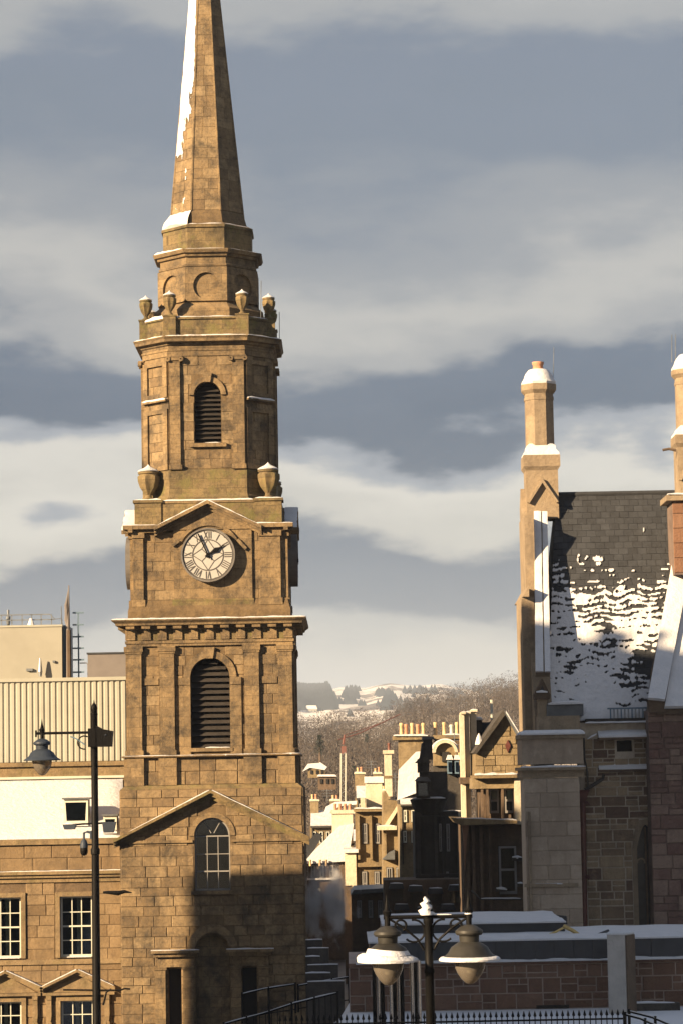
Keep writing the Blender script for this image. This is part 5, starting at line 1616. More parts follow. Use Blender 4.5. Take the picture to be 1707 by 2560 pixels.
# tall octagonal chimney
def chimney(cpx, Y, rows, hw, dirx, label_parent, pot=True):
    """rows: pot_top, pot_bot, cap_top, cap_bot, shaft_bot, snow_bot, collar_bot, block_bot"""
    cx_ = at(cpx, rows[5], Y).x
    zz = [zrow(r, cx_, Y) for r in rows]
    Mx = Matrix.Translation((cx_, Y, 0))
    k = hw * Y / F
    ch_ = bpy.data.objects.new('chimney', None)
    ch_.location = (cx_, Y, zz[-1])
    link(ch_, label_parent)
    n_ = 8
    def octp(prof):
        m_ = MB(Mx)
        m_.loft([[(r * k * 1.07 * math.cos(R(45 * i + 22.5)), r * k * 1.07 * math.sin(R(45 * i + 22.5)), z) for i in range(8)] for r, z in prof])
        return m_
    MB(Mx).sq([(1.13 * k, zz[7]), (1.13 * k, zz[6])]).build('stack', 'hall_trim', ch_)
    MB(Mx).sq([(1.13 * k, zz[6]), (1.30 * k, zz[6] + .14), (1.30 * k, zz[5] - .0), (1.05 * k, zz[5] + .10)]).build('collar', 'hall_trim', ch_)
    octp([(1.0, zz[5] + .08), (1.0, zz[3] - .25), (1.04, zz[3] - .24), (1.04, zz[3] - .12), (1.0, zz[3] - .11), (1.0, zz[3])]).build('shaft', 'hall_trim', ch_)
    octp([(1.02, zz[3]), (1.22, zz[3] + .12), (1.24, zz[2] - .02), (1.1, zz[2]), (1.0, zz[2] + .15), (.9, zz[2] + .2)]).build('cap', 'hall_trim', ch_)
    octp([(1.18, zz[2] - .01), (1.22, zz[2] + .07), (1.05, zz[2] + .20), (.95, zz[2] + .36), (.7, zz[2] + .52), (.5, zz[2] + .56), (.3, zz[2] + .56)]).build('snow', 'snow', ch_, True)
    MB(Mx).sq([(1.26 * k, zz[5] - .01), (1.24 * k, zz[5] + .10), (1.05 * k, zz[5] + .22), (1.0 * k, zz[4] - .08), (.8 * k, zz[4]), (.7 * k, zz[4])]).build('snow', 'snow', ch_, True)
    MB(Mx).lathe([(.36 * k, zz[2] + .3), (.38 * k, zz[1]), (.36 * k, zz[0] - .12), (.42 * k, zz[0] - .08), (.42 * k, zz[0]), (.3 * k, zz[0]), (.3 * k, zz[0] - .3)], 14).build('pot', 'pot', ch_, True)
    # gablet on the stack front
    zg = zz[6] - .30
    m_ = MB(Mx)
    for s_ in (-1, 1):
        poly = [(s_ * 1.1 * k, zg - .85), (0, zg), (0, zg - .16), (s_ * .95 * k, zg - .88)]
        if s_ > 0: poly.reverse()
        m_.prism(poly, -1.13 * k - .16, -1.13 * k + .02)
    m_.build('gablet', 'hall_trim', ch_)
    return ch_
chimney(1350, YRG, (905, 930, 962, 986, 1112, 1143, 1180, 1300), 35.5, -1, hall)
for px_, r0_, r1_ in ((1384, 868, 945),):
    MB().tube([at(px_ - 2, r1_, YRG), at(px_, r0_, YRG)], .012, 5).build('aerial', 'steel', hall)

# turreted corner block, its parapet with snow, and the plain shaft below
YT = 87.7
xt = lambda px, row: at(px, row, YT).x
ztt = lambda row: zrow(row, 7.1, YT)
MB().pbox(1303, 1457, 1846, 1911, YT, 2.2).build('turret_parapet', 'hall_stone', hall)
MB().pbox(1299, 1462, 1836, 1846, YT - .1, 2.4).build('turret_coping', 'hall_trim', hall)
m_ = SnowMB(hall)
za_ = ztt(1837)
rg = []
for (w0, z_) in ((1.0, 0), (1.0, .05), (.93, .13), (.86, .16)):
    xa, xb2 = xt(1300, 1836), xt(1461, 1836)
    cx_, hw_ = (xa + xb2) / 2, (xb2 - xa) / 2 * w0
    rg.append([(cx_ - hw_, YT + 1.0 - 1.15 * w0, za_ + z_), (cx_ + hw_, YT + 1.0 - 1.15 * w0, za_ + z_), (cx_ + hw_, YT + 1.0 + 1.15 * w0, za_ + z_), (cx_ - hw_, YT + 1.0 + 1.15 * w0, za_ + z_)])
m_.loft(rg)
MB().pbox(1298, 1464, 1918, 1926, YT - .12, 2.4).build('turret_ledge', 'hall_trim', hall)
snow_along(SnowMB(hall), [(xt(1300, 1917), YT - .03, ztt(1917.5)), (xt(1462, 1917), YT - .03, ztt(1917.5))], (0, 1, 0), .2, .05, 6)
MB().pbox(1304, 1460, 1926, 1945, YT + .02, 2.2).build('turret_moulding', 'hall_trim', hall)
MB().box(xt(1313, 2100) + .02, xt(1452, 2100) - .02, YT + .06, YT + 2.2, 0, ztt(1945)).build('turret_wall', 'mortar_pale', hall)
for (a, b, c, d) in ashlar(xt(1313, 2100), xt(1452, 2100), ztt(2420), ztt(1946), .46, .6, 1.2, hr, joint=.008):
    put_block('hall_stone', LI, a, b, YT + .03 + hr.uniform(-.003, .003), YT + .1, c, d, hall)
MB().pbox(1311, 1445, 2210, 2218, YT - .06, .2).build('string_course', 'hall_trim', hall)
snow_along(SnowMB(hall), [(xt(1332, 2210), YT - .01, ztt(2210)), (xt(1405, 2210), YT - .01, ztt(2210))], (0, 1, 0), .10, .035, 6)
MB().pbox(1322, 1329, 2030, 2300, YT - .08, .12).build('corner_shaft', 'hall_trim', hall)
MB().pbox(1345, 1449, 1790, 1836, YT + .5, 2.0).build('roof_shoulder', 'hall_trim', hall)
MB().pbox(1366, 1458, 1762, 1790, YT + 1.0, 1.0).build('lead_upstand', 'lead', hall)
m_ = SnowMB(hall)
snow_along(m_, [at(1368, 1762, YT + 1.3), at(1456, 1760, YT + 1.3)], (0, 1, 0), .8, .10, 2)

# rubble wall with ledges
YW = 89.0
xw = lambda px, row=2100: at(px, row, YW).x
zw = lambda row: zrow(row, 9.0, YW)
XW0, XW1 = xw(1450), xw(1660)
pw = (xw(1594, 2200), xw(1640, 2200), zw(2345), zw(2120), zw(2063))
pc_x = (pw[0] + pw[1]) / 2
lanc = [(pw[0], pw[2]), (pw[1], pw[2]), (pw[1], pw[3])] + [(pw[1] + (pc_x - pw[1]) * t_, pw[3] + (pw[4] - pw[3]) * math.sin(t_ * math.pi / 2) ** 1.0) for t_ in (.25, .5, .75)] + [(pc_x, pw[4])] + [(pw[0] + (pc_x - pw[0]) * t_, pw[3] + (pw[4] - pw[3]) * math.sin(t_ * math.pi / 2)) for t_ in (.75, .5, .25)] + [(pw[0], pw[3])]
sw = (xw(1541, 1862), xw(1580, 1862), zw(1880), zw(1852))
MB().holes([(XW0, 0), (XW1, 0), (XW1, zw(1806)), (XW0, zw(1806))], [lanc, [(sw[0], sw[2]), (sw[1], sw[2]), (sw[1], sw[3]), (sw[0], sw[3])]], YW, YW + .5).build('rubble_wall', 'mortar_pale', hall)
def lanc_hole(a, b):
    if b < pw[2] or a > pw[4]: return None
    if a < pw[3]: return (pw[0] - .16, pw[1] + .2)
    t_ = (a - pw[3]) / (pw[4] - pw[3])
    k = math.acos(min(1, t_)) / (math.pi / 2)
    return (pc_x - (pc_x - pw[0] + .16) * k, pc_x + (pc_x - pw[0] + .2) * k)
def snecked(x0, x1, z0, z1, course, rr, holes, joint):
    out = []
    for (a, b, c, d) in ashlar(x0, x1, z0, z1, course, course * .9, course * 2.3, rr, holes, joint, .25):
        k = rr.random()
        if k < .45:
            zm = c + (d - c) * rr.uniform(.35, .65)
            out += [(a, b, c, zm - joint / 2)]
            if b - a > course * 1.3:
                xm_ = a + (b - a) * rr.uniform(.35, .65)
                out += [(a, xm_ - joint / 2, zm + joint / 2, d), (xm_ + joint / 2, b, zm + joint / 2, d)]
            else:
                out += [(a, b, zm + joint / 2, d)]
        else:
            out.append((a, b, c, d))
    return out
for (a, b, c, d) in snecked(xw(1464), XW1 - .01, zw(2400), zw(1846), .38, hr, [lanc_hole, rect_hole(sw[0] - .05, sw[1] + .05, sw[2] - .05, sw[3] + .05)], .045):
    put_block('rubble', LI, a, b, YW - .035 + hr.uniform(-.02, .02), YW + .05, c, d, hall)
# lancet dressings and glass
dr = MB()
tr_ = [(p[0] + (-.16 if p[0] < pc_x else .16) * (1 if abs(p[0] - pc_x) > .01 else 0), p[1] + (.18 if p[1] > pw[3] else 0)) for p in lanc]
MB().holes(tr_, [[(p[0] * .999 + pc_x * .001, p[1] + .001) for p in lanc]], YW - .04, YW + .1).build('lancet_surround', 'hall_trim', hall)
lw = bpy.data.objects.new('lancet_window', None)
lw.location = (pc_x, YW, pw[2])
link(lw, hall)
MB().box(pw[0] - .05, pw[1] + .05, YW + .22, YW + .23, pw[2], pw[4]).build('pane', 'glass_dark', lw)
MB().box(pw[0] - .1, pw[1] + .1, YW + .40, YW + .49, pw[2], pw[4]).build('room', 'dark', lw)
MB().box(pc_x - .03, pc_x + .03, YW + .12, YW + .2, pw[2], pw[4] - .1).build('mullion', 'brown_stone', lw)
zt_ = zw(2158)
MB().ring(pw[0] + .14, zt_, .10, .15, YW + .12, YW + .2, R(-20), R(200), 12).build('tracery', 'hall_trim', lw)
MB().box(sw[0], sw[1], YW + .25, YW + .27, sw[2], sw[3]).build('vent', 'dark', hall)
for r0_, r1_, dep in ((1826, 1846, .5), (1912, 1926, .22)):
    za_, zb_ = zw(r1_), zw(r0_)
    MB().box(xw(1500 if dep > .3 else 1500), XW1, YW - dep + .1, YW + .02, za_ - .06, za_ + .02).build('ledge', 'brown_stone', hall)
    n_ = 24
    rg = []
    for i in range(n_ + 1):
        x = xw(1501) + (XW1 - xw(1501)) * i / n_
        wv = .02 * noise.noise(Vector((x * 2, dep, 1)))
        rg.append([(x, YW - dep + .1, za_ + .02), (x, YW - dep + .1, za_ + .08 + wv), (x, YW - .02, zb_ + wv), (x, YW - .02, za_ + .0)])
    SnowMB(hall).loft(rg)
MB().pbox(1464, 1640, 1796, 1808, YW - .15, .6).build('gutter', 'soot', hall)
snow_along(SnowMB(hall), [at(1462, 1808, YW - .18), at(1630, 1805, YW - .18)], (0, 1, 0), .14, .05, 3)
# snow guard bars along the eaves
for i in range(12):
    px_ = 1524 + i * 9
    MB().pbox(px_, px_ + 3.6, 1772, 1804, YW + .05, .05).build('snow_guard_bar', 'steel' if i % 3 else 'blue_steel', hall)
MB().pbox(1518, 1634, 1769, 1773, YW + .03, .09).build('snow_guard_rail', 'blue_steel', hall)
# red oxide rainwater pipe with hopper
pipe = bpy.data.objects.new('drainpipe', None)
pipe.location = at(1456, 2330, YW - .3)
link(pipe, hall)
yp_ = YW - .3
MB().tube([at(1455, 1990, yp_), at(1462, 2420, yp_)], .11, 10).build('pipe', 'redpipe', pipe, True)
hp = [at(1455, r_, yp_) for r_ in (2004, 1996, 1982, 1976)]
MB().loft([[(q_.x + sx * w_, yp_ + sy * w_, q_.z) for sx, sy in ((-1, -1), (1, -1), (1, 1), (-1, 1))] for q_, w_ in zip(hp, (.10, .14, .20, .24))]).build('hopper', 'redpipe', pipe)
for r_ in (2011, 2196):
    q_ = at(1458 if r_ > 2100 else 1455, r_, yp_)
    MB().loft([[(q_.x - .24, yp_ - .06, q_.z - .02), (q_.x + .24, yp_ - .06, q_.z - .02), (q_.x + .24, yp_ + .3, q_.z - .02), (q_.x - .24, yp_ + .3, q_.z - .02)][0:4],
               [(q_.x - .16, yp_ - .13, q_.z + .09), (q_.x + .16, yp_ - .13, q_.z + .09), (q_.x + .16, yp_ + .3, q_.z + .09), (q_.x - .16, yp_ + .3, q_.z + .09)],
               ]).build('pipe_bracket', 'redpipe', pipe)
MB().tube([at(1462, 1976, yp_), at(1478, 1966, yp_), at(1506, 1948, yp_), at(1509, 1936, yp_)], .06, 8).build('branch_pipe', 'soot', pipe, True)
MB().tube([at(1459, 1846, YW - .3), at(1461, 1900, YW - .3), at(1467, 1930, YW - .3), at(1469, 1972, YW - .3)], .035, 6).build('branch_pipe', 'soot', pipe, True)
snow_along(SnowMB(hall), [at(1468, 1848, YW - .3), at(1490, 1836, YW - .3)], (0, 1, 0), .3, .09, 3)

# near wing: reddish wall, snowy skew and roof, its chimney
wing = thing('hall_wing', 'reddish sandstone wing of the hall with a thick snow covered roof edge', 'building', (11.2, 90, 0))
YG = 88.0
xg = lambda px, row=2100: at(px, row, YG).x
zg_ = lambda row: zrow(row, 10.5, YG)
WX0, WX1 = xg(1629), xg(1950)
MB().box(WX0, WX1, YG + .02, YG + 6, 0, zg_(1775)).build('wall', 'wing_core', wing)
wr_ = random.Random(5)
for (a, b, c, d) in snecked(WX0 - .015, xg(1760), zg_(2620), zg_(1778), .46, wr_, [], .026):
    put_block('wing', LI, a, b, YG - .02 + wr_.uniform(-.02, .02), YG + .06, c, d, wing)
zk0 = zg_(1750)
B0, B1 = at(1618, 1750, YG - .25), at(1661, 1754, YG - .25)
A0, A1 = at(1677, 1418, YG + 3.6), at(1724, 1418, YG + 3.6)
slab([B0, B1, A1, A0], -.28, Vector((-.05, -.8, .6)).normalized()).build('skew_coping', 'brown_stone', wing)
up2 = (B1 - B0).cross(A0 - B0).normalized()
if up2.z < 0: up2 = -up2
pr = []
for i in range(25):
    t_ = i / 24
    l, r2 = B0.lerp(A0, t_), B1.lerp(A1, t_)
    hg = .13 * (1 + .2 * noise.noise(Vector((t_ * 6, 1, 1))))
    pr.append([l, l + up2 * hg * .8, l.lerp(r2, .5) + up2 * hg, r2 + up2 * hg * .85, r2])
SnowMB(wing).loft(pr)
C0, C1 = at(1660, 1768, YG - .2), at(1950, 1768, YG - .2)
D0, D1 = at(1718, 1425, YG + 3.7), at(2010, 1425, YG + 3.7)
C0.z = C1.z = (C0.z + C1.z) / 2
slab([C0, C1, D1, D0], -.2, up2).build('roof', 'slate', wing)
snow_ = MB()
rows_ = []
for j in range(20):
    v = j / 19
    for i in range(14):
        p_ = C0.lerp(C1, i / 13).lerp(D0.lerp(D1, i / 13), v)
        rows_.append(p_ + up2 * (.10 + .03 * noise.noise(p_ * 1.4)))
fs_ = [(j * 14 + i, j * 14 + i + 1, (j + 1) * 14 + i + 1, (j + 1) * 14 + i) for j in range(19) for i in range(13)]
b_ = len(rows_)
rows_ += [C0.lerp(C1, i / 13) - Vector((0, 0, .02)) for i in range(14)]
fs_ += [(b_ + i, b_ + i + 1, i + 1, i) for i in range(13)]
snow_.add(rows_, fs_).build('snow', 'snow', wing, True)
MB().pbox(1622, 1662, 1752, 1782, YG - .2, .6).build('kneeler', 'brown_stone', wing)
MB().pbox(1640, 1900, 1770, 1784, YG - .15, .5).build('eaves_cornice', 'brown_stone', wing)
# shadowed cheek between main roof and wing
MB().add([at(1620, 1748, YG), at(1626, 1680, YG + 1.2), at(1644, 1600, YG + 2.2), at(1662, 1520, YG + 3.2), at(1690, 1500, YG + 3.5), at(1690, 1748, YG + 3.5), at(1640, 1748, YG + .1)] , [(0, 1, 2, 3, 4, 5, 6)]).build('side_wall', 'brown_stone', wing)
wc = chimney(1727, YG + 3.4, (892, 902, 925, 946, 1066, 1092, 1122, 1240), 35.5, 1, wing)
cY = YG + 3.4
MB().pbox(1666, 1790, 1236, 1250, cY - .9, 1.9).build('stack_collar', 'hall_trim', wing)
snow_along(SnowMB(wing), [at(1668, 1236, cY - .8), at(1780, 1236, cY - .8)], (0, 1, 0), .3, .08, 3)
MB().box(at(1677, 1330, cY).x, at(1780, 1330, cY).x, cY - .70, cY + .9, at(1700, 1440, cY).z, at(1700, 1250, cY).z).build('stack_base', 'wing_core', wing)
for (a, b, c, d) in ashlar(at(1676, 1330, cY).x, at(1760, 1330, cY).x, at(1700, 1436, cY).z, at(1700, 1252, cY).z, .55, .5, 1.1, wr_):
    put_block('redblock', LI, a, b, cY - .73, cY - .66, c, d, wing)
MB().tube([at(1656, 1125, cY - .5), at(1672, 1122, cY - .5), at(1690, 1126, cY - .5)], .05, 6).build('gargoyle', 'brown_stone', wing)
for px_ in (1679, 1688):
    MB().tube([at(px_, 905, cY), at(px_, 836, cY)], .014, 5).build('aerial', 'steel', wing)

# ================================================================== low modern building on the terrace
YM = 75.0
xm_ = lambda px, row=2450: at(px, row, YM).x
zm_ = lambda row: zrow(row, 4.5, YM)
mod = thing('low_building', 'low pink stone block building with dark fascia and snow on its flat roof', 'building', (4.5, YM + 2.5, 4))
MX0, MX1 = xm_(872), xm_(1800)
zf0, zf1, zg0 = zm_(2403), zm_(2353), 4.0
MB().box(MX0, MX1, YM + .03, YM + 5, zg0, zf0).build('wall', 'pink_mortar', mod)
mr = random.Random(9)
for (a, b, c, d) in snecked(MX0 + .01, xm_(1740), zg0 + .01, zf0 - .12, .40, mr, [], .036):
    put_block('pink', LI, a, b, YM - .01 + mr.uniform(-.012, .012), YM + .06, c, d, mod)
MB().box(MX0, MX1, YM - .02, YM + .029, zf0 - .118, zf0 - .005).build('wall_head', 'pink', mod)
MB().box(MX0 + .6, MX1, YM - .12, YM + 5, zf0 + .002, zf1).build('fascia', 'fascia', mod)
k = 872 + 30
while k < 1640:
    a, b = xm_(k), xm_(k + 46)
    if a > MX0 + .6:
        MB().box(a, b, YM - .145, YM - .121, zf0 + .03, zf1 - .03).build('fascia_panel', 'fascia', mod)
    k += 48.5
snow_along(SnowMB(mod), [(MX0 + .2, YM - .06, zf0 - .01), (MX1, YM - .06, zf0 - .01)], (0, 1, 0), .25, .085, 5)
def snow_sheet(parent, x0, x1, y0, y1, z, th, seed=0):
    nx_, ny_ = max(4, int((x1 - x0) / .3)), max(4, int((y1 - y0) / .3))
    vs_, fs_ = [], []
    for j in range(ny_ + 1):
        for i in range(nx_ + 1):
            x, y = x0 + (x1 - x0) * i / nx_, y0 + (y1 - y0) * j / ny_
            e = 0 if i in (0, nx_) or j in (0, ny_) else 1
            vs_.append((x, y, z + th * (.45 + .55 * e) + .03 * noise.noise(Vector((x * 1.2, y * 1.2, seed)))))
    fs_ = [(j * (nx_ + 1) + i, j * (nx_ + 1) + i + 1, (j + 1) * (nx_ + 1) + i + 1, (j + 1) * (nx_ + 1) + i) for j in range(ny_) for i in range(nx_)]
    b_ = len(vs_)
    vs_ += [(x0 + (x1 - x0) * i / nx_, y0, z) for i in range(nx_ + 1)]
    fs_ += [(b_ + i, b_ + i + 1, i + 1, i) for i in range(nx_)]
    return MB().add(vs_, fs_).build('snow', 'snow', parent, True)
snow_sheet(mod, MX0 + .55, MX1, YM - .15, YM + 5.0, zf1, .10, 1)
zu = zf1 + .35
MB().box(xm_(960), at(1412, 2330, YM + 2.4).x, YM + 2.4, YM + 7.5, zf1 + .01, zu).build('upper_roof', 'fascia', mod)
snow_sheet(mod, xm_(958), at(1414, 2320, YM + 2.4).x, YM + 2.3, YM + 7.6, zu, .10, 2)
MB().pix([(1356, 2284), (1416, 2292), (1418, 2312), (1356, 2300)], YM + 6.4, .3).build('roof_hatch', 'fascia', mod)
MB().pbox(1340, 1422, 2514, 2522, YM - .03, .1).build('air_brick', 'dark', mod)
# loose timbers and tarpaulin lying on its roof
tb = thing('roof_timbers', 'yellow timber battens lying on the snowy flat roof by the concrete pillar', 'timber', at(1430, 2345, YM + 1.2))
MB().tube([at(1352, 2346, YM + 1.0), at(1390, 2330, YM + 1.6), at(1412, 2318, YM + 2.0)], .035, 5).build('batten', 'timber', tb)
MB().tube([at(1408, 2316, YM + 1.3), at(1432, 2328, YM + 1.2), at(1452, 2342, YM + 1.1)], .06, 5).build('batten', 'timber', tb)
MB().tube([at(1352, 2347, YM + .6), at(1430, 2347, YM + .6), at(1490, 2340, YM + .9), at(1520, 2328, YM + 1.2)], .05, 5).build('hose', 'fascia', tb)
# concrete pillar
YPi = 73.2
pil = thing('concrete_pillar', 'pale square concrete pillar with snow on top beside the reddish wing', 'pillar', (at(1545, 2500, YPi).x, YPi + .3, 4))
xa, xb2, xc = at(1519, 2430, YPi).x, at(1563, 2430, YPi).x, at(1591, 2430, YPi).x
zt_, zbt = zrow(2337, 8, YPi), 4.0
MB().loft([[(xa, YPi, z), (xb2, YPi - .1, z), (xc, YPi + .45, z), (xa + .25, YPi + .6, z)] for z in (zbt, zt_)]).build('shaft', 'concrete', pil)
MB().loft([[(xb2 + .015, YPi - .10, z), (xb2 + .04, YPi - .115, z), (xc + .025, YPi + .44, z), (xc + .0, YPi + .455, z)] for z in (zbt, zt_ - .02)]).build('dark_side', 'brown_stone', pil)  # dark sheet lays the right face's shade on as colour
MB().loft([[(xa - .02 + d, YPi - .02 + d, z), (xb2 - d, YPi - .12 + d, z), (xc + .02 - d, YPi + .46 - d, z), (xa + .25 + d, YPi + .62 - d, z)] for z, d in ((zt_, 0), (zt_ + .04, 0), (zt_ + .09, .08))]).build('snow', 'snow', pil, True)

# ================================================================== far land: snow hill, wooded slopes
def hill_mat(name, c0, c1, c2, scale, snowy):
    def b(t, out):
        p = t.nodes.new('ShaderNodeBsdfPrincipled')
        f = pos_noise(t, scale, 8, 0.68, (1, .35, 3.2))
        t.links.new(ramp(t, f, [(0.36, c0), (0.46, c1), (0.50, c2), (0.8, snowy)]), p.inputs['Base Color'])
        p.inputs['Roughness'].default_value = 1.0
        t.links.new(p.outputs[0], out.inputs[0])
    return mat(name, b)
M['farhill'] = hill_mat('snowfields_and_woods', (0.06, 0.055, 0.05), (0.16, 0.13, 0.10), (0.60, 0.57, 0.52), .012, (.74, .72, .68))
M['woodfloor'] = hill_mat('snowy_wood_floor', (0.05, 0.04, 0.03), (0.10, 0.08, 0.06), (0.26, 0.22, 0.18), .06, (.45, .42, .38))
M['plantation'] = plain_mat('dark_conifer_plantation', (0.018, 0.026, 0.030), 1.0, 0, .3, .02)
def ridge_sheet(name, m, label, top, Yt, Yb, zbot, n_, rough, seed, px0, px1):
    """a hill: from its foot at Yb up to the skyline (pixel row function top) at Yt, then falling away behind"""
    vs_, fs_ = [], []
    rows = 16
    for i in range(n_ + 1):
        px = px0 + (px1 - px0) * i / n_
        a = at(px, top(px), Yt)
        for j in range(rows + 1):
            v = j / rows
            y = Yb + (Yt - Yb) * v
            x = a.x * y / Yt
            z = zbot + (a.z - zbot) * (v ** .85)
            z += rough * noise.noise(Vector((x * .02, y * .02, seed))) * math.sin(math.pi * v)
            vs_.append((x, y, z))
        vs_.append((a.x * 1.25, Yt * 1.25, zbot))
    m_ = rows + 2
    for i in range(n_):
        for j in range(m_ - 1):
            fs_.append((i * m_ + j, (i + 1) * m_ + j, (i + 1) * m_ + j + 1, i * m_ + j + 1))
    o = MB().add(vs_, fs_).build(name, m, None, True)
    return tag(o, label, kind='structure')
def top_far(px):
    return 1722 + 10 * math.sin(px * .011) + 4 * math.sin(px * .05) - max(0, px - 1000) * .03 + max(0, 740 - px) * .02
ridge_sheet('far_hill', 'farhill', 'far snow covered hill with bare woods on the horizon', top_far, 4200, 1500, 0, 220, 9, 2.0, -2600, 4300)
def interp(pts, x):
    if x <= pts[0][0]: return pts[0][1]
    for (a, b), (c, d) in zip(pts[:-1], pts[1:]):
        if x <= c:
            return b + (d - b) * (x - a) / (c - a)
    return pts[-1][1]
WT = [(-1500, 1760), (0, 1800), (600, 1812), (740, 1815), (800, 1812), (860, 1804), (930, 1802), (970, 1792), (1010, 1768), (1060, 1748), (1130, 1735), (1200, 1722), (1260, 1712), (1320, 1702), (1500, 1690), (2200, 1700), (3300, 1740)]
def top_wood(px):
    return interp(WT, px) + 46
wood_hill = ridge_sheet('wooded_hill', 'woodfloor', 'brown wooded hillside dusted with snow beyond the street', top_wood, 900, 260, -1, 160, 3, 6.0, -1500, 3300)
def hill_z(px, y):
    a = at(px, top_wood(px), 900)
    v = (y - 260) / 640
    x = a.x * y / 900
    return x, -1 + (a.z + 1) * (max(0, v) ** .85) + 3 * noise.noise(Vector((x * .02, y * .02, 6.0))) * math.sin(math.pi * max(0, min(1, v)))
# bare winter trees, far too many and too far to count: one mass
def twig_mat():
    def b(t, out):
        p = t.nodes.new('ShaderNodeBsdfPrincipled')
        g = t.nodes.new('ShaderNodeNewGeometry')
        f = fmath(t, 'ADD', fmath(t, 'MULTIPLY', g.outputs['Random Per Island'], .22), fmath(t, 'MULTIPLY', pos_noise(t, .035, 6, .68, (1, .5, 2.5)), 1.0))
        t.links.new(ramp(t, f, [(.42, (.022, .017, .013)), (.54, (.042, .032, .025)), (.64, (.066, .052, .041)), (.76, (.10, .085, .070)), (.92, (.24, .22, .20))]), p.inputs['Base Color'])
        p.inputs['Roughness'].default_value = 1
        t.links.new(p.outputs[0], out.inputs[0])
    return mat('bare_twigs', b)
M['twigs'] = twig_mat()
M['evergreen'] = plain_mat('evergreen_needles', (.022, .036, .020), .9, 0, .35, .6)
tr = random.Random(31)
wood = MB()
def twig_tree(mb, x, y, z, h, n_, rr):
    V_, F_ = mb.v, mb.f
    r = h * rr.uniform(.26, .42)
    b = len(V_)
    V_ += [Vector((x - .10, y, z - 1)), Vector((x + .10, y, z - 1)), Vector((x + .04, y, z + h * .6)), Vector((x - .04, y, z + h * .6))]
    F_.append((b, b + 1, b + 2, b + 3))
    for _ in range(n_):
        a, q = rr.uniform(0, 6.283), rr.random()
        zz = .22 + .78 * q
        rad = r * math.sin(math.pi * min(1, (zz - .1) / .95)) ** .7 * math.sqrt(rr.random())
        cx_, cy_, cz_ = x + rad * math.cos(a), y + rad * math.sin(a), z + h * zz
        l = h * rr.uniform(.04, .085)
        dx, dy, dz_ = (math.cos(a) * .6 + rr.uniform(-.5, .5)) * l, (math.sin(a) * .6 + rr.uniform(-.5, .5)) * l, rr.uniform(.1, 1.1) * l
        w_ = h * rr.uniform(.006, .013)
        sx, sy = rr.uniform(-1, 1) * w_, rr.uniform(-1, 1) * w_
        b = len(V_)
        V_ += [Vector((cx_ - sx, cy_ - sy, cz_)), Vector((cx_ + dx * .5 + sx, cy_ + dy * .5 + sy, cz_ + dz_ * .5)), Vector((cx_ + dx, cy_ + dy, cz_ + dz_)), Vector((cx_ + dx * .4 - sx, cy_ + dy * .4 - sy, cz_ + dz_ * .5))]
        F_.append((b, b + 1, b + 2, b + 3))
for i in range(2000):
    px = tr.uniform(735, 1330) if i > 150 else tr.uniform(300, 1700)
    v = tr.random() ** 1.25
    y = 300 + 600 * v
    x, z = hill_z(px, y)
    twig_tree(wood, x, y, z, tr.uniform(5.0, 9.5) * (.85 + .3 * v), 120, tr)
o = wood.build('wood', 'twigs')
tag(o, 'mass of bare brown winter trees on the hillside', 'wood', kind='stuff')
# dark conifer plantation on the far hill, in cloud shade
pl = MB()
def far_pt(px, v):
    a = at(px, top_far(px), 4200)
    y = 1500 + 2700 * v
    x = a.x * y / 4200
    return Vector((x, y, a.z * v ** .85 + 9 * noise.noise(Vector((x * .02, y * .02, 2.0))) * math.sin(math.pi * v)))
def far_v(px, row):
    lo, hi = .05, 1.0
    for _ in range(24):
        m_ = (lo + hi) / 2
        if proj(far_pt(px, m_))[1] > row: lo = m_
        else: hi = m_
    return lo
for i in range(5200):
    px = tr.uniform(620, 860)
    row = tr.uniform(1722, 1780)
    lim = 815 + 34 * noise.noise(Vector((row * .12, 3, 1))) + (row - 1722) * .35
    if px > lim: continue
    p_ = far_pt(px, far_v(px, row))
    hh_ = tr.uniform(10, 17)
    w_ = hh_ * .45
    pl.add([(p_.x - w_, p_.y, p_.z - 2), (p_.x + w_, p_.y, p_.z - 2), (p_.x, p_.y + w_, p_.z - 2), (p_.x, p_.y + .3, p_.z + hh_)], [(0, 1, 3), (1, 2, 3), (2, 0, 3)])
for i in range(2600):
    px = tr.uniform(830, 1320)
    row = tr.uniform(1728, 1790)
    if noise.noise(Vector((px * .02, row * .09, 5))) < .22: continue
    p_ = far_pt(px, far_v(px, row))
    hh_ = tr.uniform(6, 11)
    w_ = hh_ * .5
    pl.add([(p_.x - w_, p_.y, p_.z - 2), (p_.x + w_, p_.y, p_.z - 2), (p_.x, p_.y + w_, p_.z - 2), (p_.x, p_.y + .3, p_.z + hh_)], [(0, 1, 3), (1, 2, 3), (2, 0, 3)])
o = pl.build('conifer_plantation', 'plantation')
tag(o, 'blue dark conifer plantation on the far snowy hill', 'wood', kind='stuff')
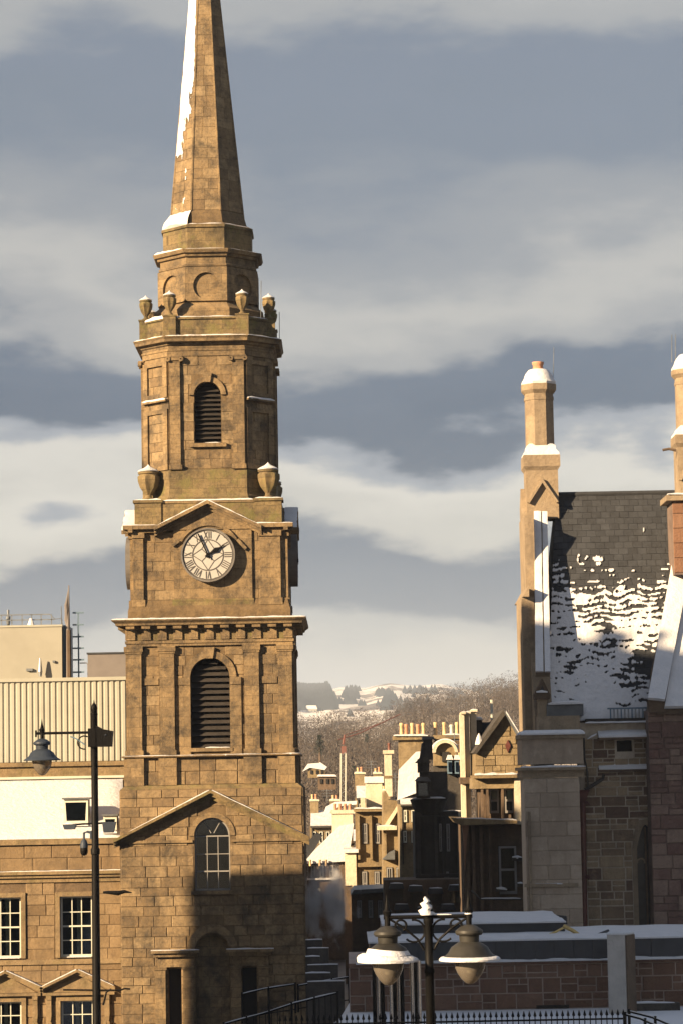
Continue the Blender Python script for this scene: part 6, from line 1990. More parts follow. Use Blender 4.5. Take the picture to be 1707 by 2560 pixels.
# farmhouse on the far slope
def far_house(x0, x1, r0, r1, Y, name, label, m):
    t_ = thing(name, label, 'house', at((x0 + x1) / 2, r1, Y))
    xm2 = (x0 + x1) / 2
    MB().pbox(x0, x1, (r0 * .6 + r1 * .4), r1 + 4, Y, 9).build('wall', m, t_)
    MB().pix([(x0 - 1, r0 * .6 + r1 * .4), (x1 + 1, r0 * .6 + r1 * .4), (x1 - 3, r0), (x0 + 3, r0)], Y - .5, 10).build('roof', 'snow', t_)
    k = x0 + (x1 - x0) * .2
    for f_ in (.2, .5, .75):
        MB().pbox(x0 + (x1 - x0) * f_, x0 + (x1 - x0) * (f_ + .12), r0 * .4 + r1 * .6, r0 * .1 + r1 * .9, Y - .2, .2).build('window', 'dark', t_)
    return t_
far_house(763, 793, 1764, 1786, 1500 + 2700 * far_v(778, 1783), 'farmhouse', 'pale farmhouse standing alone below the dark plantation', 'render')
far_house(815, 825, 1768, 1778, 1500 + 2700 * far_v(820, 1777), 'barn', 'tiny white barn beside the pale farmhouse', 'render')

# evergreen among the bare trees
def evergreen(px, row_b, row_t, Y, label):
    b_ = at(px, row_b, Y)
    h = at(px, row_t, Y).z - b_.z
    t_ = thing('evergreen_tree', label, 'tree', b_)
    MB().tube([b_ - Vector((0, 0, 2)), b_ + Vector((0, 0, h * .9))], [.25, .05], 6).build('trunk', 'brown_stone', t_)
    c_ = MB()
    for _ in range(900):
        zz = tr.random() ** .8
        rad = h * .34 * (1 - zz * .8) * math.sqrt(tr.random()) * (1 + .35 * math.sin(zz * 21))
        a = tr.uniform(0, 6.283)
        p_ = b_ + Vector((rad * math.cos(a), rad * math.sin(a), h * (.08 + .92 * zz)))
        d = Vector((math.cos(a), math.sin(a), -.35 + tr.uniform(-.3, .3))) * h * .07
        s_ = Vector((-math.sin(a), math.cos(a), tr.uniform(-.4, .4))) * h * .025
        c_.add([p_ - s_, p_ + s_, p_ + d], [(0, 1, 2)])
    c_.build('crown', 'evergreen', t_)
evergreen(800, 1890, 1838, 420, 'dark green evergreen tree among the bare brown trees')
evergreen(884, 1955, 1915, 380, 'small dark evergreen bush low on the wooded hillside')
evergreen(917, 1862, 1836, 560, 'round dark evergreen high on the wooded hillside')

# tower crane beyond the roofs
YK = 300
crane = thing('tower_crane', 'distant tower crane with pale lattice mast and red cab and jib', 'crane', at(857, 2060, YK))
for px in (851.5, 863.5):
    for dy in (0, .55):
        MB().tube([at(px, 2060, YK + dy), at(px + .8, 1884, YK + dy)], .075, 5).build('mast_leg', 'white_paint', crane)
for i in range(18):
    r0_, r1_ = 2054 - i * 9.6, 2054 - (i + 1) * 9.6
    a, b = (851.5, 863.5) if i % 2 else (863.5, 851.5)
    MB().tube([at(a, r0_, YK), at(b, r1_, YK)], .035, 4).build('mast_brace', 'steel', crane)
MB().pbox(853, 865, 1866, 1885, YK, .6).build('cab', 'red', crane)
MB().tube([at(858, 1862, YK), at(862, 1838, YK)], .14, 5).build('apex', 'red', crane)
MB().tube([at(846, 1850, YK), at(898, 1834, YK), at(1000, 1786, YK)], .06, 5).build('jib', 'redpipe', crane)
MB().tube([at(862, 1838, YK), at(960, 1806, YK)], .04, 4).build('tie_bar', 'redpipe', crane)

# house with snowy roof among the trees
def small_house(name, label, poly_roof, wall, Y, m='mid_stone'):
    t_ = thing(name, label, 'house', at(wall[0], wall[3], Y))
    MB().pbox(*wall, Y + .2, 5).build('wall', m, t_)
    MB().pix(poly_roof, Y, 5.4).build('roof', 'snow', t_)
    return t_
h1 = small_house('hillside_house', 'house with snowy roof among bare trees left of the crane', [(756, 1930), (770, 1910), (798, 1908), (800, 1906), (818, 1918), (812, 1926), (775, 1920)], (770, 812, 1920, 1945), 240)
for px in (776, 790, 802):
    MB().pbox(px, px + 5, 1926, 1936, 240.1, .1).build('window', 'dark', h1)
h2 = small_house('hillside_house', 'house with blue grey roof below the snowy roofed hillside house', [(792, 1942), (796, 1937), (838, 1937), (842, 1942)], (795, 840, 1942, 1975), 225, 'brown_stone')
for px in (800, 815, 828):
    MB().pbox(px, px + 6, 1948, 1960, 225.1, .1).build('window', 'dark', h2)

# ================================================================== buildings along the street, from far to near
def window_row(parent, xs, w_, r0, r1, Y, frame='grey_paint', nz=2):
    for px in xs:
        a, b = at(px, (r0 + r1) / 2, Y), at(px + w_, (r0 + r1) / 2, Y)
        sash(parent, LI, a.x, b.x, at(px, r1, Y).z, at(px, r0, Y).z, Y - .08, 1 if w_ < 12 else 2, nz, frame, .04, .06, room=False)
        MB().pbox(px - 1, px + w_ + 1, r0 - 1, r1 + 1, Y - .015, .03).build('window_recess', 'dark', parent)

# f: low house with a snowy gabled roof and potted chimney, end of street
Yf = 156
hf = thing('snowy_roof_house', 'house at the street end with steep snowy roof and terracotta potted chimney', 'house', at(825, 2445, Yf))
MB().pbox(752, 882, 2150, 2460, Yf + .3, 6).build('wall', 'brown_stone', hf)
MB().pix([(756, 2162), (870, 2154), (884, 2060), (850, 2066), (790, 2122)], Yf, 3.0).build('roof', 'snow', hf)
MB().pix([(760, 2164), (757, 2120), (790, 2084), (806, 2092), (772, 2150)], Yf + .5, 3.0).build('rear_roof', 'slate', hf)
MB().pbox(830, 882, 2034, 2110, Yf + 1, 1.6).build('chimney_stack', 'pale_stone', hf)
MB().pbox(827, 888, 2026, 2035, Yf + .9, 1.8).build('chimney_cap', 'pale_stone', hf)
for px in (838, 850, 862, 874):
    chimney_pot(px, 2010, 2027, Yf + 1.8, 8, 'pot', hf)
MB().pix([(806, 2042), (815, 2018), (838, 2006), (892, 2003), (890, 2012), (850, 2016), (830, 2028)], Yf + 4, 1.2).build('rear_snow_roof', 'snow', hf)
window_row(hf, (762, 778, 800, 824), 10, 2164, 2196, Yf + .3)
window_row(hf, (764, 790, 816, 842), 12, 2222, 2262, Yf + .3)
for px in (760, 776, 800, 816):
    chimney_pot(px, 2150, 2166, Yf - .2, 6, 'buffpot', hf)
MB().pbox(757, 842, 2196, 2201, Yf + .1, .2).build('string_course', 'snow', hf)
MB().pbox(757.5, 761, 2160, 2262, Yf - .4, .6).build('downpipe', 'pale_stone', hf)

# g: corner tenement with projecting bay, lit on its left
Yg = 138
tg = thing('corner_tenement', 'tall sandstone corner tenement with snow lined cornice and slim white chimney', 'building', at(925, 2500, Yg))
MB().pbox(892, 962, 2032, 2500, Yg, 6).build('wall', 'mid_stone', tg)
MB().pbox(884, 962, 2022, 2030, Yg - .4, 6.6).build('cornice', 'mid_stone', tg)
snow_along(SnowMB(tg), [at(885, 2022, Yg - .3), at(960, 2022, Yg - .3)], (0, 1, 0), .3, .07, 2)
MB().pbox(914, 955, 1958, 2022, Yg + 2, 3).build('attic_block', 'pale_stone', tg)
MB().pbox(911, 958, 1942, 1958, Yg + 1.9, 3.2).build('attic_snow', 'snow', tg)
MB().pbox(901, 912, 1996, 2022, Yg + .5, 2).build('parapet_pier', 'pale_stone', tg)
MB().pbox(961, 979, 1884, 1992, Yg + 1.2, 1.0).build('chimney_stack', 'pale_stone', tg)
MB().pbox(957, 984, 1876, 1885, Yg + 1.1, 1.2).build('chimney_cap', 'pale_stone', tg)
chimney_pot(972, 1858, 1877, Yg + 1.7, 8, 'red', tg)
MB().pbox(959, 981, 1940, 1946, Yg + 1.15, 1.1).build('stack_band', 'mid_stone', tg)
MB().pbox(862, 890, 2132, 2215, Yg - .3, 3).build('bay', 'pale_stone', tg)
MB().pix([(880, 2215), (889, 2215), (888, 2280), (884, 2290)], Yg - .3, 1).build('bay_lit_strip', 'pale_stone', tg)  # tapering foot of the sunlit strip, painted on as paler stone
MB().pbox(858, 895, 2124, 2133, Yg - .5, 3.4).build('bay_cornice', 'snow', tg)
MB().pbox(862, 887, 2215, 2480, Yg - .2, 2.6).build('bay_lower_wall', 'brown_stone', tg)
for px in (893, 924, 955):
    MB().pbox(px, px + 5.5, 2040, 2150, Yg - .25, .25).build('pilaster', 'mid_stone', tg)
for (r0_, r1_) in ((2060, 2110), (2180, 2240)):
    window_row(tg, (905, 936), 12, r0_, r1_, Yg)
MB().pbox(893, 960, 2158, 2168, Yg - .3, .4).build('string_course', 'mid_stone', tg)

# g2: gable with raking skew, in front of it
Yg2 = 132
tg2 = thing('skew_gable_house', 'honey stone gable with a long raking coping and dark doorway below', 'house', at(990, 2450, Yg2))
MB().pix([(957, 2450), (957, 1985), (963, 1978), (970, 1990), (970, 2000), (1016, 2005), (1016, 2450)], Yg2, 5).build('wall', 'mid_stone', tg2)
MB().pix([(961, 2068), (963, 2060), (1002, 2000), (1008, 2004), (970, 2066)], Yg2 - .3, .4).build('raking_coping', 'pale_stone', tg2)
MB().pbox(942, 991, 2066, 2076, Yg2 - .6, .7).build('cornice', 'pale_stone', tg2)
snow_along(SnowMB(tg2), [at(943, 2066, Yg2 - .4), at(986, 2066, Yg2 - .4)], (0, 1, 0), .4, .07, 3)
for px in (960, 1004):
    MB().pbox(px, px + 5, 2078, 2150, Yg2 - .3, .3).build('pilaster', 'mid_stone', tg2)
MB().pix([(955, 2150), (972, 2132), (986, 2126), (986, 2150)], Yg2 - .8, .8).build('porch_roof', 'lead', tg2)
window_row(tg2, (966, 990), 14, 2170, 2225, Yg2)

# h: chimneyed gable with the big snowy roof slope
Yh = 127
th = thing('chimney_gable_house', 'sandstone house with broad potted chimney and bright snow covered roof slope', 'house', at(1030, 2450, Yh))
MB().pix([(993, 2000), (996, 1925), (1040, 1880), (1066, 1878), (1070, 1960), (1062, 1975), (990, 2002)], Yh, .5).build('roof_snow', 'snow', th)
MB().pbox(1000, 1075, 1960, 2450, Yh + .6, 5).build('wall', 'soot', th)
MB().pbox(997, 1066, 1850, 1925, Yh + .7, 1.6).build('chimney_stack', 'mid_stone', th)
MB().pbox(982, 1070, 1840, 1850, Yh + .5, 2.0).build('chimney_cap', 'mid_stone', th)
snow_along(SnowMB(th), [at(983, 1840, Yh + .7), at(1068, 1840, Yh + .7)], (0, 1, 0), .6, .10, 2)
for i, px in enumerate((1003, 1015, 1030, 1044, 1058)):
    chimney_pot(px, 1808 + (i % 2) * 3, 1840, Yh + 1.3, 10, 'buffpot' if i % 2 == 0 else 'pot', th)
MB().pbox(1082, 1152, 1838, 1848, Yh + 1, 1.6).build('chimney_cap', 'mid_stone', th)
MB().pbox(1088, 1150, 1848, 1960, Yh + 1.1, 1.4).build('chimney_stack', 'brown_stone', th)
for i, px in enumerate((1088, 1110, 1128, 1142)):
    chimney_pot(px, 1806 if i != 2 else 1812, 1838, Yh + 1.8, 10, 'buffpot' if i != 2 else 'white_paint', th)
snow_along(SnowMB(th), [at(1110, 1838, Yh + 1.4), at(1150, 1837, Yh + 1.4)], (0, 1, 0), .6, .08, 2)

# i: dark turreted corner
Yi = 107
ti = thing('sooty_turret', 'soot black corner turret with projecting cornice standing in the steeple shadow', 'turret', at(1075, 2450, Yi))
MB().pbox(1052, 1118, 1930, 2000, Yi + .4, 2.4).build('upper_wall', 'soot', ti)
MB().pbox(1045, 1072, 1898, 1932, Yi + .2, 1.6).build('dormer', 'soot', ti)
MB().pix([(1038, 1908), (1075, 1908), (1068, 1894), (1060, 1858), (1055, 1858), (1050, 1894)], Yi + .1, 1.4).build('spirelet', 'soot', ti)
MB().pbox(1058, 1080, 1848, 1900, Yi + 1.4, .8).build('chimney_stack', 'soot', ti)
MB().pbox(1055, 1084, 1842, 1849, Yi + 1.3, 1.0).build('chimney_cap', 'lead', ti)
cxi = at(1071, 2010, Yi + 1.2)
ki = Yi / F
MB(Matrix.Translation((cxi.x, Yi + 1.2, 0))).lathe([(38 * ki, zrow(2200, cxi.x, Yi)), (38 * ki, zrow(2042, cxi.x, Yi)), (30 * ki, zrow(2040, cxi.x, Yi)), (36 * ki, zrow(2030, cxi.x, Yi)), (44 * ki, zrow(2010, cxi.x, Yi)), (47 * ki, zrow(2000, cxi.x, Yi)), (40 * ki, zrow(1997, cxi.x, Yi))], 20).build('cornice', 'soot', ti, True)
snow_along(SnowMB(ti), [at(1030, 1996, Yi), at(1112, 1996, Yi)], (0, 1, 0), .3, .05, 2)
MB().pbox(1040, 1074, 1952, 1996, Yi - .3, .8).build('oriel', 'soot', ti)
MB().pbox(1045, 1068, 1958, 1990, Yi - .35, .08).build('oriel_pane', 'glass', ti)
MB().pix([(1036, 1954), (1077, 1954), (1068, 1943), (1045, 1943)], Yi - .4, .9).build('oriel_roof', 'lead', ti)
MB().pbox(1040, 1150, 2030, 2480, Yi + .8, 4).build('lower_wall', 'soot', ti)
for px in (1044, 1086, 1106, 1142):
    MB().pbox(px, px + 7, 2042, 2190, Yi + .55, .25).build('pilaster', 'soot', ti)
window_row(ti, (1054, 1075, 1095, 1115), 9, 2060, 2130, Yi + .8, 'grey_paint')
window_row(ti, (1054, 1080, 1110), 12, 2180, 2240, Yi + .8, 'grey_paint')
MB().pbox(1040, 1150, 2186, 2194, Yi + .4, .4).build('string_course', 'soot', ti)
# j: arched pediment gable and dormers behind
tj = thing('arched_gable', 'small round topped stone gable capped with snow beside the sooty turret', 'gable', at(1110, 2000, 118.5))
pts = [(1084, 1915), (1140, 1915), (1140, 1885)] + [(1112 + 28 * math.cos(R(a)), 1882 - 28 * math.sin(R(a))) for a in range(0, 181, 20)] + [(1084, 1885)]
MB().pix(pts, 118.5, 1.2).build('wall', 'mid_stone', tj)
cz_ = at(1112, 1882, 118.4)
MB().ring(cz_.x, cz_.z, 24 * 118.4 / F, 31 * 118.4 / F, 118.2, 119.8, 0, math.pi, 18).build('arch_moulding', 'pale_stone', tj)
MB().ring(cz_.x, cz_.z, 31.5 * 118.4 / F, 35 * 118.4 / F, 118.3, 119.7, R(15), R(165), 16).build('snow', 'snow', tj)
MB().pbox(1104, 1120, 1880, 1905, 118.4, .1).build('niche', 'dark', tj)
MB().pbox(1082, 1155, 1915, 2035, 118.7, 2).build('lower_wall', 'soot', tj)
for px in (1118, 1136):
    MB().pix([(px - 3, 1900), (px + 14, 1900), (px + 10, 1888), (px + 1, 1888)], 117.9, 1.2).build('dormer_snow', 'snow', tj)
    MB().pbox(px, px + 11, 1902, 1935, 118.0, .8).build('dormer', 'blue_steel', tj)
    MB().pbox(px + 2, px + 5, 1906, 1930, 117.96, .05).build('dormer_pane', 'glass', tj)
    MB().pbox(px + 6, px + 9, 1906, 1930, 117.96, .05).build('dormer_pane', 'glass', tj)
snow_along(SnowMB(tj), [at(1090, 2032, 118.2), at(1150, 2028, 118.2)], (0, 1, 0), .5, .10, 2)

# more roofs and chimneys stepping down the street
cr = random.Random(41)
def terrace_house(px0, px1, r_eave, r_ridge, r_bot, Y, label, wall_m, lit_side=True, stacks=2):
    t_ = thing('street_house', label, 'house', at((px0 + px1) / 2, r_bot, Y))
    MB().pbox(px0, px1, r_eave, r_bot, Y, 7).build('wall', wall_m, t_)
    a, b = at(px0 - 1.5, r_eave, Y - .3), at(px1 + 1.5, r_eave, Y - .3)
    zr_2 = at(px0, r_ridge, Y + 3.2).z
    MB().add([(a.x, Y - .3, a.z), (b.x, Y - .3, a.z), (b.x, Y + 3.2, zr_2), (a.x, Y + 3.2, zr_2), (a.x, Y - .3, a.z - .12), (b.x, Y - .3, a.z - .12), (b.x, Y + 6.8, a.z - .1), (a.x, Y + 6.8, a.z - .1)],
             [(0, 1, 2, 3), (3, 2, 6, 7), (0, 4, 5, 1), (4, 7, 6, 5), (0, 3, 7, 4), (1, 5, 6, 2)]).build('roof', 'slate', t_)
    sn_ = MB()
    P0 = Vector((a.x, Y - .3, a.z))
    snow_cells(sn_, P0, Vector((b.x - a.x, 0, 0)), Vector((0, 3.5, zr_2 - a.z)), 40, 40,
               lambda u, v: .75 + noise.noise(Vector((u * 5 + px0, v * 4, Y))) * .9 + noise.noise(Vector((u * 22 + px0, v * 18, Y))) * .5, .07, Vector((0, -(zr_2 - a.z), 3.5)))
    sn_.build('roof_snow', 'snow', t_)['kind'] = 'stuff'
    for i in range(stacks):
        px = px0 + (px1 - px0) * (.12 + .76 * i / max(1, stacks - 1))
        w_ = cr.uniform(9, 13)
        MB().pbox(px - w_, px + w_, r_ridge - 26, r_ridge + 16, Y + 2.6, 1.2).build('chimney_stack', 'mid_stone', t_)
        MB().pbox(px - w_ - 2, px + w_ + 2, r_ridge - 30, r_ridge - 26, Y + 2.5, 1.4).build('chimney_cap', 'pale_stone', t_)
        snow_along(SnowMB(t_), [at(px - w_ - 1, r_ridge - 30, Y + 2.9), at(px + w_ + 1, r_ridge - 30, Y + 2.9)], (0, 1, 0), .7, .07, px, .1)
        for d_ in (-5, 4):
            chimney_pot(px + d_, r_ridge - 42 + cr.uniform(-3, 3), r_ridge - 30, Y + 3.2, 6, 'buffpot' if d_ < 0 else 'pot', t_)
    for q_ in (.06, .94):
        px = px0 + (px1 - px0) * q_
        MB().pbox(px - 1.2, px + 1.2, r_eave + 3, r_eave + 150, Y - .12, .1).build('downpipe', 'soot', t_)
    MB().pbox(px0 - 1, px1 + 1, r_eave + 1, r_eave + 4, Y - .38, .14).build('gutter', 'soot', t_)
    ap = at((px0 + px1) / 2 + 7, r_ridge, Y + 3.2)
    MB().tube([ap, ap + Vector((0, 0, 1.7))], .02, 4).build('aerial', 'steel', t_)
    for dz_ in (1.2, 1.4, 1.6):
        MB().tube([ap + Vector((-.4, 0, dz_)), ap + Vector((.4, 0, dz_))], .014, 4).build('aerial_rod', 'steel', t_)
    n_ = max(2, int((px1 - px0) / 17))
    for rr_ in range(2):
        r0_ = r_eave + 14 + rr_ * 52
        window_row(t_, [px0 + (px1 - px0) * (q_ + .5) / n_ - 5 for q_ in range(n_)], 9, r0_, r0_ + 30, Y, 'white_paint')
    return t_
terrace_house(778, 846, 2066, 2030, 2440, 200, 'small distant stone house with snowy roof behind the steep snowy roof', 'mid_stone')
terrace_house(838, 888, 2104, 2078, 2440, 172, 'stone house with snowy roof between the steep snowy roof and corner tenement', 'mid_stone', stacks=1)
terrace_house(958, 1004, 2034, 2006, 2440, 150, 'stone house with snowy roof squeezed behind the long raking coping', 'mid_stone', stacks=1)
terrace_house(892, 950, 1996, 1962, 2400, 185, 'distant stone house rising behind the corner tenement', 'mid_stone', stacks=2)
terrace_house(1002, 1062, 2012, 1984, 2450, 126, 'narrow stone house tucked below the bright snowy roof slope', 'mid_stone', stacks=1)
terrace_house(1100, 1160, 1958, 1926, 2300, 122, 'narrow stone house behind the sooty turret with two dormer stacks', 'mid_stone', stacks=2)

# l: lit gable with the red diamond, loggia, dark lower floors; k: its tall pale chimney shafts
Yd_ = 100.0
dg = thing('diamond_gable_house', 'sandstone gable with a small red diamond panel above a snowy ledge and two windows', 'building', at(1245, 2480, Yd_))
xd = lambda px, row=2000: at(px, row, Yd_).x
gab = [(1188, 1938), (1306, 1938), (1306, 1862), (1262, 1782), (1256, 1782), (1196, 1880), (1188, 1884)]
MB().pix(gab, Yd_ + .02, 4).build('gable_wall', 'mid_stone', dg)
zd_ = lambda row: zrow(row, 6, Yd_)
xap = xd(1259)
def gab_hole_l(a, b):
    # clip courses to the gable triangle
    zt_ = min(b, zd_(1782))
    if b < zd_(1884): return None
    f_ = (b - zd_(1884)) / (zd_(1784) - zd_(1884))
    return (-99, xd(1188) + (xap - xd(1188)) * f_)
def gab_hole_r(a, b):
    if b < zd_(1862): return None
    f_ = (b - zd_(1862)) / (zd_(1784) - zd_(1862))
    return (xd(1306) + (xap - xd(1306)) * f_, 99)
dr_ = random.Random(17)
for (a, b, c, d) in snecked(xd(1189), xd(1306), zd_(1937), zd_(1792), .34, dr_, [gab_hole_l, gab_hole_r], .02):
    if b - a > .06:
        put_block('mid_stone', LI, a, b, Yd_ - .02 + dr_.uniform(-.01, .01), Yd_ + .05, c, d, dg)
MB().pix([(1183, 1882), (1190, 1886), (1262, 1788), (1258, 1774)], Yd_ - .3, 4.5).build('skew_coping', 'soot', dg)
MB().pix([(1258, 1774), (1262, 1786), (1304, 1862), (1312, 1856)], Yd_ - .3, 4.5).build('skew_coping', 'lead', dg)
SnowMB(dg).loft([[at(a, r_, Yd_ - .32 + dy) + Vector((0, 0, dz_)) for dy, dz_ in ((0, 0), (0, .07), (.3, .10), (.6, .07), (.6, 0))] for a, r_ in ((1264, 1782), (1275, 1800), (1290, 1824), (1306, 1852))])
MB().pix([(1262, 1865), (1269, 1850), (1276, 1865), (1269, 1882)], Yd_ - .1, .1).build('diamond_panel', 'redpipe', dg)
MB().pbox(1184, 1292, 1938, 1946, Yd_ - .45, 4.4).build('ledge', 'mid_stone', dg)
snow_along(SnowMB(dg), [at(1186, 1938, Yd_ - .25), at(1290, 1936, Yd_ - .25)], (0, 1, 0), .45, .10, 4)
MB().pbox(1180, 1290, 1946, 1972, Yd_ - .05, 4).build('lintel', 'mid_stone', dg)
MB().pbox(1200, 1290, 1972, 2052, Yd_ + .6, 3).build('loggia_back', 'brown_stone', dg)
for px in (1202, 1215, 1253, 1285):
    MB().pbox(px, px + 6, 1972, 2050, Yd_ + .0, .3).build('loggia_post', 'brown_stone', dg)
for px in (1224, 1262):
    w2 = sash(dg, LI, xd(px), xd(px + 24), zd_(2034), zd_(1972), Yd_ + .50, 1, 2, 'grey_paint', .05, .07, rail=1, room=False, curtains=())
    MB().pbox(px, px + 24, 1972, 2034, Yd_ + .59, .015).build('room', 'dark', w2)
    MB().pbox(px + 5, px + 18, 1976, 1999, Yd_ + .57, .01).build('blind', 'curtain' if px < 1240 else 'white_paint', w2)
MB().pbox(1286, 1310, 1938, 2062, Yd_ - .25, 3).build('pier', 'pale_stone', dg)
snow_along(SnowMB(dg), [at(1285, 1938, Yd_ - .1), at(1310, 1936, Yd_ - .1)], (0, 1, 0), .4, .07, 4)
MB().pix([(1130, 2046), (1292, 2052), (1292, 2060), (1160, 2064), (1142, 2060)], Yd_ - .7, 4).build('balcony_cornice', 'mid_stone', dg)
snow_along(SnowMB(dg), [at(1140, 2047, Yd_ - .5), at(1290, 2051, Yd_ - .5)], (0, 1, 0), .3, .06, 5)
MB().pbox(1160, 1312, 2064, 2520, Yd_ - .1, 4.5).build('lower_wall', 'brown_stone', dg)
for px in (1166, 1180, 1200, 1222):
    MB().pbox(px, px + 8, 2066, 2300, Yd_ - .3, .2).build('pilaster', 'brown_stone', dg)
MB().pix([(1155, 2064), (1172, 2064), (1166, 2100), (1162, 2180), (1158, 2100)], Yd_ - .5, .5).build('console', 'redblock', dg)
sash(dg, LI, xd(1246, 2170), xd(1290, 2170), zd_(2236), zd_(2116), Yd_ - .16, 1, 2, 'grey_paint', .05, .08, rail=1, room=False)
MB().pbox(1245, 1291, 2115, 2237, Yd_ - .115, .02).build('window_recess', 'dark', dg)
for (px0, px1, row) in ((1240, 1266, 2222), (1280, 1306, 2145), (1293, 1310, 2210)):
    MB().pbox(px0, px1, row, row + 8, Yd_ - .4, .4).build('bracket', 'soot', dg)
    snow_along(SnowMB(dg), [at(px0, row, Yd_ - .25), at(px1, row + 3, Yd_ - .25)], (0, 1, 0), .3, .12, px0)
# k: shafts
Yk = 102.5
for i, (px, w_, r0_, r1_) in enumerate(((1152, 11, 1786, 2046), (1164, 11, 1786, 2046), (1177, 15, 1780, 1944))):
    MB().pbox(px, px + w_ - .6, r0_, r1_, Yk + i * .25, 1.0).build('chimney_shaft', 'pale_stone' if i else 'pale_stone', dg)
    MB().pbox(px - 1, px + w_ + .4, r0_ - 5, r0_, Yk + i * .25 - .1, 1.2).build('shaft_cap', 'pale_stone', dg)
    snow_along(SnowMB(dg), [at(px - .5, r0_ - 5, Yk + i * .25 + .3), at(px + w_, r0_ - 5, Yk + i * .25 + .3)], (0, 1, 0), .7, .06, i, .05)
MB().pbox(1150, 1178, 1944, 1960, Yk - .2, 1.6).build('shaft_base', 'brown_stone', dg)
MB().pbox(1186, 1205, 1800, 1880, Yk + 1.5, 1.2).build('chimney_stack', 'soot', dg)
snow_along(SnowMB(dg), [at(1187, 1800, Yk + 1.7), at(1204, 1800, Yk + 1.7)], (0, 1, 0), .9, .14, 2, .05)
MB().pbox(1205, 1235, 1806, 1850, Yk + 2, 1.2).build('rear_roof', 'slate', dg)
MB().lathe([(.16, 0), (.1, .25), (.02, .42)], 8, at(1197, 1862, Yd_ - .1)).build('snow', 'snow', dg, True)
MB().tube([at(1229, 1800, Yk + 2), at(1228, 1750, Yk + 2)], .05, 5).build('aerial', 'white_paint', dg)
# street lamp bracket and wires low on the dark fronts
wl = thing('wall_bracket', 'dark snow lined iron bracket on the shadowed street front', 'bracket', at(1180, 2250, 98.5))
MB().tube([at(1178, 2228, 98.9), at(1190, 2238, 98.7), at(1200, 2249, 98.6), at(1305, 2249, 98.6)], .04, 5).build('rail', 'soot', wl)
snow_along(SnowMB(wl), [at(1202, 2247, 98.6), at(1300, 2247, 98.6)], (0, 1, 0), .08, .03, 2)
# dark lower fronts closing the street on the right, shop level
sf = thing('shop_front_row', 'row of dark shop fronts with snowy awnings under the sooty turret', 'shop', at(1060, 2400, 106))
MB().pbox(962, 1162, 2200, 2520, 106.0, 3).build('wall', 'brown_stone', sf)
for i, (px, r_) in enumerate(((972, 2210), (1020, 2216), (1070, 2222), (1120, 2214), (985, 2262), (1040, 2270), (1100, 2262))):
    MB().pix([(px, r_ + 14), (px + 38, r_ + 14), (px + 34, r_), (px + 3, r_)], 105.2, .8).build('awning', 'fascia', sf)
    snow_along(SnowMB(sf), [at(px + 3, r_, 105.4), at(px + 34, r_, 105.4)], (0, 1, 0), .3, .05, i)
    MB().pbox(px + 4, px + 34, r_ + 16, r_ + 44, 105.9, .08).build('shop_window', 'glass', sf)
sl_ = thing('side_street_front', 'grey brown low front behind the drifting steam at the street foot', 'building', at(900, 2420, 112))
MB().pbox(880, 965, 2236, 2520, 112, 4).build('wall', 'brown_stone', sl_)
MB().pix([(876, 2238), (968, 2230), (964, 2222), (884, 2226)], 111.6, 4.6).build('roof', 'lead', sl_)
window_row(sl_, (892, 920, 944), 12, 2252, 2296, 112)

rb2 = thing('shade_range', 'unseen low brown stone range behind the steeple, added to shade the street end', 'building', (-15, 135, 0))  # hidden range added so its shadow darkens the lower walls at the street end
MB().box(-24, -9, 113, 162, 0, 7.2).build('wall', 'brown_stone', rb2)
MB().loft([[(-24.3, 112.7, 7.2), (-8.8, 112.7, 7.2), (-8.8, 162.3, 7.2), (-24.3, 162.3, 7.2)], [(-20, 115, 8.1), (-13, 115, 8.1), (-13, 160, 8.1), (-20, 160, 8.1)]]).build('roof', 'slate', rb2)
for i in range(14):
    MB().box(-8.99, -8.95, 115 + i * 3.3, 116.1 + i * 3.3, 1.5, 3.6).build('window', 'fascia', rb2)

# ================================================================== steps, railings and poles below the terrace edge
ls = random.Random(8)
for i in range(6):
    r_ = 2352 + i * 21
    Y_ = 92 - i * 2.4
    x0_, x1_ = 762 + (i % 2) * 5, (806, 822, 800, 845, 826, 860)[i]
    a, b = at(x0_ + 2, r_, Y_), at(x1_, r_, Y_)
    t_ = thing('terrace_wall', ['low dark stone wall with snow, topmost of the stepped garden walls', 'low dark stone wall with snow, second from the top of the stepped walls', 'low dark stone wall with snow, third from the top of the stepped walls',
               'low dark stone wall with snow, third from the bottom of the stepped walls', 'low dark stone wall with snow, second from the bottom of the stepped walls', 'low dark stone wall with snow, bottom of the stepped walls'][i], 'wall', ((a.x + b.x) / 2, Y_, gz((a.x + b.x) / 2, Y_)), 'stepped garden walls')
    MB().box(a.x, b.x, Y_, Y_ + .5, gz(a.x, Y_) - .3, a.z).build('wall', 'soot', t_)
    snow_along(SnowMB(t_), [(a.x, Y_ + .25, a.z), (b.x, Y_ + .25, a.z)], (0, 1, 0), .2, .05, i)
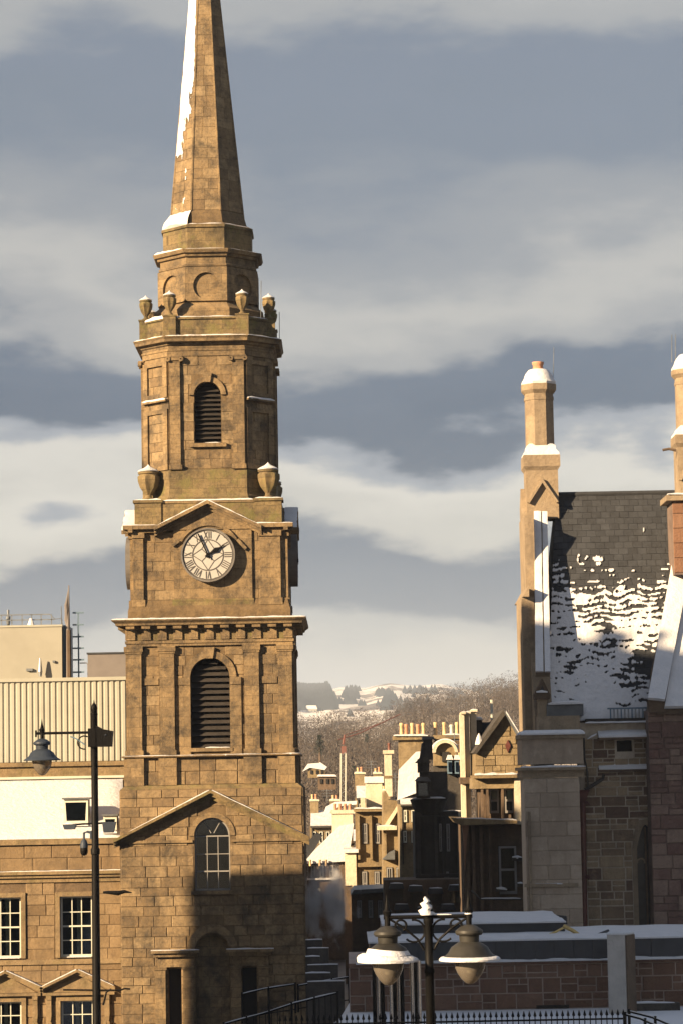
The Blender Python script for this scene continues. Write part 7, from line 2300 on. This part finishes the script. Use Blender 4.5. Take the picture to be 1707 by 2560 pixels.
def railing(name, label, pts, Y, h, bal, posts, group='handrails of the terrace steps'):
    """pts: pixel points of the top rail"""
    t_ = thing(name, label, 'railing', at(pts[0][0], pts[0][1], Y) - Vector((0, 0, h)), group)
    P = [at(a, b, Y) for a, b in pts]
    MB().tube(P, .028, 6).build('top_rail', 'black', t_, True)
    MB().tube([p - Vector((0, 0, h * .86)) for p in P], .02, 6).build('bottom_rail', 'black', t_, True)
    L = sum((b - a).length for a, b in zip(P[:-1], P[1:]))
    def along(s_):
        for a, b in zip(P[:-1], P[1:]):
            l = (b - a).length
            if s_ <= l: return a.lerp(b, s_ / l)
            s_ -= l
        return P[-1]
    for i in range(posts):
        p = along(L * i / max(1, posts - 1))
        MB().tube([p - Vector((0, 0, h)), p + Vector((0, 0, .06))], .035, 6).build('post', 'black', t_)
    if bal:
        n_ = int(L / bal)
        for i in range(1, n_):
            p = along(L * i / n_)
            MB().box(p.x - .009, p.x + .009, p.y - .009, p.y + .009, p.z - h * .86, p.z).build('baluster', 'black', t_)
    SNW = SnowMB(t_)
    snow_along(SNW, [p + Vector((0, 0, .022)) for p in P], (0, 1, 0), .05, .025, posts, .2, .003)
    return t_
railing('step_railing', 'black handrail with snow rising beside the steeple side doorway', [(606, 2487), (660, 2474), (738, 2462)], 84, .9, 0, 3)
railing('step_railing', 'black handrail with snow behind the stepped walls', [(745, 2466), (800, 2456), (872, 2444)], 82, .8, 0, 4)
railing('step_railing', 'longer black balustered railing with snow climbing to the terrace', [(560, 2562), (660, 2535), (736, 2510), (843, 2484)], 70, .95, .16, 6)
# spiked railing along the terrace edge
YS = 60.0
sr = thing('spiked_railing', 'long black spiked iron railing along the snowy terrace edge', 'railing', (4, YS, 4.0))
xs0, xs1 = at(700, 2545, YS).x, at(1560, 2545, YS).x
zr_ = zrow(2552, 3, YS)
MB().box(xs0, xs1, YS - .012, YS + .012, zr_ - .04, zr_).build('rail', 'black', sr)
MB().box(xs0, xs1, YS - .012, YS + .012, 4.15, 4.19).build('rail', 'black', sr)
spike = bpy.data.meshes.new('spike')
mb_ = MB()
mb_.box(-.011, .011, -.011, .011, 4.0, zr_ + .05)
mb_.loft([[(sx * r_, sy * r_, zr_ + z) for sx, sy in ((-1, -1), (1, -1), (1, 1), (-1, 1))] for r_, z in ((.011, .05), (.034, .075), (.026, .11), (.003, .19))])
spike.from_pydata([q_ - Vector((0, 0, 4.0)) for q_ in mb_.v], [], mb_.f)
spike.materials.append(M['black'])
x = xs0
while x < xs1:
    o = bpy.data.objects.new('spike', spike)
    o.location = (x, YS, 4.0)
    link(o, sr)
    x += .124
# slanted handrails at the right end of the terrace
railing('terrace_handrail', 'lower short slanted handrail with snow by the concrete pillar', [(1562, 2538), (1600, 2548), (1660, 2575)], 61, .9, 0, 3, None)
railing('terrace_handrail', 'upper short slanted handrail with snow running to the reddish wing', [(1572, 2530), (1630, 2545), (1700, 2575)], 63, .9, 0, 3, None)
lb_ = thing('kerb_wall', 'low dark kerb wall with snow between pillar and reddish wing', 'wall', (at(1605, 2520, 74).x, 74, 4))
MB().pbox(1570, 1700, 2510, 2540, 73.8, .4).build('wall', 'soot', lb_)
snow_along(SnowMB(lb_), [at(1572, 2510, 74), at(1690, 2510, 74)], (0, 1, 0), .35, .07, 3)
# polished steel poles of the sculpture behind the double lamp
YQ = 64.0
sc = thing('steel_pole_sculpture', 'cluster of tall polished steel poles behind the double street lamp', 'sculpture', (at(985, 2560, YQ).x, YQ, 4))
for i, (px, top) in enumerate(((934, 2395), (944, 2390), (954, 2402), (976, 2440), (985, 2420), (996, 2440), (1003, 2410), (1028, 2398), (1037, 2392), (1046, 2402))):
    p_ = at(px, top, YQ + (i % 3) * .25)
    MB(Matrix.Translation((p_.x, p_.y, 0))).lathe([(.050, 4.0), (.050, p_.z - .02), (.03, p_.z)], 12).build('pole', 'steel_shiny' if i % 2 else 'black', sc, True)

# ================================================================== drifting steam in the side street
def steam_mat():
    def b(t, out):
        tcn = t.nodes.new('ShaderNodeTexCoord')
        vl_ = t.nodes.new('ShaderNodeVectorMath'); vl_.operation = 'LENGTH'
        mp = t.nodes.new('ShaderNodeMapping')
        mp.inputs['Location'].default_value = (-1, -1, -1)
        mp.inputs['Scale'].default_value = (2, 2, 2)
        t.links.new(tcn.outputs['Generated'], mp.inputs[0])
        t.links.new(mp.outputs[0], vl_.inputs[0])
        nn = t.nodes.new('ShaderNodeTexNoise')
        nn.inputs['Scale'].default_value = 3.4
        nn.inputs['Detail'].default_value = 4
        t.links.new(tcn.outputs['Generated'], nn.inputs['Vector'])
        d = fmath(t, 'SUBTRACT', fmath(t, 'MULTIPLY', nn.outputs['Fac'], 2.4), fmath(t, 'ADD', vl_.outputs['Value'], .50))
        mx = t.nodes.new('ShaderNodeMath'); mx.operation = 'MAXIMUM'; mx.inputs[1].default_value = 0
        t.links.new(d, mx.inputs[0])
        pv = t.nodes.new('ShaderNodeVolumePrincipled')
        pv.inputs['Color'].default_value = (.85, .86, .88, 1)
        t.links.new(fmath(t, 'MULTIPLY', mx.outputs[0], 9.0), pv.inputs['Density'])
        t.links.new(pv.outputs[0], out.inputs['Volume'])
    return mat('steam', b)
M['steam'] = steam_mat()
sv = at(822, 2262, 99.6)
stm = MB(Matrix.Translation(sv)).loft([[(1.25 * r_ * math.cos(R(30 * i)), 1.1 * r_ * math.sin(R(30 * i)), z) for i in range(12)] for r_, z in ((.2, -1.8), (.75, -1.3), (1, -.4), (1, .5), (.75, 1.4), (.2, 2.0))]).build('steam', 'steam', None)
tag(stm, 'pale steam drifting up beside the steeple at the street foot', 'steam', kind='stuff')

# ================================================================== air: faint winter haze over town and hills
def haze_mat():
    def b(t, out):
        pv = t.nodes.new('ShaderNodeVolumePrincipled')
        pv.inputs['Color'].default_value = (.68, .80, 1.0, 1)
        pv.inputs['Density'].default_value = 1.1e-4
        t.links.new(pv.outputs[0], out.inputs['Volume'])
    return mat('haze', b)
M['haze'] = haze_mat()
tag(MB().box(-4100, 4100, -320, 7100, -40, 190).build('haze', 'haze'), 'faint pale winter haze over town and hills', 'haze', kind='stuff')
